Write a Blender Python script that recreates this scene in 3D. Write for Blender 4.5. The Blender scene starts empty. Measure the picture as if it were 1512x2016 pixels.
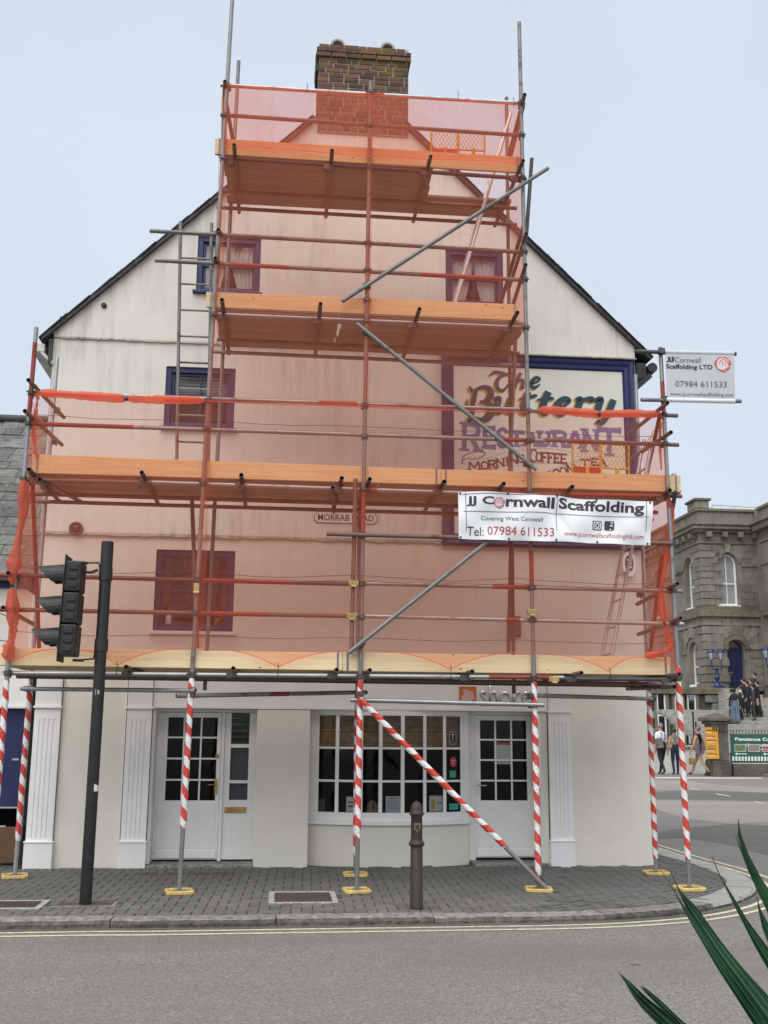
import bpy, bmesh, math, random
from mathutils import Vector, Matrix
random.seed(7)
R = math.radians
S = bpy.context.scene
COL = S.collection

# ---------------------------------------------------------------- camera
CAM_LOC = Vector((0.0, -13.65, 1.65))
PITCH, YAW, ROLL, FPX = R(11.5), R(5.5), R(0.45), 2100.0
FW = Vector((math.sin(YAW)*math.cos(PITCH), math.cos(YAW)*math.cos(PITCH), math.sin(PITCH)))
_rt = Vector((math.cos(YAW), -math.sin(YAW), 0)); _up = _rt.cross(FW)
RT = _rt*math.cos(ROLL) + _up*math.sin(ROLL)
UP = -_rt*math.sin(ROLL) + _up*math.cos(ROLL)
cam_d = bpy.data.cameras.new('camera'); cam = bpy.data.objects.new('camera', cam_d); COL.objects.link(cam)
cam.matrix_world = Matrix(((RT.x, UP.x, -FW.x, CAM_LOC.x), (RT.y, UP.y, -FW.y, CAM_LOC.y), (RT.z, UP.z, -FW.z, CAM_LOC.z), (0, 0, 0, 1)))
cam_d.sensor_fit = 'VERTICAL'; cam_d.sensor_height = 36.0; cam_d.lens = 36.0*FPX/2016.0
cam_d.clip_start = 0.05; cam_d.clip_end = 3000
S.camera = cam

# ---------------------------------------------------------------- overcast sky and soft sun
SUN_EL, SUN_AZ = R(55), R(205)     # azimuth clockwise from +Y: behind and left of the viewer
w = bpy.data.worlds.new('World'); S.world = w; w.use_nodes = True
nt = w.node_tree; nt.nodes.clear()
out = nt.nodes.new('ShaderNodeOutputWorld'); bg = nt.nodes.new('ShaderNodeBackground')
sky = nt.nodes.new('ShaderNodeTexSky'); sky.sky_type = 'NISHITA'; sky.sun_disc = False
sky.sun_elevation = SUN_EL; sky.sun_rotation = SUN_AZ; sky.air_density = 1.0; sky.dust_density = 3.0
tc = nt.nodes.new('ShaderNodeTexCoord'); sep = nt.nodes.new('ShaderNodeSeparateXYZ')
nt.links.new(tc.outputs['Generated'], sep.inputs[0])
rmp = nt.nodes.new('ShaderNodeValToRGB')      # stratus layer, a little brighter overhead
rmp.color_ramp.elements[0].position = 0.0; rmp.color_ramp.elements[0].color = (0.585, 0.655, 0.735, 1)
rmp.color_ramp.elements[1].position = 1.0; rmp.color_ramp.elements[1].color = (1.25, 1.25, 1.22, 1)
e2 = rmp.color_ramp.elements.new(0.6); e2.color = (0.585, 0.65, 0.74, 1)
nt.links.new(sep.outputs['Z'], rmp.inputs[0])
nz = nt.nodes.new('ShaderNodeTexNoise'); nz.inputs['Scale'].default_value = 1.7; nz.inputs['Detail'].default_value = 4
nt.links.new(tc.outputs['Generated'], nz.inputs['Vector'])
mr = nt.nodes.new('ShaderNodeMapRange'); mr.inputs['From Min'].default_value = .3; mr.inputs['From Max'].default_value = .7
mr.inputs['To Min'].default_value = 8.2; mr.inputs['To Max'].default_value = 9.5
nt.links.new(nz.outputs['Fac'], mr.inputs['Value'])
vm = nt.nodes.new('ShaderNodeVectorMath'); vm.operation = 'SCALE'
nt.links.new(rmp.outputs['Color'], vm.inputs[0]); nt.links.new(mr.outputs[0], vm.inputs['Scale'])
mx = nt.nodes.new('ShaderNodeMixRGB'); mx.inputs['Fac'].default_value = 0.88
nt.links.new(sky.outputs[0], mx.inputs['Color1']); nt.links.new(vm.outputs[0], mx.inputs['Color2'])
nt.links.new(mx.outputs[0], bg.inputs['Color']); bg.inputs['Strength'].default_value = 0.08
nt.links.new(bg.outputs[0], out.inputs[0])
sl = bpy.data.lights.new('sun', 'SUN'); sl.energy = 1.5; sl.angle = R(70); sl.color = (1.0, 0.97, 0.92)
sun = bpy.data.objects.new('sun', sl); COL.objects.link(sun); sun.location = (-5, -20, 25)
sd = Vector((math.sin(SUN_AZ)*math.cos(SUN_EL), math.cos(SUN_AZ)*math.cos(SUN_EL), math.sin(SUN_EL)))
sun.rotation_euler = sd.to_track_quat('Z', 'Y').to_euler()
S.view_settings.view_transform = 'Standard'; S.view_settings.look = 'None'
S.view_settings.exposure = 0.80; S.view_settings.gamma = 1.0; S.view_settings.use_curve_mapping = False
S.render.engine = 'CYCLES'
S.cycles.max_bounces = 8; S.cycles.transparent_max_bounces = 16

# ---------------------------------------------------------------- survey helpers
def ray(px, py): return RT*((px-756)/FPX) - UP*((py-1008)/FPX) + FW
def W(px, py, Y):                      # surveyed point on the vertical plane y = Y
    d = ray(px, py); return CAM_LOC + d*((Y-CAM_LOC.y)/d.y)
def G(px, py, z=0.0):                  # surveyed point on the level z
    d = ray(px, py); return CAM_LOC + d*((z-CAM_LOC.z)/d.z)

# ---------------------------------------------------------------- mesh helpers
class MB:
    def __init__(s): s.v = []; s.f = []; s.m = []; s.uv = {}; s.sm = []
    def add(s, vs, fs, mi=0, uv=None, smooth=False):
        o = len(s.v); s.v += [tuple(p) for p in vs]
        for k, f in enumerate(fs):
            if uv: s.uv[len(s.f)] = uv[k]
            s.f.append(tuple(i+o for i in f)); s.m.append(mi); s.sm.append(smooth)
        return s
    def box(s, x0, x1, y0, y1, z0, z1, mi=0):
        vs = [(x0,y0,z0),(x1,y0,z0),(x1,y1,z0),(x0,y1,z0),(x0,y0,z1),(x1,y0,z1),(x1,y1,z1),(x0,y1,z1)]
        return s.add(vs, [(0,3,2,1),(4,5,6,7),(0,1,5,4),(1,2,6,5),(2,3,7,6),(3,0,4,7)], mi)
    def obox(s, c, ax, ay, az, hx, hy, hz, mi=0):
        c = Vector(c); vs = []
        for k in (-1, 1):
            for (i, j) in ((-1,-1),(1,-1),(1,1),(-1,1)): vs.append(c + ax*hx*i + ay*hy*j + az*hz*k)
        return s.add(vs, [(0,3,2,1),(4,5,6,7),(0,1,5,4),(1,2,6,5),(2,3,7,6),(3,0,4,7)], mi)
    def bar(s, p0, p1, w, h, up=Vector((0,0,1)), mi=0):      # rectangular bar from p0 to p1
        p0 = Vector(p0); p1 = Vector(p1); d = (p1-p0); L = d.length; d.normalize()
        r = d.cross(up).normalized(); u = r.cross(d)
        return s.obox((p0+p1)/2, d, r, u, L/2, w/2, h/2, mi)
    def tube(s, pts, r, n=10, cap=True, mi=0, uvs=False, hollow=0.0):
        pts = [Vector(p) for p in pts]; rs = r if isinstance(r, (list, tuple)) else [r]*len(pts)
        d0 = (pts[1]-pts[0]).normalized()
        a = Vector((0,0,1)) if abs(d0.z) < .9 else Vector((1,0,0))
        u = d0.cross(a).normalized(); vv = d0.cross(u)
        vs = []; fs = []; uv = []; L = 0
        Ls = [0]
        for i, p in enumerate(pts):
            if i: L += (pts[i]-pts[i-1]).length; Ls.append(L)
            t = (pts[min(i+1, len(pts)-1)]-pts[max(i-1, 0)]).normalized()
            u = (u - t*u.dot(t)).normalized(); vv = t.cross(u)
            for k in range(n):
                an = 2*math.pi*k/n; vs.append(p + (u*math.cos(an)+vv*math.sin(an))*rs[i])
        for i in range(len(pts)-1):
            for k in range(n):
                k2 = (k+1) % n
                fs.append((i*n+k, i*n+k2, (i+1)*n+k2, (i+1)*n+k))
                uv.append([(k/n, Ls[i]), ((k+1)/n, Ls[i]), ((k+1)/n, Ls[i+1]), (k/n, Ls[i+1])])
        s.add(vs, fs, mi, uv if uvs else None, True)
        if cap:
            if hollow:                      # open tube end with a dark bore
                for e, i in ((0, 0), (1, len(pts)-1)):
                    t = (pts[1]-pts[0]).normalized() if e == 0 else (pts[-2]-pts[-1]).normalized()
                    ring = [Vector(vs[i*n+k]) for k in range(n)]
                    inn = [pts[i]+(q-pts[i])*hollow for q in ring]; deep = [q+t*.12 for q in inn]
                    q = ring+inn+deep
                    ff = [(k, (k+1) % n, n+(k+1) % n, n+k) for k in range(n)] + [(n+k, n+(k+1) % n, 2*n+(k+1) % n, 2*n+k) for k in range(n)] + [tuple(range(2*n, 3*n))]
                    s.add(q, ff, mi)
            else:
                s.add([vs[k] for k in range(n)], [tuple(range(n))[::-1]], mi); b = (len(pts)-1)*n
                s.add([vs[b+k] for k in range(n)], [tuple(range(n))], mi)
        return s
    def lathe(s, prof, c, n=16, axis=Vector((0,0,1)), mi=0, smooth=True, cap=True):
        c = Vector(c); axis = axis.normalized(); a = Vector((1,0,0)) if abs(axis.x) < .9 else Vector((0,1,0))
        u = axis.cross(a).normalized(); v = axis.cross(u); vs = []; fs = []
        for (r, h) in prof:
            for k in range(n):
                an = 2*math.pi*k/n; vs.append(c + axis*h + (u*math.cos(an)+v*math.sin(an))*r)
        for i in range(len(prof)-1):
            for k in range(n): fs.append((i*n+k, i*n+(k+1) % n, (i+1)*n+(k+1) % n, (i+1)*n+k))
        s.add(vs, fs, mi, None, smooth)
        if cap:
            s.add(vs[:n], [tuple(range(n))[::-1]], mi); s.add(vs[-n:], [tuple(range(n))], mi)
        return s
    def prism(s, poly, a0, a1, f, mi=0):   # 2-D polygon extruded; f(u, v, a) gives the point
        n = len(poly); vs = [f(u, v, a0) for u, v in poly] + [f(u, v, a1) for u, v in poly]
        fs = [tuple(range(n))[::-1], tuple(range(n, 2*n))] + [(i, (i+1) % n, n+(i+1) % n, n+i) for i in range(n)]
        return s.add(vs, fs, mi)
    def quad(s, a, b, c, d, mi=0): return s.add([a, b, c, d], [(0,1,2,3)], mi)
    def grid(s, fn, nu, nv, mi=0, smooth=True):
        vs = [fn(i/nu, j/nv) for j in range(nv+1) for i in range(nu+1)]
        fs = []; uv = []
        for j in range(nv):
            for i in range(nu):
                a = j*(nu+1)+i; fs.append((a, a+1, a+nu+2, a+nu+1))
                uv.append([(i/nu, j/nv), ((i+1)/nu, j/nv), ((i+1)/nu, (j+1)/nv), (i/nu, (j+1)/nv)])
        return s.add(vs, fs, mi, uv, smooth)
    def mesh(s, name, mats, fix=True):
        me = bpy.data.meshes.new(name); me.from_pydata(s.v, [], s.f)
        for m in (mats if isinstance(mats, (list, tuple)) else [mats]): me.materials.append(m)
        me.polygons.foreach_set('material_index', s.m); me.polygons.foreach_set('use_smooth', s.sm)
        if s.uv:
            ul = me.uv_layers.new(name='UVMap')
            for i, p in enumerate(me.polygons):
                if i in s.uv:
                    for k, li in enumerate(p.loop_indices): ul.data[li].uv = s.uv[i][k]
        if fix:
            bm = bmesh.new(); bm.from_mesh(me); bmesh.ops.recalc_face_normals(bm, faces=bm.faces); bm.to_mesh(me); bm.free()
        return me
    def build(s, name, mats, parent=None, bevel=0.0, fix=True):
        o = link(name, s.mesh(name, mats, fix), parent)
        if bevel:
            b = o.modifiers.new('bevel', 'BEVEL'); b.width = bevel; b.segments = 2; b.limit_method = 'ANGLE'; b.angle_limit = R(40)
        return o
def link(name, data, parent=None):
    o = bpy.data.objects.new(name, data); COL.objects.link(o)
    if parent is not None:
        o.parent = parent; o.matrix_parent_inverse = abs_matrix(parent).inverted()
    return o
def abs_matrix(o):
    m = Matrix.LocRotScale(o.location, o.rotation_euler, o.scale)
    return m if o.parent is None else abs_matrix(o.parent) @ o.matrix_parent_inverse @ m
def tag(o, label=None, cat=None, group=None, kind=None):
    if label: o['label'] = label
    if cat: o['category'] = cat
    if group: o['group'] = group
    if kind: o['kind'] = kind
    return o
def thing(name, loc, label, cat, group=None):
    o = bpy.data.objects.new(name, None); COL.objects.link(o); o.location = loc; o.empty_display_size = .2
    return tag(o, label, cat, group)
def unit_box(name, mats, bevel=.04):
    bm = bmesh.new(); bmesh.ops.create_cube(bm, size=1.0)
    if bevel: bmesh.ops.bevel(bm, geom=list(bm.edges), offset=bevel, segments=1, affect='EDGES', profile=.7)
    me = bpy.data.meshes.new(name); bm.to_mesh(me); bm.free()
    for m in (mats if isinstance(mats, (list, tuple)) else [mats]): me.materials.append(m)
    return me
def piece(name, me, c, size, parent, rot=(0,0,0)):
    o = bpy.data.objects.new(name, me); COL.objects.link(o); o.location = c; o.scale = size; o.rotation_euler = rot
    o.parent = parent; o.matrix_parent_inverse = abs_matrix(parent).inverted(); return o

# ---------------------------------------------------------------- lettering
def text_mesh(name, body, width, height, mat, fn, parent, bold=0.0, shear=0.0, depth=.0015, align='L', spacing=1.0):
    """flat letters fitted to width x height; fn(u, v, d) places them (u right, v up, d proud)"""
    cu = bpy.data.curves.new(name, 'FONT'); cu.body = body; cu.size = 1.0; cu.offset = bold; cu.shear = shear; cu.space_character = spacing
    cu.resolution_u = 3
    to = bpy.data.objects.new('tmp_text', cu); COL.objects.link(to)
    dg = bpy.context.evaluated_depsgraph_get(); me = bpy.data.meshes.new_from_object(to.evaluated_get(dg)); bpy.data.objects.remove(to)
    xs = [v.co.x for v in me.vertices]; ys = [v.co.y for v in me.vertices]
    x0, x1, y0, y1 = min(xs), max(xs), min(ys), max(ys)
    sx = width/(x1-x0); sy = height/(y1-y0) if height else sx
    for v in me.vertices: v.co = Vector(fn((v.co.x-x0)*sx, (v.co.y-y0)*sy, depth))
    me.materials.clear(); me.materials.append(mat); me.name = name
    return link(name, me, parent)
def ribbon(mb, pts, w, fn, d, mi=0, close=False):
    """brush stroke: pts (u, v), w a width or list of widths; rounded by Catmull-Rom"""
    P = [Vector((p[0], p[1])) for p in pts]; ws = list(w) if isinstance(w, (list, tuple)) else [w]*len(P)
    Q = []; QW = []
    if len(P) == 2: Q = P; QW = ws
    else:
        for i in range(len(P)-1):
            a, b, c, e = P[max(i-1,0)], P[i], P[i+1], P[min(i+2,len(P)-1)]
            for k in range(5):
                t = k/5; Q.append(.5*((2*b)+(c-a)*t+(2*a-5*b+4*c-e)*t*t+(3*b-a-3*c+e)*t**3)); QW.append(ws[i]+(ws[i+1]-ws[i])*t)
        Q.append(P[-1]); QW.append(ws[-1])
    vs = []
    for i, q in enumerate(Q):
        t = (Q[min(i+1,len(Q)-1)]-Q[max(i-1,0)]); t = t.normalized() if t.length else Vector((1,0)); nrm = Vector((-t.y, t.x))*QW[i]/2
        vs += [fn(q.x+nrm.x, q.y+nrm.y, d), fn(q.x-nrm.x, q.y-nrm.y, d)]
    mb.add(vs, [(2*i, 2*i+1, 2*i+3, 2*i+2) for i in range(len(Q)-1)], mi)
SLAB = {   # western slab capitals, strokes in a 1 x 1 cell: (points, serif at start, serif at end)
 'R': [([(.2,0),(.2,1)],1,1), ([(.2,.95),(.55,.97),(.8,.85),(.78,.6),(.5,.5),(.2,.5)],0,0), ([(.5,.5),(.82,0)],0,1)],
 'E': [([(.2,0),(.2,1)],1,1), ([(.2,.95),(.85,.95)],0,2), ([(.2,.5),(.65,.5)],0,2), ([(.2,.05),(.88,.05)],0,2)],
 'F': [([(.2,0),(.2,1)],1,1), ([(.2,.95),(.85,.95)],0,2), ([(.2,.5),(.65,.5)],0,2)],
 'S': [([(.82,.75),(.7,.93),(.45,.97),(.2,.82),(.25,.6),(.5,.5),(.78,.4),(.82,.2),(.55,.02),(.3,.06),(.15,.25)],0,0)],
 'T': [([(.5,0),(.5,1)],1,0), ([(.05,.94),(.95,.94)],2,2)],
 'A': [([(.12,0),(.5,1)],1,0), ([(.88,0),(.5,1)],1,0), ([(.27,.35),(.73,.35)],0,0)],
 'U': [([(.18,1),(.18,.3),(.3,.06),(.55,.02),(.75,.12),(.82,.35),(.82,1)],1,1)],
 'N': [([(.15,0),(.15,1)],1,1), ([(.15,1),(.85,0)],0,0), ([(.85,0),(.85,1)],0,1)],
 'M': [([(.1,0),(.16,1)],1,0), ([(.16,1),(.5,.15)],0,0), ([(.5,.15),(.84,1)],0,0), ([(.84,1),(.9,0)],0,1)],
 'O': [([(.5,.98),(.2,.85),(.1,.5),(.2,.15),(.5,.02),(.8,.15),(.9,.5),(.8,.85),(.5,.98)],0,0)],
 'I': [([(.5,0),(.5,1)],1,1)],
 'G': [([(.85,.75),(.7,.94),(.4,.96),(.13,.7),(.12,.3),(.4,.03),(.7,.06),(.85,.25),(.85,.45)],0,1)],
 'C': [([(.85,.75),(.7,.94),(.4,.96),(.13,.7),(.12,.3),(.4,.03),(.7,.06),(.88,.25)],0,0)],
}
def slab(mb, ch, x, y, w, h, sw, fn, d, mi=0, rot=0.0):
    if ch not in SLAB: return
    c, s_ = math.cos(rot), math.sin(rot)
    def pos(p): return (x + (p[0]*w)*c - (p[1]*h)*s_, y + (p[0]*w)*s_ + (p[1]*h)*c)
    k = 0
    for pts, s0, s1 in SLAB[ch]:
        k += 1
        ribbon(mb, [pos(p) for p in pts], sw if len(pts) == 2 else sw*.92, fn, d+.00012*k, mi)
        for s1_, p in ((s0, pts[0]), (s1, pts[-1])):
            k += 1
            if s1_ == 1: ribbon(mb, [pos((p[0]-.6*sw/w-.09, p[1])), pos((p[0]+.6*sw/w+.09, p[1]))], sw*.55, fn, d+.00012*k, mi)
            if s1_ == 2: ribbon(mb, [pos((p[0], p[1]-.13)), pos((p[0], p[1]+.13))], sw*.6, fn, d+.00012*k, mi)
# ---------------------------------------------------------------- materials
def srgb(r, g, b):
    f = lambda c: (c/255/12.92) if c/255 <= .04045 else ((c/255+.055)/1.055)**2.4
    return (f(r), f(g), f(b))
class N:
    def __init__(s, name):
        s.m = bpy.data.materials.new(name); s.m.use_nodes = True; s.t = s.m.node_tree; s.t.nodes.clear()
        s.o = s.t.nodes.new('ShaderNodeOutputMaterial')
        s.b = s.t.nodes.new('ShaderNodeBsdfPrincipled'); s.t.links.new(s.b.outputs[0], s.o.inputs[0])
        s._c = None
    def n(s, kind, **k):
        x = s.t.nodes.new('ShaderNode'+kind)
        for a, b in k.items():
            if hasattr(x, a): setattr(x, a, b)
            else: x.inputs[a.replace('_', ' ')].default_value = b
        return x
    def l(s, a, b): s.t.links.new(a, b)
    def co(s, space='Object', scale=(1,1,1)):
        c = s.n('TexCoord'); mp = s.n('Mapping'); mp.inputs['Scale'].default_value = scale
        s.l(c.outputs[space], mp.inputs[0]); return mp.outputs[0]
    def noise(s, scale, detail=4, rough=.6, vec=None, lo=.3, hi=.7):
        x = s.n('TexNoise', Scale=scale, Detail=detail, Roughness=rough); s.l(vec or s.co(), x.inputs['Vector'])
        m = s.n('MapRange'); m.inputs['From Min'].default_value = lo; m.inputs['From Max'].default_value = hi
        s.l(x.outputs['Fac'], m.inputs['Value']); return m.outputs[0]
    def mix(s, fac, a, b, mode='MIX'):
        x = s.n('MixRGB', blend_type=mode)
        for sock, v in ((x.inputs['Fac'], fac), (x.inputs['Color1'], a), (x.inputs['Color2'], b)):
            if isinstance(v, (int, float)): sock.default_value = v
            elif isinstance(v, tuple): sock.default_value = (*v[:3], 1)
            else: s.l(v, sock)
        return x.outputs[0]
    def math(s, op, a, b=0.0):
        x = s.n('Math', operation=op)
        for sock, v in ((x.inputs[0], a), (x.inputs[1], b)):
            if isinstance(v, (int, float)): sock.default_value = v
            else: s.l(v, sock)
        return x.outputs[0]
    def rand(s): return s.n('ObjectInfo').outputs['Random']
    def col(s, c):
        if isinstance(c, tuple): s.b.inputs['Base Color'].default_value = (*c[:3], 1)
        else: s.l(c, s.b.inputs['Base Color'])
        return s
    def set(s, rough=.6, metal=0.0, spec=.5):
        for nm, v in (('Roughness', rough), ('Metallic', metal), ('Specular IOR Level', spec)):
            if isinstance(v, (int, float)): s.b.inputs[nm].default_value = v
            else: s.l(v, s.b.inputs[nm])
        return s
    def bump(s, h, dist=.01, strength=.6):
        x = s.n('Bump', Strength=strength, Distance=dist); s.l(h, x.inputs['Height']); s.l(x.outputs[0], s.b.inputs['Normal']); return s
def plain(name, c, rough=.55, metal=0.0, var=.12, scale=6.0, bump=0.0, bscale=60.0, dist=.004, rnd=0.0):
    """paint or metal with a little mottling, speckle and relief"""
    k = N(name); d = tuple(x*(1-var) for x in c); u = tuple(min(1, x*(1+var)) for x in c)
    co = k.co('Object')
    cc = k.mix(k.noise(scale, 5, .65, co), d, u)
    if rnd:
        m = k.n('MapRange'); m.inputs['To Min'].default_value = 1-rnd; m.inputs['To Max'].default_value = 1+rnd; k.l(k.rand(), m.inputs['Value'])
        cc = k.mix(1.0, cc, m.outputs[0], 'MULTIPLY')
    k.col(cc)
    r = k.n('MapRange'); r.inputs['To Min'].default_value = max(.03, rough-.12); r.inputs['To Max'].default_value = min(1, rough+.12)
    k.l(k.noise(scale*2.3, 3, .6, co), r.inputs['Value']); k.set(r.outputs[0], metal)
    if bump: k.bump(k.noise(bscale, 4, .6, co), dist, bump)
    return k.m

def wall_mat(name, base, dirt, amount, band=None):
    k = N(name); co = k.co('Object'); st = k.co('Object', (5.0, 5.0, .55)); st2 = k.co('Object', (22, 22, 1.6))
    big = k.noise(.55, 3, .6, co, .42, .66); streak = k.noise(1.6, 6, .7, st, .46, .74); fine = k.noise(1.3, 5, .7, st2, .5, .8)
    f = k.math('MULTIPLY', k.math('MULTIPLY', big, streak), amount)
    f = k.math('ADD', f, k.math('MULTIPLY', k.math('MULTIPLY', fine, big), amount*.5))
    c = k.mix(k.noise(3.0, 4, .6, co), tuple(x*.94 for x in base), base)
    c = k.mix(f, c, dirt)
    sp = k.noise(45, 2, .5, co, .70, .78); c = k.mix(k.math('MULTIPLY', sp, .35*amount), c, (.12, .11, .08))
    k.col(c).set(.72, 0, .3)
    k.bump(k.noise(26, 6, .7, co), .012, .16); return k.m
M = {}
M['wall_upper'] = wall_mat('render_weathered', (.72, .705, .645), (.26, .25, .20), .70)
M['wall_lower'] = wall_mat('render_clean', (.73, .71, .64), (.36, .33, .26), .22)
M['wall_shop'] = wall_mat('render_cream', (.81, .775, .67), (.38, .34, .25), .16)
M['dirty_lip'] = wall_mat('render_chipped', (.45, .43, .35), (.07, .06, .045), 1.6)
M['white'] = plain('white_gloss_paint', (.87, .86, .85), .35, var=.04, scale=2.5, bump=.15, bscale=30)
M['white_dull'] = plain('white_paint_dusty', (.78, .77, .75), .5, var=.06, scale=2.0, bump=.15, bscale=30)
M['blue'] = plain('navy_paint', (.008, .018, .095), .4, var=.25, scale=7, bump=.25, bscale=40)
M['blue_far'] = plain('blue_door_paint', (.010, .018, .085), .45, var=.2)
M['blue_lamp'] = plain('blue_lamp_paint', (.012, .024, .12), .45, var=.2)
M['slate'] = plain('slate', (.105, .112, .115), .7, var=.35, scale=9, bump=.5, bscale=45, rnd=.30)
M['slate_edge'] = plain('slate_verge', (.052, .054, .056), .75, var=.4, scale=12, bump=.5, bscale=40, rnd=.25)
def lichen_slate():
    k = N('slate_lichen'); co = k.co('Object')
    m = k.n('MapRange'); m.inputs['To Min'].default_value = .65; m.inputs['To Max'].default_value = 1.35; k.l(k.rand(), m.inputs['Value'])
    gco = k.n('NewGeometry').outputs['Position']
    c = k.mix(k.noise(7, 5, .7, gco), (.085, .09, .088), (.19, .195, .185)); c = k.mix(1.0, c, m.outputs[0], 'MULTIPLY')
    c = k.mix(k.noise(28, 4, .7, gco, .60, .70), c, (.42, .43, .40)); c = k.mix(k.noise(6, 4, .7, gco, .58, .75), c, (.19, .17, .09))
    k.col(c).set(.85, 0, .3).bump(k.noise(35, 5, .7, gco), .008, .6); return k.m
M['slate_lichen'] = lichen_slate()
def brick_mat():
    k = N('chimney_brick'); g = k.n('NewGeometry').outputs['Position']; r = k.rand()
    cr = k.n('ValToRGB'); cr.color_ramp.elements[0].color = (.07, .048, .038, 1); cr.color_ramp.elements[1].color = (.26, .125, .08, 1)
    e = cr.color_ramp.elements.new(.35); e.color = (.135, .078, .056, 1); e = cr.color_ramp.elements.new(.7); e.color = (.20, .10, .068, 1)
    k.l(r, cr.inputs[0])
    c = k.mix(k.noise(30, 4, .7, g), cr.outputs[0], k.mix(.5, cr.outputs[0], (.07, .055, .045)))
    c = k.mix(k.math('MULTIPLY', k.noise(2.6, 5, .75, g, .50, .64), .85), c, (.17, .135, .035))
    c = k.mix(k.math('MULTIPLY', k.noise(9, 4, .7, g, .62, .72), .5), c, (.05, .05, .05))
    k.col(c).set(.9, 0, .25).bump(k.noise(90, 4, .7, g), .006, .6); return k.m
M['brick'] = brick_mat()
M['mortar'] = plain('lime_mortar', (.36, .34, .30), .9, var=.35, scale=14, bump=.6, bscale=60)
M['asphalt'] = None
def asphalt(name, lo, hi, patch):
    k = N(name); g = k.co('Object')
    c = k.mix(k.noise(80, 4, .8, g, .34, .66), lo, hi)
    v = k.n('TexVoronoi', Scale=72.0); k.l(g, v.inputs['Vector'])
    m = k.n('MapRange'); m.inputs['From Min'].default_value = .05; m.inputs['From Max'].default_value = .95; m.inputs['To Min'].default_value = .72; m.inputs['To Max'].default_value = 1.30
    sp = k.n('SeparateXYZ'); k.l(v.outputs['Color'], sp.inputs[0]); k.l(sp.outputs[0], m.inputs['Value'])
    c = k.mix(1.0, c, m.outputs[0], 'MULTIPLY')
    c = k.mix(k.math('MULTIPLY', k.noise(60, 2, .6, g, .62, .68), .6), c, tuple(x*.35 for x in lo))
    c = k.mix(k.math('MULTIPLY', k.noise(70, 2, .6, g, .64, .70), .6), c, tuple(min(1, x*1.7) for x in hi))
    c = k.mix(k.math('MULTIPLY', k.noise(.55, 4, .6, k.co('Object', (.35, 1.4, 1)), .42, .66), .55), c, tuple(x*.80 for x in patch))
    c = k.mix(k.math('MULTIPLY', k.noise(2.8, 5, .7, g, .64, .72), .3), c, tuple(x*.6 for x in lo))
    k.col(c).set(.9, 0, .25).bump(k.noise(55, 3, .7, g), .012, .7); return k.m
M['asphalt'] = asphalt('asphalt', (.165, .155, .147), (.27, .256, .243), (.205, .192, .178))
M['asphalt_dark'] = asphalt('asphalt_patch', (.105, .10, .096), (.175, .168, .16), (.135, .13, .124))
M['asphalt_pale'] = asphalt('asphalt_pale', (.24, .225, .20), (.34, .32, .285), (.28, .26, .23))
def paver_mat():
    k = N('grey_paver'); g = k.n('NewGeometry').outputs['Position']
    m = k.n('MapRange'); m.inputs['To Min'].default_value = .86; m.inputs['To Max'].default_value = 1.14; k.l(k.rand(), m.inputs['Value'])
    c = k.mix(k.noise(60, 3, .7, g), (.112, .108, .103), (.172, .166, .158))
    c = k.mix(k.math('MULTIPLY', k.noise(1.1, 4, .6, g, .45, .7), .5), c, (.085, .082, .072))
    c = k.mix(k.math('MULTIPLY', k.noise(11, 4, .7, g, .66, .70), .8), c, (.24, .23, .21))
    c = k.mix(1.0, c, m.outputs[0], 'MULTIPLY'); k.col(c).set(.85, 0, .3).bump(k.noise(130, 3, .7, g), .005, .5); return k.m
M['paver'] = paver_mat()
M['sand'] = plain('jointing_sand', (.072, .068, .062), .95, var=.3, scale=12, bump=.5, bscale=90)
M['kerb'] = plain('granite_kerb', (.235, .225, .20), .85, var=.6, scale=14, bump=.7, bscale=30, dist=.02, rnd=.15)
M['kerb_face'] = plain('kerb_face_grime_shade', (.095, .088, .076), .9, var=.6, scale=14, bump=.7, bscale=30, dist=.02, rnd=.2)  # front faces: grime, plus the shade of the upright face put into the colour
M['kerb_pale'] = plain('pale_granite_kerb', (.33, .325, .30), .85, var=.3, scale=20, bump=.6, bscale=35, dist=.015, rnd=.1)
M['yellow_line'] = plain('yellow_road_paint', (.56, .51, .35), .85, var=.4, scale=25, bump=.4, bscale=100)
M['white_line'] = plain('white_road_paint', (.62, .61, .56), .8, var=.25, scale=12)
M['cover_iron'] = plain('rusty_iron_cover', (.075, .055, .046), .8, var=.4, scale=20, bump=.7, bscale=90)
M['granite'] = None
def granite(name, a, b, dark, lich):
    k = N(name); g = k.n('NewGeometry').outputs['Position']
    m = k.n('MapRange'); m.inputs['To Min'].default_value = .85; m.inputs['To Max'].default_value = 1.15; k.l(k.rand(), m.inputs['Value'])
    c = k.mix(k.noise(3.5, 5, .7, g), a, b); c = k.mix(k.noise(.5, 5, .7, g, .48, .72), c, dark)
    st = k.n('Mapping'); st.inputs['Scale'].default_value = (3, 3, .35); k.l(g, st.inputs[0])
    c = k.mix(k.math('MULTIPLY', k.noise(1.0, 5, .7, st.outputs[0], .52, .72), .6), c, dark)
    c = k.mix(k.math('MULTIPLY', k.noise(1.2, 5, .7, g, .60, .74), lich), c, (.26, .19, .06))
    c = k.mix(1.0, c, m.outputs[0], 'MULTIPLY'); k.col(c).set(.9, 0, .2).bump(k.noise(9, 6, .75, g), .06, .6); return k.m
M['granite'] = granite('granite_ashlar', (.225, .207, .172), (.315, .285, .235), (.125, .115, .096), .14)
M['granite_joint'] = plain('granite_joint', (.085, .08, .066), .95, var=.2)
M['granite_lichen'] = granite('granite_lichened', (.175, .155, .108), (.25, .22, .16), (.09, .08, .06), .8)
M['granite_grey'] = granite('granite_rockfaced', (.20, .20, .19), (.34, .335, .32), (.10, .10, .095), .05)
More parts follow.
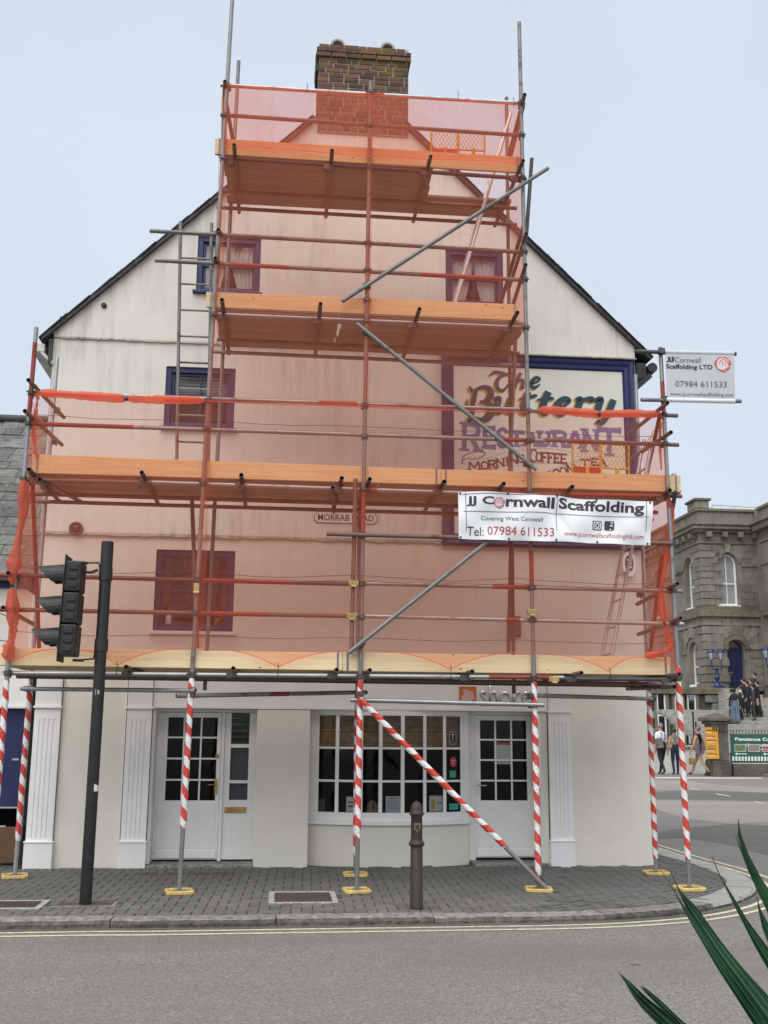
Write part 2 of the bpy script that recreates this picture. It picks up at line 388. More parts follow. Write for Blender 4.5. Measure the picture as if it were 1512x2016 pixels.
M['granite_pier'] = granite('granite_pier', (.11, .10, .083), (.19, .175, .145), (.06, .055, .045), .1)
M['step'] = plain('granite_step', (.30, .29, .26), .9, var=.25, scale=4)

def steel(name, base, metal, rough, rust):
    k = N(name); g = k.n('NewGeometry').outputs['Position']
    m = k.n('MapRange'); m.inputs['To Min'].default_value = .72; m.inputs['To Max'].default_value = 1.2; k.l(k.rand(), m.inputs['Value'])
    c = k.mix(k.noise(5, 5, .7, g), tuple(x*.75 for x in base), base); c = k.mix(1.0, c, m.outputs[0], 'MULTIPLY')
    f = k.noise(4.5, 5, .75, g, .56, .66); c = k.mix(k.math('MULTIPLY', f, rust), c, (.13, .065, .035)); 
    k.col(c).set(k.math('ADD', k.math('MULTIPLY', f, .3), rough), metal, .5); k.bump(k.noise(60, 3, .6, g), .002, .3); return k.m
M['galv'] = steel('galvanised_tube', (.41, .425, .44), .7, .38, .35)
M['galv_old'] = steel('weathered_tube', (.24, .235, .23), .45, .5, .55)
M['rust_tube'] = steel('rusty_tube', (.21, .135, .105), .35, .6, .9)
M['red_tube'] = steel('red_marked_tube', (.34, .06, .045), .1, .55, .5)
M['dark_tube'] = steel('dark_tube', (.10, .10, .102), .6, .5, .5)
M['coupler'] = steel('coupler_steel', (.12, .112, .105), .6, .5, .7)
M['coupler_gold'] = steel('zinc_passivated_coupler', (.55, .38, .16), .7, .4, .4)
def timber(name, a, b, knot, flat=(1.0, .0, 1.7)):
    k = N(name); o = k.n('ObjectInfo'); c0 = k.n('TexCoord'); ad = k.n('VectorMath', operation='ADD')
    sc = k.n('VectorMath', operation='SCALE'); k.l(o.outputs['Location'], sc.inputs[0]); sc.inputs['Scale'].default_value = 0.0
    rr = k.n('CombineXYZ'); k.l(k.math('MULTIPLY', o.outputs['Random'], 37.0), rr.inputs[0]); k.l(k.math('MULTIPLY', o.outputs['Random'], 11.0), rr.inputs[2])
    k.l(c0.outputs['Object'], ad.inputs[0]); k.l(rr.outputs[0], ad.inputs[1])
    mp = k.n('Mapping'); mp.inputs['Scale'].default_value = (.9, 14, 26); k.l(ad.outputs[0], mp.inputs[0])
    c = k.mix(k.noise(1.6, 5, .6, mp.outputs[0], .35, .68), a, b)
    v = k.n('TexVoronoi', Scale=3.8); v.inputs['Randomness'].default_value = 1.0
    mk = k.n('Mapping'); mk.inputs['Scale'].default_value = flat; k.l(ad.outputs[0], mk.inputs[0]); k.l(mk.outputs[0], v.inputs['Vector'])
    d = k.n('MapRange'); d.inputs['From Min'].default_value = .045; d.inputs['From Max'].default_value = .075; d.inputs['To Min'].default_value = 1; d.inputs['To Max'].default_value = 0
    k.l(v.outputs['Distance'], d.inputs['Value']); c = k.mix(k.math('MULTIPLY', d.outputs[0], .8), c, knot)
    m = k.n('MapRange'); m.inputs['To Min'].default_value = .88; m.inputs['To Max'].default_value = 1.1; k.l(o.outputs['Random'], m.inputs['Value']); c = k.mix(1.0, c, m.outputs[0], 'MULTIPLY')
    k.col(c).set(.75, 0, .3).bump(k.noise(3, 4, .6, mp.outputs[0]), .003, .4); return k.m
M['board_new'] = timber('new_pine_board', (.82, .68, .43), (.71, .56, .33), (.17, .085, .04))
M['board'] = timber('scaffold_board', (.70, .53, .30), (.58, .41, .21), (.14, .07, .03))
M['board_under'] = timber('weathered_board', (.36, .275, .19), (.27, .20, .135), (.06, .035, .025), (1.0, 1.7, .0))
def tape():
    k = N('warning_tape'); uv = k.n('TexCoord').outputs['UV']; s = k.n('SeparateXYZ'); k.l(uv, s.inputs[0])
    g = k.n('NewGeometry').outputs['Position']
    wob = k.math('MULTIPLY', k.math('SUBTRACT', k.noise(5, 3, .6, g, 0, 1), .5), .5)
    ph = k.math('ADD', k.math('ADD', k.math('DIVIDE', s.outputs[1], .205), s.outputs[0]), wob)
    f = k.math('GREATER_THAN', k.math('FRACT', ph), .52)
    c = k.mix(f, (.62, .055, .035), (.80, .80, .80)); c = k.mix(k.math('MULTIPLY', k.noise(20, 4, .7, g, .55, .8), .25), c, (.3, .28, .26))
    k.col(c).set(.38, 0, .5).bump(k.noise(32, 3, .7, g), .012, .6); return k.m
M['tape'] = tape()
def net(name, fac, dens_noise=.12):
    k = N(name); k.t.nodes.remove(k.b)
    g = k.n('NewGeometry').outputs['Position']
    tr = k.n('BsdfTransparent'); df = k.n('BsdfDiffuse'); tl = k.n('BsdfTranslucent'); ad = k.n('MixShader'); ad.inputs[0].default_value = .65
    tr.inputs['Color'].default_value = (1.0, .905, .865, 1)
    for x in (df, tl): x.inputs['Color'].default_value = (.95, .27, .17, 1)
    k.l(df.outputs[0], ad.inputs[1]); k.l(tl.outputs[0], ad.inputs[2])
    f = k.math('ADD', k.math('MULTIPLY', k.math('SUBTRACT', k.noise(1.3, 4, .6, g, 0, 1), .5), dens_noise*2), fac)
    cr = k.n('Mapping'); cr.inputs['Scale'].default_value = (9, 1, .8); cr.inputs['Rotation'].default_value = (0, .12, 0); k.l(g, cr.inputs[0])
    f = k.math('ADD', f, k.math('MULTIPLY', k.noise(1.0, 4, .7, cr.outputs[0], .55, .75), .085))
    cw = k.n('Mapping'); cw.inputs['Scale'].default_value = (.7, 1, 16); k.l(g, cw.inputs[0])
    f = k.math('ADD', f, k.math('MULTIPLY', k.noise(1.0, 3, .7, cw.outputs[0], .58, .76), .06))
    mx = k.n('MixShader'); k.l(f, mx.inputs[0]); k.l(tr.outputs[0], mx.inputs[1]); k.l(ad.outputs[0], mx.inputs[2]); k.l(mx.outputs[0], k.o.inputs[0]); return k.m
M['net'] = net('debris_net', .205)
M['net_side'] = net('debris_net_loose', .22)
M['net_thick'] = net('debris_net_gathered', .66, .12)
M['net_top'] = net('debris_net_double', .20)
M['net_hem'] = net('debris_net_hem', .70, .05)
def glass(name, tint, refl):
    k = N(name); k.t.nodes.remove(k.b)
    tr = k.n('BsdfTransparent'); tr.inputs[0].default_value = (*tint, 1); gl = k.n('BsdfGlossy'); gl.inputs['Roughness'].default_value = .03
    lw = k.n('LayerWeight', Blend=.15); f = k.math('ADD', k.math('MULTIPLY', lw.outputs['Fresnel'], .5), refl)
    g = k.n('NewGeometry').outputs['Position']; bp = k.n('Bump', Strength=.25, Distance=.01); k.l(k.noise(2.0, 2, .5, g), bp.inputs['Height']); k.l(bp.outputs[0], gl.inputs['Normal'])
    mx = k.n('MixShader'); k.l(f, mx.inputs[0]); k.l(tr.outputs[0], mx.inputs[1]); k.l(gl.outputs[0], mx.inputs[2]); k.l(mx.outputs[0], k.o.inputs[0]); return k.m
M['glass'] = glass('window_glass', (.86, .89, .9), .05)
M['glass_shop'] = glass('shop_glass', (.75, .78, .8), .02)
M['glass_far'] = glass('hall_glass', (.82, .86, .88), .22)
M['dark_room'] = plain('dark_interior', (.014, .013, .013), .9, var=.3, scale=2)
M['curtain'] = plain('net_curtain', (.62, .60, .58), .9, var=.08, scale=4)
M['curtain_red'] = plain('dark_red_interior', (.20, .035, .03), .9, var=.2)
M['blind'] = plain('bamboo_blind', (.52, .33, .14), .7, var=.35, scale=18, bump=.4, bscale=50, rnd=.25)
M['brass'] = plain('brass', (.45, .31, .11), .35, .9, var=.2)
M['chrome'] = plain('chrome', (.62, .62, .62), .25, .9, var=.1)
M['steel_letter'] = plain('brushed_steel_letters', (.58, .56, .55), .22, .95, var=.1)
M['orange'] = plain('orange_plate', (.50, .135, .03), .45, var=.1)
M['black'] = plain('black_paint', (.012, .012, .013), .42, var=.3, scale=8, bump=.2)
M['black_soft'] = plain('black_plastic', (.016, .016, .018), .55, var=.3)
M['bollard'] = plain('brown_cast_iron', (.040, .028, .023), .55, .1, var=.3, scale=14, bump=.5, bscale=50)
M['pad'] = plain('yellow_sole_pad', (.60, .43, .15), .7, var=.3, scale=18, bump=.3)
M['pad_in'] = plain('pad_recess', (.34, .24, .10), .8, var=.35, scale=25)
M['yellow'] = plain('yellow_gate_paint', (.72, .42, .03), .5, var=.2, scale=15)
M['red'] = plain('red_paint', (.48, .04, .025), .5, var=.2)
M['red_print'] = plain('red_print', (.42, .05, .04), .6, var=.06)
M['rose_print'] = plain('rose_print', (.55, .11, .10), .6, var=.06)
M['vinyl'] = plain('white_vinyl', (.80, .81, .83), .4, var=.02, scale=3)
M['vinyl_sign'] = plain('silver_grey_vinyl', (.52, .54, .565), .45, var=.03, scale=2)
M['ink'] = plain('dark_print', (.040, .032, .040), .6, var=.05)
M['ink_soft'] = plain('grey_print', (.11, .11, .125), .6, var=.05)
M['sign_cream'] = wall_mat('sign_board_cream', (.70, .70, .62), (.30, .28, .2), .15)
M['sign_teal'] = plain('teal_black_lettering', (.012, .042, .055), .5, var=.2, scale=14)
M['sign_gold'] = plain('ochre_lettering', (.42, .25, .07), .55, var=.15)
M['sign_violet'] = plain('violet_lettering', (.15, .145, .31), .55, var=.12)
M['sign_brown'] = plain('brown_lettering', (.10, .035, .03), .55, var=.15)
M['alu'] = plain('aluminium', (.55, .55, .555), .4, .8, var=.12, scale=9)
M['paper'] = plain('paper', (.74, .74, .72), .8, var=.02)
M['teal_sticker'] = plain('teal_sticker', (.05, .32, .28), .6, var=.05)
M['wood_decor'] = plain('carved_wood', (.30, .20, .12), .7, var=.25, scale=20)
M['card_box'] = plain('cardboard', (.17, .10, .055), .85, var=.15)
M['lead'] = plain('lead_gutter', (.02, .021, .023), .6, var=.3, scale=10)
M['gutter_white'] = plain('white_gutter', (.55, .55, .52), .6, var=.25, scale=12)
M['terracotta'] = plain('pale_clay_pot', (.36, .33, .28), .85, var=.2)
M['green_banner'] = plain('green_banner', (.022, .10, .06), .55, var=.1)
M['orange_sign'] = plain('amber_sign', (.66, .30, .02), .55, var=.05)
M['rail_iron'] = plain('iron_railing', (.02, .02, .022), .55, var=.2)
M['lamp_glass'] = plain('lamp_glass', (.45, .47, .47), .25, var=.1)
M['white_wall'] = plain('white_low_wall', (.62, .61, .57), .8, var=.12, scale=3)
def leaf():
    k = N('palm_leaf'); uv = k.n('TexCoord').outputs['UV']; s = k.n('SeparateXYZ'); k.l(uv, s.inputs[0]); co = k.co('Object')
    rib = k.math('FRACT', k.math('MULTIPLY', s.outputs[0], 9.0))
    c = k.mix(k.noise(5, 4, .6, co), (.015, .055, .026), (.04, .115, .05)); c = k.mix(k.math('MULTIPLY', k.math('GREATER_THAN', rib, .86), .5), c, (.05, .12, .05))
    tip = k.math('MULTIPLY', k.math('GREATER_THAN', k.math('ADD', s.outputs[1], k.math('MULTIPLY', k.noise(20, 3, .6, co), .05)), .955), .85)
    c = k.mix(tip, c, (.12, .045, .03)); k.col(c).set(.36, 0, .5).bump(rib, .002, .4); return k.m
M['leaf'] = leaf()
M['trunk'] = plain('fibrous_trunk', (.08, .055, .035), .95, var=.4, scale=15, bump=.8, bscale=30)
M['skin'] = plain('skin_light', (.50, .29, .20), .6, var=.06)
M['skin_tan'] = plain('skin_tan', (.38, .20, .13), .6, var=.06)
M['hair_grey'] = plain('grey_hair', (.22, .19, .17), .8, var=.3, scale=40)
M['hair_brown'] = plain('brown_hair', (.055, .032, .02), .75, var=.3, scale=40)
M['hair_black'] = plain('black_hair', (.012, .010, .010), .6, var=.3, scale=40)
M['cl_white'] = plain('white_cotton', (.68, .69, .72), .85, var=.06)
M['cl_black'] = plain('black_cotton', (.012, .012, .015), .85, var=.2)
M['cl_navy'] = plain('navy_cotton', (.015, .020, .045), .85, var=.2)
M['cl_grey'] = plain('charcoal_suit', (.045, .048, .055), .85, var=.2)
M['cl_blue'] = plain('blue_grey_dress', (.10, .14, .21), .8, var=.25, scale=18)
M['cl_print'] = plain('patterned_shorts', (.14, .13, .16), .85, var=.9, scale=26)
M['bag_grey'] = plain('grey_canvas_bag', (.16, .145, .13), .9, var=.25)
M['paper_bag'] = plain('brown_paper_bag', (.30, .18, .09), .85, var=.15)
M['shoe'] = plain('shoe_leather', (.06, .035, .025), .6, var=.2)
# ---------------------------------------------------------------- ground, road, pavement
ROAD_Z = -0.06
tag(MB().quad((-900,-300,-.20),(900,-300,-.20),(900,1500,-.20),(-900,1500,-.20)).build('ground', M['asphalt_pale'], fix=False), kind='structure')
def road_z(x, y): return ROAD_Z
mb = MB(); mb.quad((-60,-40,ROAD_Z),(60,-40,ROAD_Z),(60,70,ROAD_Z),(-60,70,ROAD_Z))
road = tag(mb.build('road', M['asphalt'], fix=False), kind='structure')
def catmull(P, k=6):
    out_ = []
    for i in range(len(P)-1):
        a, b, c, e = P[max(i-1,0)], P[i], P[i+1], P[min(i+2,len(P)-1)]
        for j in range(k):
            t = j/k; out_.append(.5*((2*b)+(c-a)*t+(2*a-5*b+4*c-e)*t*t+(3*b-a-3*c+e)*t**3))
    out_.append(P[-1]); return out_
KP = [G(x, y).to_2d() for x, y in ((0,1816),(300,1813),(600,1809),(900,1805),(1100,1802),(1230,1797),(1340,1788),(1420,1775),(1468,1760),(1486,1745),(1476,1728),(1435,1709),(1370,1690),(1300,1670))]
KP = [Vector((-9, KP[0].y-.30))] + KP
d_ = (KP[-1]-KP[-2]).normalized(); KP += [Vector((KP[-1].x+.02, 9)), Vector((KP[-1].x+.05, 26))]
KERB = catmull(KP, 8)
def offset_path(P, d):
    o = []
    for i, p in enumerate(P):
        t = (P[min(i+1,len(P)-1)]-P[max(i-1,0)]).normalized(); o.append(p + Vector((-t.y, t.x))*d)
    return o
# painted double yellow lines follow the kerb
for d1, d2 in ((-.14, -.195), (-.30, -.355)):
    A, B = offset_path(KERB, d1), offset_path(KERB, d2); mb = MB(); n = len(A)
    mb.add([(p.x, p.y, ROAD_Z+.004) for p in A]+[(p.x, p.y, ROAD_Z+.004) for p in B], [(i, i+1, n+i+1, n+i) for i in range(n-1)])
    o = mb.build('yellow_line', M['yellow_line'], road, fix=False)
# gutter strip beside the kerb, then kerb stones one by one
A, B = offset_path(KERB, 0.02), offset_path(KERB, -.10); n = len(A)
MB().add([(p.x, p.y, ROAD_Z+.003) for p in A]+[(p.x, p.y, ROAD_Z+.003) for p in B], [(i, i+1, n+i+1, n+i) for i in range(n-1)]).build('gutter_strip', M['asphalt_dark'], road, fix=False)
kerb = bpy.data.objects.new('kerb', None); COL.objects.link(kerb); tag(kerb, kind='structure')
def resample(P, step):
    L = [0.0]
    for i in range(1, len(P)): L.append(L[-1]+(P[i]-P[i-1]).length)
    def at(s):
        s = max(0, min(s, L[-1]))
        for i in range(1, len(P)):
            if s <= L[i]: return P[i-1].lerp(P[i], (s-L[i-1])/max(1e-9, L[i]-L[i-1]))
        return P[-1]
    return L[-1], at
Lk, kat = resample(KERB, 1)
Li, kin = resample(offset_path(KERB, .24), 1)
s = 5.0; rk = random.Random(3)
while s < Lk-1:
    p = kat(s); corner = p.x > 3.2 and p.y < 3
    ln = rk.uniform(.55, .75) if corner else rk.uniform(1.2, 1.65)
    s1 = s+ln-.012; wd = .30 if corner else .23
    pts = [kat(s+(s1-s)*i/6) for i in range(7)]
    tn = [(kat(s+(s1-s)*i/6+.05)-kat(s+(s1-s)*i/6-.05)).normalized() for i in range(7)]
    dz = rk.uniform(-.006, .006); mb = MB(); sec = []
    for p, t in zip(pts, tn):
        nn = Vector((-t.y, t.x)); j = rk.uniform(-.006, .006)
        sec.append([(p-nn*.02, -.2), (p-nn*.012+nn*j, -.03+dz), (p+nn*(.012+j), -.004+dz+j*.5), (p+nn*.05, .004+dz), (p+nn*wd, .003+dz), (p+nn*wd, -.2)])
    vs = [(q.x, q.y, z) for ring in sec for q, z in ring]
    fs = [(i*6+k, i*6+(k+1), (i+1)*6+k+1, (i+1)*6+k) for i in range(6) for k in range(5)] + [(0,1,2,3,4,5), tuple(36+k for k in range(6))[::-1]]
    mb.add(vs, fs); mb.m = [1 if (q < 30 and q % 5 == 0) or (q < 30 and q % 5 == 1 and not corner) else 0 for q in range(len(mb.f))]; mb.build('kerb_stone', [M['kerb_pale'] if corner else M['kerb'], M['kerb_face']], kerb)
    s += ln
# pavement bed and pavers
INN = offset_path(KERB, .22)
poly = [(p.x, p.y) for p in INN] + [(4.3, 26), (4.3, .6), (-9, .6)]
pave = tag(MB().add([(x, y, -.016) for x, y in poly], [tuple(range(len(poly)))]).build('pavement', M['sand'], fix=False), kind='structure')
def inside(x, y, P):
    c = False; n = len(P); j = n-1
    for i in range(n):
        if (P[i][1] > y) != (P[j][1] > y) and x < (P[j][0]-P[i][0])*(y-P[i][1])/(P[j][1]-P[i][1])+P[i][0]: c = not c
        j = i
    return c
COVERS = []     # (name, x0, x1, y0, y1)
c0 = G(600, 1765); COVERS.append((c0.x-.30, c0.x+.26, c0.y-.33, c0.y+.30, 'rusty rectangular iron cover set in the pavement before the bow window'))
c1 = G(20, 1781); COVERS.append((c1.x-.60, c1.x+.26, c1.y-.17, c1.y+.22, 'rusty iron cover in the pavement at the left edge beside the traffic signal'))
TLB = G(168, 1779)
def free(x, y):
    if any(a-.07 < x < b+.07 and c-.07 < y < d+.07 for a, b, c, d, _ in COVERS): return False
    if abs(x-TLB.x) < .27 and abs(y-TLB.y) < .13: return False
    if y > -.04 and x < 4.79: return False
    return True
pv = []; rp = random.Random(5)
def row_pattern(ok, ang, ox, oy, rng, herring=False, big=1.0):
    ca, sa = math.cos(ang), math.sin(ang)
    for j in range(-rng, rng):
        for i in range(-rng, rng):
            if herring:
                if (i - j) % 4 == 0: u, v, r = (i+1)*.1, (j+.5)*.1, 0
                elif (i - j) % 4 == 2: u, v, r = (i+.5)*.1, j*.1, math.pi/2
                else: continue
            else: u, v, r = i*.205+(.1025 if j % 2 else 0)+rp.uniform(-.006, .006), j*.104, 0
            x = ox+u*ca-v*sa; y = oy+u*sa+v*ca
            if ok(x, y) and inside(x, y, poly) and free(x, y): pv.append((x, y, ang+r, big))
row_pattern(lambda x, y: -4.2 < x < 2.95 + .35*(y+2) and y > -4.6, R(-1.5), 0, -2, 62, True)
row_pattern(lambda x, y: 2.98+.35*(y+2) <= x < 6.5 and y < 3.2, R(41), 4.5, -1.2, 50, True, .86)
row_pattern(lambda x, y: x > 4.6 and 3.2 <= y < 12, R(88), 5.1, 7, 48)
PS = unit_box('paver', M['paver'], .045)
# mesh with real proportions so that the chamfer stays even
bm = bmesh.new(); bmesh.ops.create_cube(bm, size=1.0); bmesh.ops.scale(bm, vec=(.193, .093, .06), verts=bm.verts)
bmesh.ops.bevel(bm, geom=list(bm.edges), offset=.006, segments=1, affect='EDGES'); bm.to_mesh(PS); bm.free()
pv.sort(key=lambda p: (p[0]-CAM_LOC.x)**2+(p[1]-CAM_LOC.y)**2)
def in_view(x, y):
    d = Vector((x, y, 0))-CAM_LOC; return abs(d.dot(RT)/d.dot(FW)) < .375
near = [p for p in pv if in_view(p[0], p[1])][:300]; ns = set(near)
def ptilt(): return (rp.uniform(-.012, .012), rp.uniform(-.012, .012))
for x, y, a, bg_ in near:
    tx, ty = ptilt(); o = piece('paver', PS, (x, y, -.032+rp.uniform(-.003, .0025)*(1 if bg_ == 1 else 2)), (bg_, bg_-.04 if bg_ < 1 else 1, 1), pave, (tx, ty, a+rp.uniform(-.012, .012)))
mb = MB(); bv = [tuple(v.co) for v in PS.vertices]; bf = [tuple(p.vertices) for p in PS.polygons]
for q in pv:
    if q in ns: continue
    tx, ty = ptilt(); m = Matrix.Translation((q[0], q[1], -.032+rp.uniform(-.003, .0025))) @ Matrix.Rotation(q[2]+rp.uniform(-.012, .012), 4, 'Z') @ Matrix.Rotation(tx, 4, 'X') @ Matrix.Diagonal((q[3], q[3]-.04 if q[3] < 1 else 1, 1, 1))
    mb.add([m @ Vector(v) for v in bv], bf)
tag(mb.build('paver_field', M['paver'], pave, fix=False), kind='stuff')
# covers: iron lid with ribs in a pale concrete collar
for a, b, c, d, lab in COVERS:
    t = thing('access_cover', ((a+b)/2, (c+d)/2, 0), lab, 'cover')
    MB().box(a-.06, b+.06, c-.06, c-.002, -.05, .001).box(a-.06, b+.06, d+.002, d+.06, -.05, .001).box(a-.06, a-.002, c, d, -.05, .001).box(b+.002, b+.06, c, d, -.05, .001).build('collar', M['kerb_pale'], t, .004)
    mb = MB().box(a, b, c, d, -.05, -.004); n = int((b-a)/.035); m_ = int((d-c)/.035)
    for i in range(n):
        for j in range(m_): mb.box(a+.008+i*.035, a+.03+i*.035, c+.008+j*.035, c+.03+j*.035, -.004, .002)
    mb.build('lid', M['cover_iron'], t)
t = thing('pole_foundation', (TLB.x, TLB.y, 0), 'concrete patch in the pavers round the foot of the traffic signal pole', 'foundation')
MB().box(TLB.x-.25, TLB.x+.25, TLB.y-.11, TLB.y+.11, -.06, -.003).build('slab', M['cover_iron'], t, .005)
MB().box(TLB.x-.29, TLB.x+.29, TLB.y-.15, TLB.y-.115, -.06, 0).box(TLB.x+.255, TLB.x+.29, TLB.y-.11, TLB.y+.15, -.06, 0).build('edging', M['kerb'], t, .004)
for i, px in enumerate((288, 342, 391, 441)):
    p = G(px, 1721+i*-.6); names = ['leftmost', 'second', 'third', 'rightmost']
    o = MB().box(p.x-.13, p.x+.13, p.y-.09, p.y+.09, -.05, .0015).build('stopcock_cover', M['cover_iron'], None, .006)
    tag(o, names[i]+' of the four small brown iron covers before the left white door', 'cover', 'small covers by the door')
# step slab before the doors
for x0, x1, y0, nm in ((-1.52, -.26, -.12, 'left'), (2.47, 3.42, -.10, 'right')):
    tag(MB().box(x0, x1, y0, .42, -.05, .028).build('door_step', M['kerb'], None, .01), 'worn stone step under the '+nm+' white shop door', 'step')
# side street: worn patches and white dashes
def patch(pts, mat, dz, name='road_patch'):
    q = [G(x, y, ROAD_Z) for x, y in pts]
    return MB().add([(p.x, p.y, ROAD_Z+dz) for p in q], [tuple(range(len(q)))]).build(name, mat, road, fix=False)
patch([(1290,1640),(1330,1632),(1440,1622),(1530,1626),(1530,1690),(1440,1665),(1350,1650),(1290,1652)], M['asphalt_dark'], .002)
patch([(1285,1560),(1360,1556),(1420,1558),(1540,1562),(1540,1577),(1400,1575),(1285,1573)], M['asphalt_dark'], .0024)
patch([(1280,1536),(1350,1537),(1420,1546),(1540,1552),(1540,1562),(1400,1556),(1280,1556)], M['asphalt_pale'], .0027)
patch([(1280,1576),(1400,1577),(1540,1580),(1540,1618),(1440,1622),(1350,1612),(1280,1590)], M['asphalt_pale'], .003)
patch([(1240,1530.5),(1500,1531.5),(1500,1533.2),(1240,1532.3)], M['white_line'], .006, 'white_line')
patch([(1358,1551),(1376,1555),(1380,1556.6),(1361,1552.5)], M['white_line'], .006, 'white_line')
patch([(1408,1562),(1436,1567),(1440,1568.6),(1412,1564)], M['white_line'], .006, 'white_line')
patch([(1485,1578),(1500,1581),(1503,1582.6),(1488,1580)], M['white_line'], .006, 'white_line')
# dark crack and patch in the near road
patch([(1240,1899),(1262,1899.5),(1263,1901),(1241,1900)], M['sand'], .003)
# ---------------------------------------------------------------- corner building
BX0, BX1 = -3.06, 4.78
APX, APZ = .92, 10.62
SL, SR = .974, .969
def roofz(x): return APZ - (APX-x)*SL if x < APX else APZ - (x-APX)*SR
bld = thing('corner_building', (.9, 3.2, 0), 'cream rendered gabled corner building with blue sash windows and a white shopfront behind the scaffold', 'building')
def clip(poly, a, b, c):           # keep a*x + b*z <= c
    o = []
    for i in range(len(poly)):
        p, q = poly[i], poly[(i+1) % len(poly)]; dp = a*p[0]+b*p[1]-c; dq = a*q[0]+b*q[1]-c
        if dp <= 0: o.append(p)
        if dp*dq < 0: t = dp/(dp-dq); o.append((p[0]+(q[0]-p[0])*t, p[1]+(q[1]-p[1])*t))
    return o
def wall_zone(name, x0, x1, z0, z1, y, holes, mat, gable=False, reveal=.12, parent=bld):
    xs = sorted({x0, x1, *[h[0] for h in holes], *[h[1] for h in holes]}); zs = sorted({z0, z1, *[h[2] for h in holes], *[h[3] for h in holes]})
    mb = MB()
    for i in range(len(xs)-1):
        for j in range(len(zs)-1):
            cx, cz = (xs[i]+xs[i+1])/2, (zs[j]+zs[j+1])/2
            if any(h[0] < cx < h[1] and h[2] < cz < h[3] for h in holes): continue
            p = [(xs[i], zs[j]), (xs[i+1], zs[j]), (xs[i+1], zs[j+1]), (xs[i], zs[j+1])]
            if gable:
                p = clip(p, -SL, 1, APZ-APX*SL); p = clip(p, SR, 1, APZ+APX*SR)
            if len(p) > 2: mb.add([(a, y, b) for a, b in p], [tuple(range(len(p)))])
    for a, b, c, d in holes:
        for q in (((a,y,c),(a,y+reveal,c),(a,y+reveal,d),(a,y,d)), ((b,y,c),(b,y,d),(b,y+reveal,d),(b,y+reveal,c)), ((a,y,d),(a,y+reveal,d),(b,y+reveal,d),(b,y,d)), ((a,y,c),(b,y,c),(b,y+reveal,c),(a,y+reveal,c))): mb.quad(*q)
    return mb.build(name, mat, parent, fix=False)
W1, W2, W3, W4 = (-1.25,-.40,7.40,8.20), (2.14,2.95,7.38,8.19), (-1.59,-.68,5.50,6.33), (-1.60,-.60,2.84,3.88)
wall_zone('wall', BX0, BX1, 6.66, 10.7, -.02, [W1, W2], M['wall_upper'], True)
wall_zone('wall', BX0, BX1, 4.06, 6.66, .0, [W3], M['wall_upper'])
wall_zone('wall', BX0, BX1, 2.26, 4.06, .03, [W4], M['wall_lower'])
# lips where the coats of render step back, with ragged lower edges
def lip(z, x0, x1, y0, y1, h, seed):
    r_ = random.Random(seed); mb = MB(); x = x0; pz = z-h
    vs = []
    while x < x1:
        vs.append((x, z-h*r_.uniform(.4, 1.2))); x += r_.uniform(.02, .09)
    vs.append((x1, z-h))
    n = len(vs)
    mb.add([(a, y0, z+.012) for a, b in vs]+[(a, y0-.004, b) for a, b in vs]+[(a, y1, b) for a, b in vs], [(i, i+1, n+i+1, n+i) for i in range(n-1)]+[(n+i, n+i+1, 2*n+i+1, 2*n+i) for i in range(n-1)])
    return mb.build('render_lip', M['dirty_lip'], bld, fix=False)
lip(6.665, -2.98, 4.3, -.025, .01, .018, 1); lip(4.065, -3.02, 2.07, -.005, .04, .03, 2)
# side and rear walls
MB().quad((BX0,.0,0),(BX0,7.2,0),(BX0,7.2,6.7),(BX0,-.02,6.7)).quad((BX1,.0,0),(BX1,-.02,6.82),(BX1,7.2,6.82),(BX1,7.2,0)).add([(BX0,7.2,0),(BX1,7.2,0),(BX1,7.2,6.82),(APX,7.2,APZ),(BX0,7.2,6.7)], [(0,1,2,3,4)]).build('side_wall', M['wall_lower'], bld, fix=False)
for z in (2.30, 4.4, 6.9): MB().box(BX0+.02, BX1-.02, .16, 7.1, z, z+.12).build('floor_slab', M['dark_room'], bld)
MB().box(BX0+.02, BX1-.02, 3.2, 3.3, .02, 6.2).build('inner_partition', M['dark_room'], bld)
# roof slopes and verge slates
for sgn in (-1, 1):
    xe = BX0-.14 if sgn < 0 else BX1+.20
    ze = roofz(xe)+.03; mb = MB()
    ap = (APX, APZ+.05)
    xc = .30 if sgn < 0 else 1.64; zc = ze+(ap[1]-ze)*(xc-xe)/(ap[0]-xe)     # the slope stops either side of the chimney
    for (xa, za, xb, zb, yf) in ((xe, ze, xc, zc, -.10), (xc, zc, ap[0], ap[1], .60)):
        mb.add([(xa,yf,za),(xb,yf,zb),(xb,7.3,zb),(xa,7.3,za),(xa,yf,za-.05),(xb,yf,zb-.05),(xb,7.3,zb-.05),(xa,7.3,za-.05)], [(0,1,2,3),(7,6,5,4),(0,4,5,1),(3,2,6,7),(0,3,7,4),(1,5,6,2)])
    rf = mb.build('roof', M['slate_edge'], bld)
    L = math.hypot(ap[0]-xe, ap[1]-ze); a = math.atan2(ap[1]-ze, ap[0]-xe); n = int(L/.19)
    SV = unit_box('slate', M['slate_edge'], .05) if sgn < 0 else SV
    rs = random.Random(11+sgn)
    for i in range(n):
        s_ = (i+.5)/n; x = xe+(ap[0]-xe)*s_; z = ze+(ap[1]-ze)*s_
        if .3 < x < 1.64: continue
        tilt = -a + (-.035 if sgn < 0 else .035)
        if sgn > 0: tilt = -(a) + .03
        piece('slate', SV, (x, .06+rs.uniform(-.012,.012), z+.018+rs.uniform(-.003,.004)), (.30, .36, .012), rf, (0, tilt+rs.uniform(-.012,.012), 0))
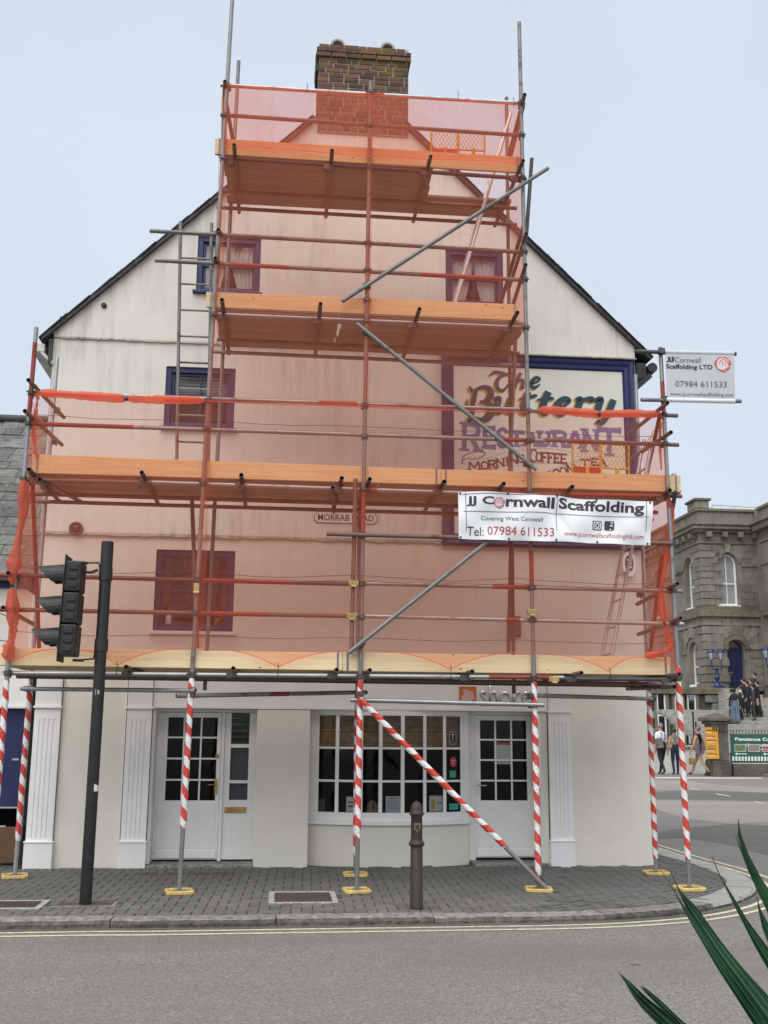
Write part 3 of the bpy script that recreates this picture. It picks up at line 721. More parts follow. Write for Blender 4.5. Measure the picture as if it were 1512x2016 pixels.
# left gutter end, right gutter with bracket
g = MB(); g.box(BX0-.26, BX0-.10, -.06, 7.2, 6.44, 6.55); g.obox((BX0-.10,-.03,6.40), Vector((1,0,-1)).normalized(), Vector((0,1,0)), Vector((1,0,1)).normalized(), .16, .02, .02)
g.build('gutter', M['gutter_white'], bld, .01)
MB().box(BX0-.05, BX0-.004, -.06, 7.2, 6.3, 6.62).build('fascia_board', M['slate_edge'], bld)
g = MB(); g.tube([(BX1+.22,-.10,6.55),(BX1+.22,7.2,6.55)], .07, 10); g.box(BX1+.004, BX1+.14, -.06, 7.2, 6.40, 6.62); g.obox((BX1+.10,-.05,6.36), Vector((1,0,.9)).normalized(), Vector((0,1,0)), Vector((-.9,0,1)).normalized(), .13, .03, .035)
g.build('gutter', M['lead'], bld, fix=True)
# small black vent on the upper left wall
p = W(205, 602, -.02); MB().lathe([(.035,0),(.035,.03),(.02,.035)], (p.x, -.02, p.z), 10, Vector((0,-1,0))).build('pipe_stub', M['lead'], bld)

# ---- chimney, brick by brick
CX0, CX1, CZ0, CZ1 = .325, 1.615, 9.86, 11.22; CY0, CY1 = -.055, .62
ch = MB().box(CX0+.006, CX1-.006, CY0+.006, CY1-.006, CZ0-.001, CZ1-.01).build('chimney', M['mortar'], bld)
BK = [unit_box('brick', M['brick'], .035)]
rb = random.Random(21); nz = 18; hz = (CZ1-CZ0)/nz
def course(z, k, off, y, x0, x1, along='x'):
    x = x0; pat = k % 2
    if pat: x_first = .052
    seq = 0
    while x < x1-.02:
        w_ = rb.choice((.215, .215, .215, .103)) if k % 2 else rb.choice((.103, .215, .215))
        if seq == 0: w_ = rb.choice((.103, .15, .215))
        if x+w_ > x1-.04: w_ = x1-x
        c = x+w_/2; jit = rb.uniform(-.004, .004)
        if along == 'x': piece('brick', BK[0], (c, y+.045-off+jit, z+hz/2+rb.uniform(-.002,.002)), (w_-.014, .1, hz-.014), ch, (0, rb.uniform(-.008,.008), rb.uniform(-.01,.01)))
        else: piece('brick', BK[0], (y+(.045 if y < 1 else -.045)+jit, c, z+hz/2), (.1, w_-.014, hz-.014), ch, (0,0,0))
        x += w_; seq += 1
for k in range(nz):
    z = CZ0+k*hz; off = .035 if k in (nz-2, nz-3) else 0
    if k == nz-1: course(z, k, .0, CY0, CX0+.0, CX1-.05)
    else: course(z, k, off, CY0, CX0-off, CX1+off)
    if k > 1: course(z, k+1, 0, CX0-off, CY0+.105, CY1, 'y'); 
    if k > 6 and k % 2 == 0: course(z, k+1, 0, CX1+off, CY0+.105, CY1, 'y')
MB().box(CX0-.035, CX0-.001, CY0+.05, CY1-.1, 10.82, 11.10).build('side_flashing', M['lead'], ch)
MB().box(CX0+.0, CX1-.0, -.045, CY1, 9.835, CZ0-.002).build('mortar_skirt', M['mortar'], ch, .02)
MB().box(CX0+.02, CX1-.02, .01, CY1-.02, 9.0, 9.834).build('chimney_base', M['mortar'], ch)
for px, yy in ((665, 74), (762, 78)):
    x = W(px, yy, .1).x; mb = MB(); n = 12
    for k in range(n):
        a0, a1 = math.pi*k/n, math.pi*(k+1)/n; r0, r1 = .078, .106
        P = lambda r_, a, y: (x+r_*math.cos(a), y, CZ1+.02+r_*math.sin(a)*1.05)
        mb.add([P(r0,a0,.0),P(r1,a0,.0),P(r1,a1,.0),P(r0,a1,.0),P(r0,a0,.5),P(r1,a0,.5),P(r1,a1,.5),P(r0,a1,.5)], [(0,1,2,3),(7,6,5,4),(1,5,6,2),(0,3,7,4)])
    hood = mb.build('chimney_hood', M['terracotta'], ch); MB().box(x-.08, x+.08, .38, .4, CZ1-.005, CZ1+.15).build('hood_back', M['dark_room'], ch)

# ---- sash windows
def sash(x0, x1, z0, z1, y, kind):
    fw = .075
    win = MB().box(x0, x0+fw, y+.03, y+.12, z0, z1).box(x1-fw, x1, y+.03, y+.12, z0, z1).box(x0+fw, x1-fw, y+.03, y+.12, z1-fw, z1).box(x0+fw, x1-fw, y+.03, y+.12, z0, z0+fw*.8).build('window', M['blue'], bld, .006)
    mid = (z0+z1)/2; xa, xb, za, zb = x0+fw, x1-fw, z0+fw*.8, z1-fw
    for (a, b, yy) in ((mid-.02, zb, y+.062), (za, mid+.02, y+.085)):
        rb_ = MB(); r = .035
        rb_.box(xa, xa+r, yy, yy+.03, a, b).box(xb-r, xb, yy, yy+.03, a, b).box(xa+r, xb-r, yy, yy+.03, b-r, b).box(xa+r, xb-r, yy, yy+.03, a, a+r)
        rb_.build('sash', M['blue'], win, .003)
        cx = (xa+xb)/2
        MB().box(cx-.012, cx+.012, yy+.002, yy+.028, a+r, b-r).build('glazing_bar', M['blue'], win)
        for u0, u1 in ((xa+r, cx-.012), (cx+.012, xb-r)):
            MB().quad((u0,yy+.014,a+r),(u1,yy+.014,a+r),(u1,yy+.014,b-r),(u0,yy+.014,b-r)).build('pane', M['glass'], win, fix=False)
    MB().box(x0-.04, x1+.04, y-.06, y+.10, z0-.045, z0-.001).build('sill', M['blue'] if kind != 'low' else M['wall_lower'], win, .008)
    if kind in ('net', 'net_half'):
        rc = random.Random(int(x0*100))
        for sd_ in ((0, 1) if kind == 'net' else (0, 1)):
            def fn(u, v, s_=sd_):
                wid = (xb-xa)*(.50 - (.24*max(0, (1-v)-.25) if kind == 'net_half' else .10*(1-v)))
                x = xa+u*wid if s_ == 0 else xb-u*wid
                return (x, y+.135+.014*math.sin(u*31+2*v), za+(zb-za)*v)
            MB().grid(fn, 30, 10).build('curtain', M['curtain'], win, fix=False)
    if kind == 'blind':
        for k in range(6):
            z = zb-.03-k*.045
            if z > mid-.02: MB().obox(((xa+xb)/2, y+.17, z), Vector((1,0,0)), Vector((0,.9,-.45)).normalized(), Vector((0,.45,.9)).normalized(), (xb-xa)/2, .022, .002).build('blind_slat', M['white_dull'], win)
    if kind == 'low':
        MB().box(xa, xa+.10, y+.2, y+.22, za, zb).box(xb-.12, xb, y+.2, y+.22, za, zb).box(xa+.28, xa+.36, y+.55, y+.6, za+.3, zb).box(xa, xb, y+.55, y+.6, za+.27, za+.36).build('red_drapes', M['curtain_red'], win)
        MB().lathe([(.035,0),(.05,.03),(.045,.1),(.02,.13),(.015,.17)], (xa+.1, y+.17, za+.03), 10).build('ornament', M['vinyl'], win)
        MB().lathe([(.04,0),(.05,.04),(.04,.08),(.03,.1)], (xb-.13, y+.17, za+.03), 10).build('ornament', M['wood_decor'], win)
    return win
sash(*W1, -.02, 'net_half'); sash(*W2, -.02, 'net_half'); sash(*W3, .0, 'blind'); sash(*W4, .03, 'low')

# ---- shopfront
sf = .30
# cream walls of the ground floor
def cbox(name, x0, x1, y0, y1, z0, z1, mat=None, parent=bld, bev=.006): return MB().box(x0, x1, y0, y1, z0, z1).build(name, mat or M['wall_shop'], parent, bev)
cbox('shop_wall', -2.64, -1.86, .0, .5, -.02, 2.258)
cbox('shop_wall', 3.735, BX1-.001, .0, .5, -.02, 2.258)
cbox('pier', -.255, .405, -.035, .5, -.02, 1.878)
cbox('reveal_wall', 3.325, 3.43, .0, .5, -.02, 1.878)
def pilaster(x0, x1):
    p = MB(); n = 5; mid = [(x0, -.05)]
    # fluted shaft
    fl = (x1-x0-.09)/4; prof = [(x0, .0), (x0, -.055)]
    for i in range(4):
        a = x0+.045+fl*i+fl/2; prof += [(a-.013, -.055), (a-.008, -.043), (a+.008, -.043), (a+.013, -.055)]
    prof += [(x1, -.055), (x1, .0)]
    m = len(prof); za, zb = .34, 1.74
    p.add([(x, y, za) for x, y in prof]+[(x, y, zb) for x, y in prof], [(i, i+1, m+i+1, m+i) for i in range(m-1)])
    p.box(x0, x1, -.055, 0, zb+.0005, 1.868); p.box(x0, x1, -.055, 0, .30, za-.0005)
    o = p.build('pilaster', M['white'], bld)
    MB().box(x0-.012, x1+.012, -.078, .0, -.02, .285).build('plinth_block', M['white'], o, .006)
    MB().box(x0-.02, x1+.02, -.088, .0, .287, .305).build('plinth_moulding', M['white'], o, .004)
    MB().box(x0-.015, x1+.015, -.09, -.0, 1.87, 1.895).build('capital_moulding', M['white'], o, .004)
    MB().box(x0, x1, -.065, .0, 1.897, 2.256).build('console_block', M['white_dull'], o, .004)
pilaster(-2.955, -2.645); pilaster(-1.845, -1.545); pilaster(3.44, 3.73)
fas = MB().box(-1.54, 3.435, -.028, .02, 1.905, 2.257).build('fascia', M['white_dull'], bld, .003)
MB().box(-1.54, 3.435, -.05, .45, 1.882, 1.903).build('fascia_moulding', M['white_dull'], fas, .003)
cbox('head_rail', -1.54, -.26, sf-.02, sf+.05, 1.84, 1.88, M['white_dull']); cbox('head_rail', 2.47, 3.325, sf-.02, sf+.05, 1.84, 1.88, M['white_dull'])
cbox('jamb', -1.54, -1.50, .0, sf+.05, .03, 1.88, M['white_dull'])
def glazed_door(x0, x1, z0, z1, px0, px1, pz0, pz1, cols, rows, handle_x, kind, hand):
    y = sf; st = MB()
    st.box(x0, px0, y, y+.045, z0, z1).box(px1, x1, y, y+.045, z0, z1).box(px0, px1, y, y+.045, pz1, z1).box(px0, px1, y, y+.045, z0, pz0)
    d = st.build('door', M['white'], bld, .003)
    MB().box(x0+.04, x1-.04, y-.008, y-.0005, z0+.13, pz0-.03).build('door_panel', M['white'], d, .004)
    MB().box(x0+.02, x1-.02, y-.022, y-.0005, z0+.015, z0+.115).build('weather_board', M['white'], d, .008)
    gw = .022; cw = (px1-px0-gw*(cols-1))/cols; rh = (pz1-pz0-gw*(rows-1))/rows
    for i in range(cols-1):
        x = px0+cw*(i+1)+gw*i; MB().box(x, x+gw, y+.004, y+.04, pz0, pz1).build('glazing_bar', M['white'], d, .003)
    for j in range(rows-1):
        z = pz0+rh*(j+1)+gw*j
        for i in range(cols):
            x = px0+i*(cw+gw); MB().box(x, x+cw, y+.005, y+.039, z, z+gw).build('glazing_bar', M['white'], d, .003)
    for i in range(cols):
        for j in range(rows):
            x = px0+i*(cw+gw); z = pz0+j*(rh+gw); MB().quad((x,y+.022,z),(x+cw,y+.022,z),(x+cw,y+.022,z+rh),(x,y+.022,z+rh)).build('pane', M['glass_shop'], d, fix=False)
    hz_ = .93; m_ = M['brass'] if kind == 'brass' else M['chrome']
    MB().box(handle_x-.02, handle_x+.02, y-.008, y-.0005, hz_-.10, hz_+.09).tube([(handle_x, y-.008, hz_+.02),(handle_x, y-.05, hz_+.02),(handle_x+hand*.10, y-.052, hz_+.02)], .009, 8).build('handle', m_, d)
    if kind == 'brass': MB().lathe([(.025,0),(.025,.012),(.012,.014)], (handle_x, y, 1.30), 14, Vector((0,-1,0))).build('lock', m_, d)
    return d
a = W(332, 1412, sf); b = W(423, 1576, sf); a2 = W(945, 1418, sf); b2 = W(1039, 1576, sf)
xl, xr = W(304, 1550, sf).x, W(432, 1550, sf).x
d1 = glazed_door(-1.50, xr, .05, 1.835, a.x, b.x, b.z, a.z, 3, 4, W(427, 1505, sf).x, 'brass', -1)
MB().box(xr+.004, xr+.045, sf-.03, sf+.05, .03, 1.838).build('mullion', M['white'], bld, .004)
# sidelight
s0, s1 = xr+.047, -.257; e0, e1 = W(454, 1410, sf).x+.015, W(492, 1410, sf).x
zz = [(W(470, 1465, sf).z, W(470, 1404, sf).z), (W(470, 1536, sf).z, W(470, 1472, sf).z), (W(470, 1575, sf).z, W(470, 1542, sf).z)]
st = MB().box(s0, e0, sf, sf+.045, .05, 1.835).box(e1, s1, sf, sf+.045, .05, 1.835).box(e0, e1, sf, sf+.045, .05, zz[2][0]).box(e0, e1, sf, sf+.045, zz[0][1], 1.835).box(e0, e1, sf, sf+.045, zz[2][1], zz[1][0]).box(e0, e1, sf, sf+.045, zz[1][1], zz[0][0])
side = st.build('sidelight', M['white'], bld, .003)
for k, (z0, z1) in enumerate(zz):
    MB().quad((e0,sf+.02,z0),(e1,sf+.02,z0),(e1,sf+.02,z1),(e0,sf+.02,z1)).build('pane', M['glass_shop'], side, fix=False)
    if k == 0:
        for j in range(5):
            z = z0+(z1-z0)*(j+.5)/5; MB().obox(((e0+e1)/2, sf+.035, z), Vector((1,0,0)), Vector((0,.6,.8)), Vector((0,-.8,.6)), (e1-e0)/2, .042, .002).build('louvre', M['glass_far'], side)
    else: MB().box(e0, e1, sf+.07, sf+.075, z0, z1).build('frosted_backing', M['ink_soft'], side)
q = W(465, 1595, sf); MB().box(q.x-.145, q.x+.125, sf-.012, sf-.0005, q.z-.035, q.z+.04).build('letter_plate', M['brass'], side, .004)
MB().box(q.x-.12, q.x+.10, sf-.016, sf-.0125, q.z-.015, q.z+.02).build('letter_flap', M['brass'], side, .004)
q = W(499, 1503, .1); MB().box(-.285, -.2555, .06, .14, q.z-.10, q.z+.10).build('meter_box', M['white_dull'], side, .006)
# right door
xl2, xr2 = W(934, 1550, sf).x, W(1066, 1550, sf).x
glazed_door(xl2+.01, 3.32, .06, 1.835, a2.x, b2.x, b2.z, a2.z, 3, 4, W(938, 1512, sf).x+.02, 'chrome', 1)
MB().box(2.46, xl2+.006, sf-.03, sf+.05, .03, 1.838).build('mullion', M['white_dull'], bld, .004)
# notices in the right door and framed menu case on the jamb
q = W(992, 1500, sf); MB().box(q.x-.105, q.x+.10, sf+.028, sf+.031, q.z-.03, q.z+.25).build('door_notice', M['paper'], bld)
MB().box(q.x-.105, q.x+.10, sf+.0255, sf+.0275, q.z+.215, q.z+.25).build('notice_heading', M['orange'], bld)
mc = thing('menu_case', (3.31, .15, 1.0), 'narrow framed menu case fixed to the side of the right doorway', 'menu case')
z0, z1 = W(1070, 1548, .1).z, W(1070, 1408, .1).z
MB().box(3.285, 3.324, .02, .27, z0, z1).build('case', M['alu'], mc, .004); MB().box(3.281, 3.2845, .04, .25, z0+.03, z1-.03).build('menu_sheet', M['paper'], mc)
MB().box(3.27, 3.335, -.012, .012, z0-.02, z1+.02).build('case_edge', M['white'], mc, .004)

# ---- bow window
BXA, BXB, YB, BUL = .41, 2.455, .24, .27
def bow(u): return Vector((BXA+(BXB-BXA)*u, YB-BUL*(1-(2*u-1)**2)))
def bow_band(name, z0, z1, y0, y1, mat, parent, n=28):       # curved band of some thickness (y0 front, y1 back, relative)
    vs = []; fs = []
    for i in range(n+1):
        p = bow(i/n); vs += [(p.x, p.y+y0, z0), (p.x, p.y+y0, z1), (p.x, p.y+y1, z1), (p.x, p.y+y1, z0)]
    for i in range(n):
        for k in range(4): fs.append((i*4+k, i*4+(k+1) % 4, (i+1)*4+(k+1) % 4, (i+1)*4+k))
    fs += [(0,1,2,3), (n*4+3, n*4+2, n*4+1, n*4)]
    return MB().add(vs, fs).build(name, mat, parent, .004)
zp = [W(760, 1600, .0).z, W(760, 1538, .0).z, W(760, 1473, .0).z, W(760, 1409, .0).z]
bw = bow_band('bow_window', zp[3], 1.879, -.02, .04, M['white'], bld)
bow_band('stall_riser', -.02, .482, .0, .2, M['wall_shop'], bw)
bow_band('window_sill', .484, .535, -.05, .06, M['white'], bw)
bow_band('bottom_rail', .536, zp[0], -.02, .04, M['white'], bw)
cols_px = [(627.6,660), (667,706), (714,745.5), (752.5,789), (796,833), (839,872), (878,906)]
us = []
for k, (xa_, xb_) in enumerate(cols_px):
    def solve(px):
        lo, hi = 0.0, 1.0
        for _ in range(30):
            m_ = (lo+hi)/2; p = bow(m_); v = Vector((p.x, p.y, 1.2))-CAM_LOC; x = 756+FPX*v.dot(RT)/v.dot(FW)
            if x < px: lo = m_
            else: hi = m_
        return (lo+hi)/2
    us.append((solve(xa_), solve(xb_)))
edges = [0.0]+[e for p in us for e in p]+[1.0]
for k in range(0, len(edges), 2):
    u0, u1 = edges[k], edges[k+1]; p, q = bow(u0), bow(u1)
    MB().add([(p.x,p.y-.02,zp[0]),(q.x,q.y-.02,zp[0]),(q.x,q.y-.02,zp[3]),(p.x,p.y-.02,zp[3]),(p.x,p.y+.04,zp[0]),(q.x,q.y+.04,zp[0]),(q.x,q.y+.04,zp[3]),(p.x,p.y+.04,zp[3])], [(0,1,2,3),(7,6,5,4),(0,3,7,4),(1,5,6,2)]).build('mullion', M['white'], bw)
gb = .013
for u0, u1 in us:
    p, q = bow(u0), bow(u1)
    for j in (1, 2):
        z = zp[j]; MB().add([(p.x,p.y-.015,z-gb),(q.x,q.y-.015,z-gb),(q.x,q.y-.015,z+gb),(p.x,p.y-.015,z+gb),(p.x,p.y+.03,z-gb),(q.x,q.y+.03,z-gb),(q.x,q.y+.03,z+gb),(p.x,p.y+.03,z+gb)], [(0,1,2,3),(7,6,5,4),(0,4,5,1),(3,2,6,7)]).build('glazing_bar', M['white'], bw)
    for j in range(3):
        za, zb = zp[j]+(gb if j else 0), zp[j+1]-(gb if j < 2 else 0)
        MB().quad((p.x,p.y+.008,za),(q.x,q.y+.008,za),(q.x,q.y+.008,zb),(p.x,p.y+.008,zb)).build('pane', M['glass_shop'], bw, fix=False)
# bamboo blind gathered behind the top row of panes
bl = thing('bamboo_blind', (1.43, .42, 1.8), 'brown bamboo roll blind lowered behind the top panes of the bow window', 'blind')
nbl = 15
for k in range(nbl):
    z = zp[3]-.01-(zp[3]-zp[2]+.01)*k/nbl
    MB().tube([(BXA+.04, .27+.012*math.sin(k*2.1), z), (BXB-.04, .27+.012*math.cos(k*1.7), z+.004*math.sin(k))], .011, 6).build('slat', M['blind'], bl)
MB().box(BXA+.03, BXB-.03, .285, .29, zp[2]+.0, zp[3]).build('blind_cloth', M['blind'], bl)
# dark interior: display shelf, back wall, things on the sill
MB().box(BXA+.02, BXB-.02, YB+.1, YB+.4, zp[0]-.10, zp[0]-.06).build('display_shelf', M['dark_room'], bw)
def placard(px, py, y, w_, h_, mats, label, lines=(), name='card', cat='card', frame=None):
    p = W(px, py, y); t = thing(name, (p.x, y, p.z), label, cat)
    MB().box(p.x-w_/2, p.x+w_/2, y, y+.012, p.z, p.z+h_).build('sheet', mats, t)
    if frame: MB().box(p.x-w_/2-.012, p.x+w_/2+.012, y+.003, y+.02, p.z-.012, p.z+h_+.012).build('frame', frame, t)
    for (u, v, lw, lh, m_) in lines: MB().box(p.x-w_/2+u*w_, p.x-w_/2+(u+lw)*w_, y-.0025, y-.0005, p.z+v*h_, p.z+(v+lh)*h_).build('print', m_, t)
    return t
placard(691, 1598, .16, .12, .18, M['paper'], 'white framed card behind the second pane column at the bottom of the bow window', [(.15,.6,.7,.08,M['ink_soft']),(.2,.3,.5,.12,M['ink_soft'])], frame=M['ink'])
placard(774, 1600, .13, .19, .20, M['paper'], 'white notice sheet standing in the middle of the bow window', [(.25,.85,.5,.05,M['red_print'])]+[(.15,.7-.12*k,.7,.025,M['ink_soft']) for k in range(5)])
placard(860, 1596, .16, .17, .17, M['paper'], 'cream framed card with yellow print at the right of the bow window', [(.08,.1,.28,.7,M['yellow']),(.5,.5,.12,.12,M['ink']),(.7,.5,.12,.12,M['ink'])], frame=M['alu'])
p = W(733, 1600, .15); t = thing('carved_ornament', (p.x, .15, p.z), 'small brown carved wooden ornament on the bow window sill', 'ornament')
MB().lathe([(.085,0),(.085,.03),(.075,.08),(.05,.125),(.02,.15)], p, 12).build('shell', M['wood_decor'], t); MB().box(p.x-.006, p.x+.006, p.y-.09, p.y-.02, p.z, p.z+.13).build('slot', M['ink'], t)
p = W(630, 1594, .3); tag(MB().box(p.x-.02, p.x+.06, .30, .36, p.z-.02, p.z+.13).build('cardboard_box', M['card_box'], None, .004), 'small brown box at the lower left corner of the bow window', 'box')
def sticker(px, py, w_, h_, mat, label, round_=False, txt=None, tm=None, name='window_sticker', face=None):
    u = None; p = W(px, py, .12); lo, hi = .0, 1.0
    for _ in range(30):
        m_ = (lo+hi)/2; b_ = bow(m_); v = Vector((b_.x, b_.y, p.z))-CAM_LOC
        if 756+FPX*v.dot(RT)/v.dot(FW) < px: lo = m_
        else: hi = m_
    b_ = bow(lo); t_ = (bow(lo+.01)-bow(lo-.01)).normalized(); tx = Vector((t_.x, t_.y, 0)); nx = Vector((t_.y, -t_.x, 0)); c = Vector((b_.x, b_.y, W(px, py, b_.y).z))+nx*.0
    t = thing(name, c, label, 'sticker')
    F = lambda u, v, d: c+tx*u+Vector((0,0,1))*v+nx*(d+.004)
    if round_: poly_ = [(w_/2*math.cos(a_), h_/2*math.sin(a_)) for a_ in [2*math.pi*k/20 for k in range(20)]]
    else: poly_ = [(-w_/2,-h_/2),(w_/2,-h_/2),(w_/2,h_/2),(-w_/2,h_/2)]
    MB().prism(poly_, -.002, .0, F).build('film', mat, t)
    if face: MB().prism([(a_*.9, b_*.93) for a_, b_ in poly_], .0004, .0012, F).build('face', face, t)
    for k, (s_, u, v, ww, hh, m_) in enumerate(txt or []): text_mesh('print', s_, ww, hh, m_, lambda a, b, d: F(u+a, v+b, d), t, bold=.01)
    return t
sticker(891, 1453, .10, .155, M['paper'], 'dark blue sticker with a white letter T in the top right pane of the bow', face=M['cl_navy'], txt=[('T', -.025, -.025, .05, .075, M['paper']), ('TRENCHER\'S', -.03, -.052, .06, .01, M['paper'])])
sticker(892, 1500, .10, .13, M['red_print'], 'round red sticker in the right middle pane of the bow window', True, txt=[('MICHELIN', -.035, .008, .07, .014, M['paper']), ('2019', -.018, -.03, .036, .018, M['paper'])])
sticker(891, 1524, .095, .085, M['teal_sticker'], 'square teal sticker below the round red one in the bow window')
sticker(893, 1588, .135, .075, M['teal_sticker'], 'wide teal sticker in the bottom right pane of the bow window', txt=[('TripAdvisor', -.055, -.005, .09, .016, M['ink'])])

# ---- things fixed to the wall
rs_ = thing('shop_sign', (2.3, -.03, 2.0), 'brushed metal lettering reading shore with an orange square emblem on the white fascia', 'sign')
pa, pb = W(904, 1384, -.03), W(937, 1352, -.03)
MB().box(pa.x, pb.x, -.05, -.0285, pa.z, pb.z).build('emblem_plate', M['orange'], rs_, .002)
mb = MB(); cxm, czm = (pa.x+pb.x)/2, (pa.z+pb.z)/2; hw = (pb.x-pa.x)/2*.86
for k in range(8):
    rr = hw*(.25+.2*k)
    pts = []
    for j in range(7):
        a_ = R(20+25*j); u = -hw*.9+rr*math.cos(a_)*1.1+hw*.4; v = -hw*1.0+rr*math.sin(a_)
        if abs(u) < hw and abs(v) < hw: pts.append((u, v))
    if len(pts) > 2: ribbon(mb, pts, .007, lambda u, v, d: (cxm+u, -.05-d, czm+v), .0008+.00005*k)
for k in range(5): ribbon(mb, [(-hw*.7+k*hw*.3, -hw*.9), (-hw*.5+k*hw*.3, hw*.1+.02*math.sin(k*4))], .005, lambda u, v, d: (cxm+u, -.05-d, czm+v), .0015)
mb.build('emblem_tree', M['paper'], rs_, fix=False)
pa, pb = W(944, 1386, -.03), W(1043, 1350, -.03)
tm_ = text_mesh('letters', 'shore', pb.x-pa.x, pb.z-pa.z+.01, M['steel_letter'], lambda u, v, d: (pa.x+u, -.075, pa.z+v), rs_, bold=-.004)
sm = tm_.modifiers.new('thick', 'SOLIDIFY'); sm.thickness = .045; sm.offset = -1

ns_ = thing('street_name_sign', (.8, .0, 4.35), 'long cast street name plate reading MORRAB ROAD on the wall', 'sign')
pa, pb = W(618, 1031, .0), W(743, 1009, .0)
c_ = ((pa.x+pb.x)/2, (pa.z+pb.z)/2); w2, h2 = (pb.x-pa.x)/2, .075
pl = [(-w2+.03,-h2),(w2-.03,-h2),(w2-.03,-h2+.025),(w2,-h2+.03),(w2,h2-.03),(w2-.03,h2-.025),(w2-.03,h2),(-w2+.03,h2),(-w2+.03,h2-.025),(-w2,h2-.03),(-w2,-h2+.03),(-w2+.03,-h2+.025)]
F = lambda u, v, d: (c_[0]+u, -.004-d, c_[1]+v)
MB().prism([(u*1.0, v) for u, v in pl], .0, .012, F).build('border', M['ink_soft'], ns_); MB().prism([(u*.98, v*.9) for u, v in pl], .0125, .014, F).build('plate', M['wall_upper'], ns_)
text_mesh('letters', 'MORRAB ROAD', w2*2-.10, .085, M['ink'], lambda u, v, d: F(-w2+.05+u, -.0425+v, .0145+d), ns_, bold=.015)
p = W(150, 1041, .0); t = thing('wall_vent', (p.x, 0, p.z), 'round dark red louvred vent on the wall under the left scaffold deck', 'vent')
MB().lathe([(.088,0),(.088,.03),(.07,.04),(.062,.02)], (p.x, 0, p.z), 24, Vector((0,-1,0))).build('ring', M['rust_tube'], t); MB().lathe([(.055,0),(.05,.03),(.02,.045)], (p.x, 0, p.z), 20, Vector((0,-1,0))).build('cap', M['sign_brown'], t)
p = W(1236, 1112, .03); t = thing('alarm_box', (p.x, .0, p.z), 'oval white alarm box with dark panel on the wall beside the ladder', 'alarm')
ov = [(.09*math.copysign(abs(math.cos(a_))**.8, math.cos(a_)), .17*math.copysign(abs(math.sin(a_))**.8, math.sin(a_))) for a_ in [2*math.pi*k/24 for k in range(24)]]
F2 = lambda u, v, d: (p.x+u, .03-d, p.z+v)
MB().prism(ov, 0, .06, F2).build('casing', M['vinyl'], t, .01); MB().prism([(u*.62, v*.62+.01) for u, v in ov], .0605, .066, F2).build('front_panel', M['ink'], t)
for k in range(3): MB().box(p.x-.035, p.x+.035, -.0405, -.037, p.z+.045-.05*k, p.z+.07-.05*k).build('marking', M['vinyl'], t)
p = W(1013, 1235, .03); t = thing('junction_box', (p.x, .0, p.z), 'small brown junction box on the wall right of centre below the banner', 'box')
MB().box(p.x-.075, p.x+.075, -.03, .03, p.z-.13, p.z+.14).build('casing', M['rust_tube'], t, .01); MB().box(p.x-.06, p.x+.06, -.034, -.0305, p.z-.115, p.z+.125).build('cover_plate', M['rust_tube'], t, .004)
# ---------------------------------------------------------------- scaffold
FY, RY = -2.10, -.85
scf = thing('scaffold', (.9, -1.5, 0), 'tube and board scaffold standing before the whole front with a tower up to the chimney', 'scaffold')
rt_ = random.Random(31)
def T(name, p0, p1, mat, bands=(), r=.0242, tape=None, hollow=.82):
    p0, p1 = Vector(p0), Vector(p1)
    o = MB().tube([p0, p1], r, 12, True, 0, False, hollow).build(name, M[mat], scf, fix=False)
    for a, b in bands: MB().tube([p0.lerp(p1, a), p0.lerp(p1, b)], r+.0012, 12, False).build('red_band', M['red_tube'], o, fix=False)
    if tape:
        a, b = tape; n = 26
        pts = [p0.lerp(p1, a+(b-a)*i/n) for i in range(n+1)]
        rr = [r+.008+rt_.uniform(-.0025, .004) for i in range(n+1)]; rr[0] = r+.004; rr[-1] = r+.003
        MB().tube(pts, rr, 14, False, 0, True).build('warning_tape', M['tape'], o, fix=False)
    return o
# coupler mesh: a ring about the upright, a ring about the cross tube, bolts
cb = MB(); cb.tube([(0,0,-.028),(0,0,.028)], .034, 12); cb.tube([(-.028,.055,0),(.028,.055,0)], .034, 12); cb.box(-.03,.03,.012,.045,-.03,.03)
cb.tube([(.034,-.02,.0),(.034,.10,.0)], .009, 6); cb.tube([(-.05,.0,.012),(.05,.0,.012)], .008, 6); cb.tube([(.02,.055,-.05),(.02,.055,.045)], .008, 6); cb.box(-.018,.018,-.045,-.03,-.016,.016)
CPL = cb.mesh('coupler', M['coupler']); CPLG = cb.mesh('sleeve_coupler', M['coupler_gold'])
def coupler(p, rz=0.0, rx=0.0, me=None): return piece('coupler', me or CPL, p, (1,1,1), scf, (rx, 0, rz))
# uprights, front row
S1b, S1t = (-2.83, FY, .03), (-2.79, FY, 6.0)
S2b, S2t = (-.95, FY, .03), (-.775, FY, 10.75)
S3b, S3t = (.86, FY, .03), (.91, FY, 9.30)
S4b, S4t = (2.775, FY, .03), (2.75, FY, 10.26)
S5b, S5t = (4.41, FY, .03), (4.365, FY, 6.08)
def zfrac(b, t, z): return (z-b[2])/(t[2]-b[2])
def zpx(py, px, Y): return W(px, py, Y).z
T('standard', S1b, S1t, 'galv', [(.83, .97)], tape=(.06, zfrac(S1b, S1t, 2.12)))
T('standard', S2b, S2t, 'galv_old', tape=(zfrac(S2b, S2t, zpx(1630, 357, FY)), zfrac(S2b, S2t, 2.16)))
T('standard', S3b, S3t, 'galv_old', [(.40, .46)], tape=(zfrac(S3b, S3t, zpx(1650, 705, FY)), zfrac(S3b, S3t, 2.2)))
T('standard', S4b, S4t, 'galv_old', [(.31, .35)], tape=(zfrac(S4b, S4t, zpx(1722, 1058, FY)), zfrac(S4b, S4t, 2.22)))
T('standard', S5b, S5t, 'galv', [(.86, .93), (.68, .72)], tape=(zfrac(S5b, S5t, zpx(1692, 1354, FY)), zfrac(S5b, S5t, 2.36)))
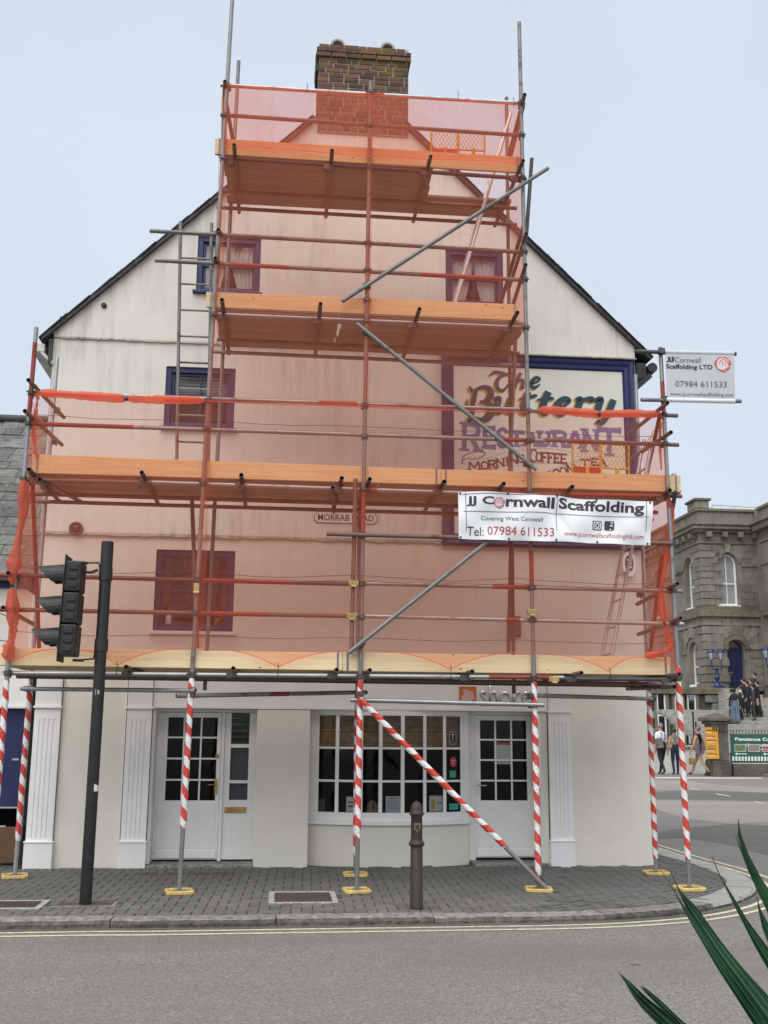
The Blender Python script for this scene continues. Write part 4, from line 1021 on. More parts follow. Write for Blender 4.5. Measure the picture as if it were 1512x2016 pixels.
# uprights, rear row
def rear(pxs, top, tp=None, mat='rust_tube', x=None):
    t_ = W(*top, RY); b_ = Vector((x if x is not None else t_.x, RY, .03 if tp else 2.08)); return T('standard', b_, t_, mat, tape=tp and (zfrac(b_, t_, zpx(tp[0], pxs, RY)), zfrac(b_, t_, 2.14)))
rear(30, (113, 704), (1655,), 'galv', -2.87)
rear(400, (470, 120), None, 'galv_old', -.86)
rear(701, (708, 940), (1685,), 'galv_old', .935)
rear(1005, (997, 192), None, 'rust_tube', 2.82)
rear(1289, (1251, 738), (1690,), 'galv', 4.49)
# spliced uprights beside the middle one
T('standard', W(700, 943, FY-.01), W(692, 1282, FY-.01), 'rust_tube'); T('standard', W(1027, 940, FY+.14), W(1030, 985, FY+.14), 'galv_old')
T('standard', W(1047, 312, FY+.5), W(1036, 470, FY+.5), 'dark_tube'); T('standard', W(1330, 968, FY-.06), W(1313, 1060, FY+.3), 'dark_tube')
IY = FY+.056
def rail(name, a, b, mat, bands=(), y0=IY, y1=None): return T(name, W(*a, y0), W(*b, y0 if y1 is None else y1), mat, bands)
# top working lift
rail('guard_rail', (434, 167.5), (1034, 204), 'galv', [(.47, .53)])
rail('guard_rail', (434, 226), (1032, 267), 'galv_old')
rail('ledger', (440, 311), (1036, 352), 'dark_tube')
rail('guard_rail', (295, 454.5), (1024, 496), 'galv_old', [(.0, .0)])
rail('guard_rail', (305, 512.5), (1026, 551), 'galv_old', [(.2, .36), (.72, .95)])
rail('ledger', (428, 619), (1034, 645), 'galv')
rail('guard_rail', (58, 773), (1022, 806), 'galv', [(.58, .66)]); rail('guard_rail', (1040, 809), (1334, 818.5), 'galv_old')
rail('guard_rail', (52, 834), (1072, 868), 'galv', [(.0, .2), (.9, .98)]); rail('guard_rail', (1070, 866), (1336, 876), 'rust_tube', [(.2, .35)])
rail('ledger', (60, 945), (300, 950), 'rust_tube'); rail('ledger', (300, 949.5), (910, 970.5), 'galv', [(.68, .72)]); rail('ledger', (905, 970.5), (1342, 977), 'red_tube')
rail('guard_rail', (-40, 1131), (700, 1150), 'rust_tube', [(.0, .12), (.59, .83)]); rail('guard_rail', (690, 1148), (1343, 1164), 'galv', [(.42, .55)])
rail('guard_rail', (-40, 1199), (700, 1213), 'rust_tube', [(.0, .12), (.59, .76)]); rail('guard_rail', (690, 1212), (1345, 1229), 'galv', [(.46, .5)])
rail('ledger', (8, 1325), (1110, 1334), 'galv', [(.86, .98)]); rail('ledger', (1085, 1336), (1332, 1338), 'dark_tube')
rail('brace_tube', (643, 1051), (1322, 1070), 'rust_tube', (), FY-.055)
# rear ledgers
for z, x0, x1, m in ((8.17, -.95, 2.95, 'rust_tube'), (6.23, -.95, 2.95, 'galv_old'), (4.27, -3.0, 4.62, 'rust_tube'), (2.21, -3.0, 4.62, 'dark_tube')):
    T('ledger', (x0, RY-.056, z), (x1, RY-.056, z-.02), m)
    T('ledger', (x0+.1, -1.35, z-.005), (x1-.1, -1.35, z-.02), 'rust_tube')
# transoms running front to back, ends standing proud of the toe boards
def transom(px, py, lz, mat='rust_tube', lean=0.0):
    z = lz+.050; d = ray(px, py); t = (z-CAM_LOC.z)/d.z; p = CAM_LOC+d*t
    if not (FY-.5 < p.y < FY-.12): p = Vector((W(px, py, FY-.28).x, FY-.28, z))
    T('transom', (p.x, p.y, z), (p.x+lean, -.70, z), mat)
    coupler((p.x, FY+.058, z-.05), R(90)); return p.x
for px, py in ((461, 285), (654, 296), (848, 308), (1030, 316)): transom(px, py, 8.17)
for px, py in ((437, 590), (631, 598), (826, 608), (1019, 615)): transom(px, py, 6.235)
for px, py in ((57, 924), (279, 930), (475, 935), (673, 941), (728, 943), (875, 948), (992, 952), (1127, 958), (1319, 965)): transom(px, py, 4.265, 'dark_tube')
for px, py in ((248, 1316), (459, 1319), (663, 1322), (728, 1322), (930, 1326), (1145, 1328), (1338, 1331)): transom(px, py, 2.205)
T('transom', W(78, 944, FY-.3), W(160, 988, RY+.1), 'dark_tube'); T('transom', W(655, 960, FY-.25), W(657, 1008, RY+.4), 'rust_tube'); T('transom', W(1328, 1352, FY-.3), W(1235, 1356, RY+.2), 'dark_tube')
# side rails at the ends
def side(a, b, mat='rust_tube', y0=FY-.33, y1=RY+.18): return T('side_rail', W(*a, y0), W(*b, y1), mat)
side((56, 748), (126, 822)); side((49, 809), (122, 876)); side((1314, 793), (1238, 855)); side((1321, 851), (1240, 905))
for px, py in ((1036, 460), (1035, 521), (1033, 186)):
    p = W(px, py, FY-.22); T('side_rail', p, (2.86, RY+.12, p.z-.02), 'rust_tube')
for px, py in ((443, 160), (430, 452), (424, 508)):
    p = W(px, py, FY-.1); T('side_rail', p, (-.92, RY+.12, p.z-.02), 'rust_tube')
for px, py in ((1334, 1149), (1340, 1217)):
    p = W(px, py, FY-.3); T('side_rail', p, (4.44, RY+.15, p.z-.03), 'rust_tube')
for px, py in ((16, 1128), (6, 1196)):
    p = W(px, py, FY-.12); T('side_rail', p, (-2.90, RY+.15, p.z-.03), 'rust_tube')
# braces
T('brace', W(1079, 331, FY-.06), W(674, 593, FY-.06), 'galv_old'); T('brace', W(702, 637, FY-.06), W(1057, 925, FY-.06), 'galv_old'); T('brace', W(687, 1285, FY-.06), W(985, 1046, FY-.06), 'galv_old')
T('brace', W(709, 1376, FY-.075), W(1078, 1752, FY-.075), 'galv_old', tape=(.0, .775))
T('brace', W(1298, 822, FY+.1), W(1271, 945, RY), 'rust_tube'); T('brace', W(1303, 1095, FY+.1), W(1281, 1285, RY), 'red_tube'); T('brace', W(64, 952, FY+.2), W(77, 1275, RY+.06), 'red_tube')
T('brace', W(1016, 650, RY-.1), W(1003, 930, RY-.1), 'rust_tube'); T('brace', W(1032, 440, FY+.1), W(985, 600, RY), 'rust_tube'); T('brace', W(1030, 210, FY+.12), W(1000, 330, RY), 'rust_tube'); T('brace', W(446, 205, FY+.1), W(480, 400, RY), 'rust_tube')
T('brace', W(377, 950, RY-.1), W(388, 1275, FY+.2), 'rust_tube'); T('brace', W(1008, 985, RY-.1), W(1001, 1285, RY-.1), 'rust_tube')
# low plan braces under the first deck
T('plan_brace', W(42, 1356, RY-.06), W(385, 1360, FY-.055), 'galv'); T('plan_brace', W(347, 1370, FY-.05), W(722, 1363, RY-.05), 'galv_old', [(.46, .56)])
T('plan_brace', W(690, 1378, FY+.05), W(1070, 1388, FY-.055), 'galv'); T('plan_brace', W(1046, 1369, FY+.05), W(1287, 1376, RY-.05), 'galv_old')
# couplers where rails meet uprights
def upright_x(b, t, z): return b[0]+(t[0]-b[0])*zfrac(b, t, z)
CZ = {1: (5.24, 4.89, 4.26, 3.2, 2.84, 2.19), 2: (9.13, 8.73, 8.18, 7.24, 6.88, 6.24, 5.22, 4.89, 4.27, 3.2, 2.85, 2.2), 3: (9.16, 8.72, 8.17, 7.21, 6.87, 6.24, 5.23, 4.87, 4.26, 3.2, 2.84, 2.2, 3.75, 6.5), 4: (9.14, 8.72, 8.15, 7.2, 6.85, 6.25, 5.24, 4.88, 4.27, 3.2, 2.84, 2.2), 5: (5.25, 4.9, 4.3, 3.2, 2.83, 2.22, 3.74)}
for k, (b, t) in {1: (S1b, S1t), 2: (S2b, S2t), 3: (S3b, S3t), 4: (S4b, S4t), 5: (S5b, S5t)}.items():
    for z in CZ[k]: coupler((upright_x(b, t, z), FY, z), rt_.uniform(-.15, .15))
for px, py, y in ((1046, 1370, FY), (377, 1358, FY), (376, 1370, FY), (710, 1366, FY-.02), (1049, 1388, FY), (52, 1356, RY-.06), (1285, 1376, RY-.04), (1062, 1732, FY-.04), (111, 807, RY), (108, 868, RY), (1252, 835, RY), (1262, 1170, RY), (710, 1270, FY-.03), (722, 562, FY-.03), (722, 655, FY-.03), (1040, 912, FY-.03), (1046, 1340, FY+.02), (715, 1335, FY+.02), (375, 1330, FY+.02), (1337, 1330, FY+.02), (470, 955, FY+.05)):
    coupler(W(px, py, y), rt_.uniform(-.3, .3))
for px, py in ((696, 1148), (692, 1213), (1090, 1337), (387, 1160), (1047, 1205)):
    p = W(px, py, FY-.02); MB().box(p.x-.055 if px != 387 else p.x-.03, p.x+.055 if px != 387 else p.x+.03, p.y-.03, p.y+.02, p.z-.028 if px != 387 else p.z-.06, p.z+.028 if px != 387 else p.z+.06).tube([(p.x-.03, p.y-.04, p.z-.035), (p.x+.03, p.y-.04, p.z-.035)], .012, 8).build('sleeve_coupler', M['coupler_gold'], scf, .012)
# decks
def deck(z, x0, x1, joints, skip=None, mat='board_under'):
    y0 = FY+.075; n = 5; bw_ = .225
    cuts = [x0, *joints, x1]
    for k in range(n):
        for i in range(len(cuts)-1):
            a, b = cuts[i], cuts[i+1]
            if skip and k in skip[0]: b = min(b, skip[1])
            if b-a < .2: continue
            j = rt_.uniform(-.03, .03)
            MB().box(a+j, b+j-.012, y0+k*(bw_+.006), y0+k*(bw_+.006)+bw_, z+rt_.uniform(-.001, .002), z+.038).build('scaffold_board', M[mat], scf, .004)
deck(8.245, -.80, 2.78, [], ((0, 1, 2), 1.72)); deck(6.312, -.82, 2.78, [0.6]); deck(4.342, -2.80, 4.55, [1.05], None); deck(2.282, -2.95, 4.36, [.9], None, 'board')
def toe(a, b, c, d, mat):     # top-left, top-right, bottom-left, bottom-right survey marks
    y = FY+.034; y2 = y+.036; P = [W(*q, y) for q in (c, d, b, a)]
    o = MB().add([(p.x, y, p.z) for p in P]+[(p.x, y2, p.z) for p in P], [(0,1,2,3),(7,6,5,4),(0,4,5,1),(1,5,6,2),(2,6,7,3),(3,7,4,0)]).build('toe_board', M[mat], scf, .005)
    for e in (0, 1):       # steel end bands
        x_ = P[0].x+.05 if e == 0 else P[1].x-.05; zb_, zt_ = (P[0].z, P[3].z) if e == 0 else (P[1].z, P[2].z)
        MB().box(x_-.012, x_+.012, y-.002, y2+.002, zb_-.002, zt_+.002).build('end_band', M['galv_old'], o)
    return o
toe((423, 272), (1027, 309), (423, 303), (1027, 340), 'board'); toe((406, 574), (1022, 599), (406, 604), (1022, 631), 'board')
toe((63, 894), (868, 924), (63, 931), (868, 954), 'board'); toe((869, 924), (1340, 936), (869, 955), (1340, 969), 'board')
toe((-30, 1275), (674, 1285), (-30, 1309), (674, 1320), 'board_new'); toe((675, 1284), (1320, 1294), (675, 1321), (1320, 1329), 'board_new')
for x, z in ((-2.70, 4.36), (4.48, 4.36)): MB().box(x, x+.036, FY+.08, RY-.05, z+.03, z+.22).build('toe_board', M['board'], scf, .004)
MB().box(-2.742, -2.702, FY+.08, FY+.10, 4.36, 4.58).build('end_clip', M['red'], scf)

# sole pads under the uprights
def pad(x, y, rz, label):
    t = thing('sole_pad', (x, y, 0), label, 'sole pad', 'yellow sole pads under the uprights'); t.rotation_euler.z = rz
    c, s_ = math.cos(rz), math.sin(rz); F = lambda u, v, d: (x+u*c-v*s_, y+u*s_+v*c, d)
    h = .14; oct_ = [(-h+.03,-h),(h-.03,-h),(h,-h+.03),(h,h-.03),(h-.03,h),(-h+.03,h),(-h,h-.03),(-h,-h+.03)]
    MB().prism([(u*.8, v*.8) for u, v in oct_], .002, .018, F).build('base', M['pad_in'], t)
    mb = MB(); n = 8
    ring = [[(u*k, v*k, z) for u, v in oct_] for k, z in ((1.0, .002), (1.0, .026), (.93, .034), (.84, .034), (.79, .018))]
    vs = [F(*p) for r_ in ring for p in r_]; mb.add(vs, [(i*n+k, i*n+(k+1) % n, (i+1)*n+(k+1) % n, (i+1)*n+k) for i in range(4) for k in range(n)]); mb.build('rim', M['pad'], t)
    MB().box(x-.05, x+.05, y-.05, y+.05, .019, .028).build('base_plate', M['galv_old'], t)
pad(S2b[0], FY, .2, 'yellow sole pad under the upright before the left white door'); pad(S3b[0], FY, .1, 'yellow sole pad under the front middle upright, the nearer of two')
pad(S4b[0], FY, -.15, 'yellow sole pad where the taped diagonal brace meets the ground'); pad(S5b[0], FY, .1, 'yellow sole pad under the outermost right upright near the rounded kerb')
pad(-2.87, RY, .25, 'yellow sole pad beside the leftmost white plinth block'); pad(.935, RY, .0, 'yellow sole pad under the rear middle upright, close to the bow window'); pad(4.49, RY, -.1, 'yellow sole pad at the right corner of the building wall')

# ladders
def ladder(a0, a1, b0, b1, n, mat, label, r=.022):
    a0, a1, b0, b1 = map(Vector, (a0, a1, b0, b1)); t = thing('ladder', (a0+b0)/2, label, 'ladder')
    for p, q in ((a0, a1), (b0, b1)): MB().tube([p, q], r, 8).build('stile', mat, t)
    for k in range(n):
        f = (k+.6)/n; MB().tube([a0.lerp(a1, f), b0.lerp(b1, f)], .013, 8).build('rung', mat, t)
lt = W(355.5, 436, -1.9); lb = W(348, 905, -1.55); dd = (lb-lt)/(lb.z-lt.z); lb = lt+dd*(4.39-lt.z)
off_ = Vector((.36, 0, 0)); ladder(lb, lt, lb+off_, lt+off_, 10, M['galv_old'], 'grey steel ladder left of the tower leaning above the long deck', .02)
p0, p1 = W(898, 592, -1.62), W(1006, 222, -1.62); dd = (p0-p1)/(p0.z-p1.z); p0 = p1+dd*(6.36-p1.z)
ladder(p0, p1, p0+Vector((0,.38,0)), p1+Vector((0,.38,0)), 9, M['alu'], 'aluminium ladder inside the tower rising through the top deck hatch')
p0, p1 = W(1205, 1286, -1.60), W(1244.6, 1076, -1.60); dd = (p0-p1)/(p0.z-p1.z); pa_, pb_ = p1+dd*(2.33-p1.z), p1+dd*(5.2-p1.z)
p0, p1 = W(1186, 1286, -1.22), W(1227.5, 1074, -1.22); d2_ = (p0-p1)/(p0.z-p1.z); pc_, pd_ = p1+d2_*(2.33-p1.z), p1+d2_*(5.2-p1.z)
ladder(pa_, pb_, pc_, pd_, 9, M['alu'], 'aluminium ladder at the right end between the two lower decks')

# yellow ladder-hatch gates
def gate(a, b, c, d, y, label, red=False):        # TL, TR, BL, BR marks
    A, B, C_, D = [W(*q, y) for q in (a, b, c, d)]; t = thing('ladder_gate', (C_+D)/2, label, 'gate', 'yellow mesh gates at the ladder hatches')
    def at(u, v): return C_.lerp(D, u).lerp(A.lerp(B, u), v)
    mb = MB()
    for p, q in (((0,0),(0,1)), ((1,0),(1,1)), ((0,1),(1,1)), ((0,0),(1,0)), ((0,.2),(1,.2))): mb.tube([at(*p), at(*q)], .011, 8)
    mb.build('frame', M['yellow'], t); MB().tube([at(.5, 0), at(.5, 1)], .016, 8).build('post', M['yellow'], t)
    mb = MB(); wd = (B-A).length; hg = (A-C_).length; k = -hg
    while k < wd:
        for sg in (1, -1):
            # diagonal wires clipped to the panel
            u0, v0, u1, v1 = (k, .2*hg, k+.8*hg*.6, hg) if sg > 0 else (k+.8*hg*.6, .2*hg, k, hg)
            pts = []
            for f in range(13):
                u = (u0+(u1-u0)*f/12)/wd; v = (v0+(v1-v0)*f/12)/hg
                if 0 <= u <= 1: pts.append(at(u, v))
            if len(pts) > 1: mb.tube([pts[0], pts[-1]], .0035, 4, False)
        k += .048
    mb.build('mesh_infill', M['yellow'], t)
    if red: MB().add([at(.02,.01)-Vector((0,.02,0)), at(.48,.01)-Vector((0,.02,0)), at(.48,.19)-Vector((0,.02,0)), at(.02,.19)-Vector((0,.02,0))], [(0,1,2,3)]).build('warning_plate', M['red'], t, fix=False)
    for u in (.25, .78): p = at(u, .02); MB().box(p.x-.02, p.x+.02, p.y-.05, p.y-.01, p.z-.05, p.z+.06).build('hinge', M['yellow'], t, .005)
gate((849, 257), (954, 263), (849, 302), (954, 306), -1.85, 'yellow mesh gate standing on the top deck beside the chimney', True)
gate((1127, 871), (1238, 877), (1127, 930), (1238, 936), -1.85, 'yellow mesh gate on the long deck before the restaurant sign', True)

# ---------------------------------------------------------------- debris netting
def net_sheet(name, label, fn, nu, nv, mat='net', hem=True, ties=()):
    t = thing(name, fn(.5, 0), label, 'netting')
    MB().grid(fn, nu, nv).build('sheet', M[mat], t, fix=False)
    if hem:
        for v in (0.0, 1.0): MB().tube([Vector(fn(i/(nu*2), v))+Vector((0,-.004,0)) for i in range(nu*2+1)], .0045, 5, False).build('hem', M['net_hem'], t, fix=False)
    for p in ties: MB().tube([Vector(p)+Vector((0,-.02,.05)), Vector(p)+Vector((.006,-.03,-.01)), Vector(p)+Vector((0,-.03,-.09))], .004, 5).build('cable_tie', M['black'], t)
    return t
NY = FY-.036
cusps = [W(q, 1312, NY).x for q in (20, 231, 547, 886, 1198, 1335)]
def scallop(x):
    for i in range(len(cusps)-1):
        if cusps[i] <= x <= cusps[i+1]:
            tt = (x-cusps[i])/(cusps[i+1]-cusps[i]); e = abs(2*tt-1)
            return 2.285+.19*(1-e**2.6) if 0 < i < 4 else 2.285+.16*(1-(e**2.6))
    return 2.32
def wob(x, z): return .010*math.sin(x*5.1+z*1.7)+.008*math.sin(x*11.3-z*3.1)+.006*math.sin(z*7.3+x)
LX0, LX1 = -2.76, 4.36
def low_net(u, v):
    x = LX0+(LX1-LX0)*u; zb = scallop(x); zt = 5.215+.01*math.sin(x*2.2); z = zb+(zt-zb)*v
    return (x, NY+wob(x, z)*(.25+1.2*v*(1-v)), z)
low_o = net_sheet('debris_net', 'long orange debris net hung before both lower lifts from wall end to wall end', low_net, 150, 40, ties=[(c, NY-.01, 2.28) for c in cusps[1:5]])
def tower_net(u, v):
    z = 5.20+(9.105-5.20)*v; xl_ = upright_x(S2b, S2t, z)-.01; xr_ = upright_x(S4b, S4t, z)-.03
    x = xl_+(xr_-xl_)*u; return (x, NY+.002+wob(x, z)*(.25+.9*abs(math.sin(v*9))), z)
tow_o = net_sheet('debris_net', 'orange debris net covering the front of the scaffold tower up to the chimney', tower_net, 80, 70, ties=[W(q, r_, NY) for q, r_ in ((604, 172), (901, 188), (1010, 200))])
for zz0, sag in ((3.30, .05), (3.24, .045), (2.62, .03), (4.98, .02)):
    MB().tube([(x_/20*(LX1-LX0)+LX0, NY-.012, zz0-sag*abs(math.sin(x_*.62))+.006*math.sin(x_*2.3)) for x_ in range(21)], .0028, 4, False).build('draw_cord', M['curtain_red'], low_o, fix=False)
# returns round the ends
def lap(name_o, fn, u0, u1):
    MB().grid(lambda u, v: tuple(Vector(fn(u0+(u1-u0)*u+.0008*math.sin(v*21), v))+Vector((0,-.009,0))), 4, 60).build('overlap_strip', M['net_top'], name_o, fix=False)
lap(low_o, low_net, .262, .274); lap(tow_o, tower_net, .480, .500)
def top_net(u, v):
    z = 8.30+(9.10-8.30)*v+.012*math.sin(u*9)*(1-v); xl_ = upright_x(S2b, S2t, z); xr_ = upright_x(S4b, S4t, z)-.04
    x = xl_+(xr_-xl_)*u; return (x, NY-.02+wob(x+2, z)*(.3+.5*v), z)
net_sheet('debris_net', 'second layer of orange net doubled over the guard rails of the top lift', top_net, 70, 16, 'net_top')
def ret(x0, x1, z0, z1, bulge):
    def fn(u, v):
        y = FY+.02+(RY-FY-.08)*u; z = z0+(z1-z0)*v; return (x0+(x1-x0)*u+bulge*math.sin(math.pi*u)*math.sin(math.pi*v)+.012*math.sin(9*z+5*u), y, z)
    return fn
net_sheet('debris_net', 'loose orange net return at the right end of the lower lifts', ret(4.40, 4.52, 2.40, 5.2, .03), 14, 40, 'net_side')
net_sheet('debris_net', 'loose orange net return at the left end of the lower lifts', ret(-2.80, -2.90, 2.40, 5.2, -.03), 14, 40, 'net_side')
net_sheet('debris_net', 'orange net return on the right side of the tower', ret(2.76, 2.86, 6.4, 9.12, .02), 14, 40, 'net_side')
net_sheet('debris_net', 'orange net return on the left side of the tower', ret(-.86, -.84, 6.4, 9.12, -.02), 14, 40, 'net_side')
# rolled and bunched net
def roll(name, pts, r, label, wave=.25, seed=1):
    r_ = random.Random(seed); P = catmull([Vector(p) for p in pts], 10); n = len(P)
    t = thing(name, P[0], label, 'netting'); rr = []
    for i in range(n):
        f = i/(n-1); pinch = min(1, .35+3.2*abs((f*2) % 1-.0)) if True else 1
        pin = 1-.6*math.exp(-((f-.5)/.018)**2)-.55*math.exp(-(f/.03)**2)-.55*math.exp(-((f-1)/.03)**2)
        rr.append(r*pin*(1+r_.uniform(-wave, wave)*.35+(.35*math.sin(f*23+seed) if wave > .4 else 0)))
    mb = MB(); nn = 14; mb.tube(P, rr, nn, True, 0)
    for k, v in enumerate(mb.v[:n*nn]):
        i, a = divmod(k, nn); c = Vector(P[i]); q = Vector(v); mb.v[k] = tuple(c+(q-c)*(1+(.38 if wave > .4 else .2)*math.sin(a*2.7+i*.22)+r_.uniform(-.06, .06)))
    mb.build('bundle', M['net_thick'], t, fix=False)
    m_ = n//2; MB().tube([P[m_-1]+(P[m_]-P[m_-1])*.2, P[m_]+(P[m_]-P[m_-1])*.3], rr[m_]*1.35, 10).build('cable_tie', M['black'], t)
    return t
roll('rolled_net', [W(78, 773, NY-.02), W(160, 779, NY-.02), W(250, 785, NY-.02), W(320, 787, NY-.02), W(402, 788, NY-.02)], .042, 'rolled orange net tied along the top rail at the left', seed=3)
roll('rolled_net', [W(1062, 806, NY-.02), W(1120, 810, NY-.02), W(1180, 815, NY-.02), W(1240, 814, NY-.02), W(1294, 816, NY-.02)], .042, 'rolled orange net tied along the top rail at the right', seed=4)
roll('gathered_net', [W(1322, 985, NY+.05), W(1318, 1060, NY+.08), W(1303, 1150, NY+.08), W(1303, 1200, NY+.06), W(1316, 1255, NY+.03), W(1318, 1275, NY), W(1296, 1287, NY-.01), W(1270, 1291, NY-.01)], .026, 'gathered orange net hanging down the outer right upright', .5, 5)
roll('gathered_net', [W(46, 945, NY), W(46, 1000, NY+.02), W(33, 1080, NY), W(25, 1130, NY-.02), W(24, 1180, NY-.02), W(26, 1240, NY-.02), W(18, 1275, NY-.02), W(14, 1300, NY-.03)], .042, 'gathered orange net hanging down the outer left upright', .5, 6)
roll('net_knot', [W(70, 758, NY), W(74, 780, NY-.03), W(72, 800, NY), W(66, 850, NY+.04), W(72, 905, NY+.02)], .014, 'orange net tail knotted at the left end of the top rail', .5, 8)
roll('net_knot', [W(1296, 806, NY-.03), W(1300, 825, NY), W(1299, 870, NY+.1), W(1302, 925, NY+.1)], .012, 'orange net tail knotted at the right end of the top rail', .5, 9)

# ---------------------------------------------------------------- banner and hanging sign
def rose(mb_red, mb_wht, F, cx, cz, r, d):
    rr_ = random.Random(2)
    for k in range(7):      # outer petals
        a_ = 2*math.pi*k/7+.3; pc = (cx+.55*r*math.cos(a_), cz+.52*r*math.sin(a_)); pr = r*(.50+.06*math.sin(k*3.0))
        pts = [(pc[0]+pr*math.cos(b_)*1.05, pc[1]+pr*math.sin(b_)*.92) for b_ in [2*math.pi*j/10 for j in range(10)]]
        mb_red.add([F(u, v, d+.0002*k) for u, v in pts], [tuple(range(10))])
    mb_red.add([F(cx+r*.72*math.cos(b_), cz+r*.7*math.sin(b_), d+.0016) for b_ in [2*math.pi*j/16 for j in range(16)]], [tuple(range(16))])
    for k, (q, st, sp) in enumerate(((.72,.2,4.6),(.60,1.6,5.0),(.48,3.1,5.2),(.36,.6,5.2),(.25,2.4,5.4),(.13,4.1,5.6))):
        pts = [(cx+q*r*math.cos(st+sp*j/9)*(1+.05*math.sin(j*2)), cz+q*r*math.sin(st+sp*j/9)) for j in range(10)]
        ribbon(mb_wht, pts, [.02*r]+[.09*r]*8+[.02*r], F, d+.0022+.0001*k)
    for k in range(3):
        a_ = -2.6+k*1.05; ribbon(mb_wht, [(cx+r*.72*math.cos(a_), cz+r*.72*math.sin(a_)), (cx+r*.98*math.cos(a_+.25), cz+r*.95*math.sin(a_+.25))], .05*r, F, d+.003)
TLc, TRc, BLc, BRc = [W(*q, FY-.14) for q in ((903, 969), (1284, 985), (903, 1060), (1281, 1073))]
def bn(u, v, d=0.0):        # u, v in 0..1
    p = BLc.lerp(BRc, u).lerp(TLc.lerp(TRc, u), v)
    z = .018*math.sin(u*math.pi*1.6+.4)*v+.006*math.sin(u*17)*v*v
    y = .022*math.sin(u*9.0+v*2.0)+.013*math.sin(u*21.0-v*5.0)+.020*math.exp(-((u-.43-.18*(1-v))/.025)**2)-.018*math.exp(-((u-.62+.12*v)/.03)**2)+.010*math.sin(v*8+u*30)*(1-v)
    return Vector((p.x, p.y+y-d, p.z+z))
bt = thing('banner', bn(.5, 0), 'white vinyl banner with scaffolding company lettering tied across the right of the lower lift', 'banner')
MB().grid(lambda u, v: bn(u, v), 90, 26).build('sheet', M['vinyl'], bt, fix=False)
BWd = (TRc-TLc).length; BHt = (TLc-BLc).length
def bpx(x, y): return ((x-50)/1397.0, 1-(y-(35+.034*(x-50)))/338.0)
def btext(s_, x0, y0, x1, y1, mat, bold=0.0):      # box in survey marks, y0 top, y1 bottom
    ua, va = bpx(x0, y1); ub, vb = bpx(x1, y0+(x1-x0)*.0)
    me_o = text_mesh('lettering', s_, 1.0, 1.0, mat, lambda a, b, d: (a, b, 0), bt, bold)
    # subdivide so the letters follow the folds
    bm = bmesh.new(); bm.from_mesh(me_o.data); bmesh.ops.triangulate(bm, faces=bm.faces)
    for _ in range(2): bmesh.ops.subdivide_edges(bm, edges=[e for e in bm.edges if (e.verts[0].co-e.verts[1].co).length > .06], cuts=1)
    bm.to_mesh(me_o.data); bm.free()
    sl_ = bpx(x1, y1)[1]-va
    for v in me_o.data.vertices:
        a, b = v.co.x, v.co.y; v.co = bn(ua+(ub-ua)*a, va+(bpx(x0, y0)[1]-va)*b, .003)
    return me_o
btext('JJ C', 108, 70, 303, 142, M['ink'], .03); btext('rnwall', 386, 66, 736, 146, M['ink'], .03); btext('Scaffolding', 766, 70, 1386, 178, M['ink'], .03)
btext('Covering West Cornwall', 213, 210, 650, 250, M['ink']); btext('Tel:', 112, 287, 232, 350, M['ink']); btext('07984 611533', 260, 283, 733, 345, M['red_print']); btext('www.jjcornwallscaffoldingltd.com', 806, 318, 1394, 366, M['red_print'])
fl = lambda u, v, d: bn(u, v, d)
mb1, mb2 = MB(), MB(); F = lambda u, v, d: bn((u)/BWd, v/BHt, d)
uu, vv = bpx(340, 118); rose(mb1, mb2, F, uu*BWd, vv*BHt, .062, .003); mb1.build('rose_print', M['rose_print'], bt, fix=False); mb2.build('rose_lines', M['vinyl'], bt, fix=False)
mb = MB()
for a, b in (((85, 178), (1420, 205)), ((102, 45), (106, 322)), ((755, 42), (752, 318)), ((1398, 50), (1408, 318)), ((80, 54), (1400, 62))):
    (ua, va), (ub, vb) = bpx(*a), bpx(*b); ribbon(mb, [((ua+(ub-ua)*k/12)*BWd, (va+(vb-va)*k/12)*BHt) for k in range(13)], .006, F, .004)
mb.build('black_rules', M['ink'], bt, fix=False)
def rounded(cx, cz, h, rr=.3, n=4):
    o = []
    for qx, qz, a0 in ((1,1,0),(-1,1,90),(-1,-1,180),(1,-1,270)):
        for k in range(n+1): a_ = R(a0+90*k/n); o.append((cx+qx*h*(1-rr)+h*rr*math.cos(a_), cz+qz*h*(1-rr)+h*rr*math.sin(a_)))
    return o
mbk = MB()
for k, xx in enumerate((1053, 1144)):
    u0, v0 = bpx(xx, 270); cx_, cz_ = u0*BWd, v0*BHt
    mbk.add([F(u, v, .004) for u, v in rounded(cx_, cz_, .056)], [tuple(range(20))])
    if k == 0:
        for j, q in enumerate((.042, .022)):
            mbw = MB(); ribbon(mbw, [(cx_+q*math.cos(2*math.pi*i/12), cz_+q*math.sin(2*math.pi*i/12)) if j else p_ for i, p_ in enumerate((rounded(cx_, cz_, .040, .4, 2)+[rounded(cx_, cz_, .040, .4, 2)[0]])[:13])], .011, F, .0075+.0008*j); mbw.build('icon_line', M['vinyl'], bt, fix=False)
        mbw = MB(); mbw.add([F(cx_+.026+.005*math.cos(a_), cz_+.026+.005*math.sin(a_), .0055) for a_ in [2*math.pi*i/8 for i in range(8)]], [tuple(range(8))]).build('icon_dot', M['vinyl'], bt, fix=False)
    else:
        mbw = MB(); ribbon(mbw, [(cx_+.012, cz_-.05), (cx_+.012, cz_+.012), (cx_+.018, cz_+.032), (cx_+.04, cz_+.034)], .018, F, .0075); ribbon(mbw, [(cx_-.008, cz_+.002), (cx_+.038, cz_+.002)], .017, F, .0085); mbw.build('icon_letter', M['vinyl'], bt, fix=False)
mbk.build('social_icons', M['ink'], bt, fix=False)
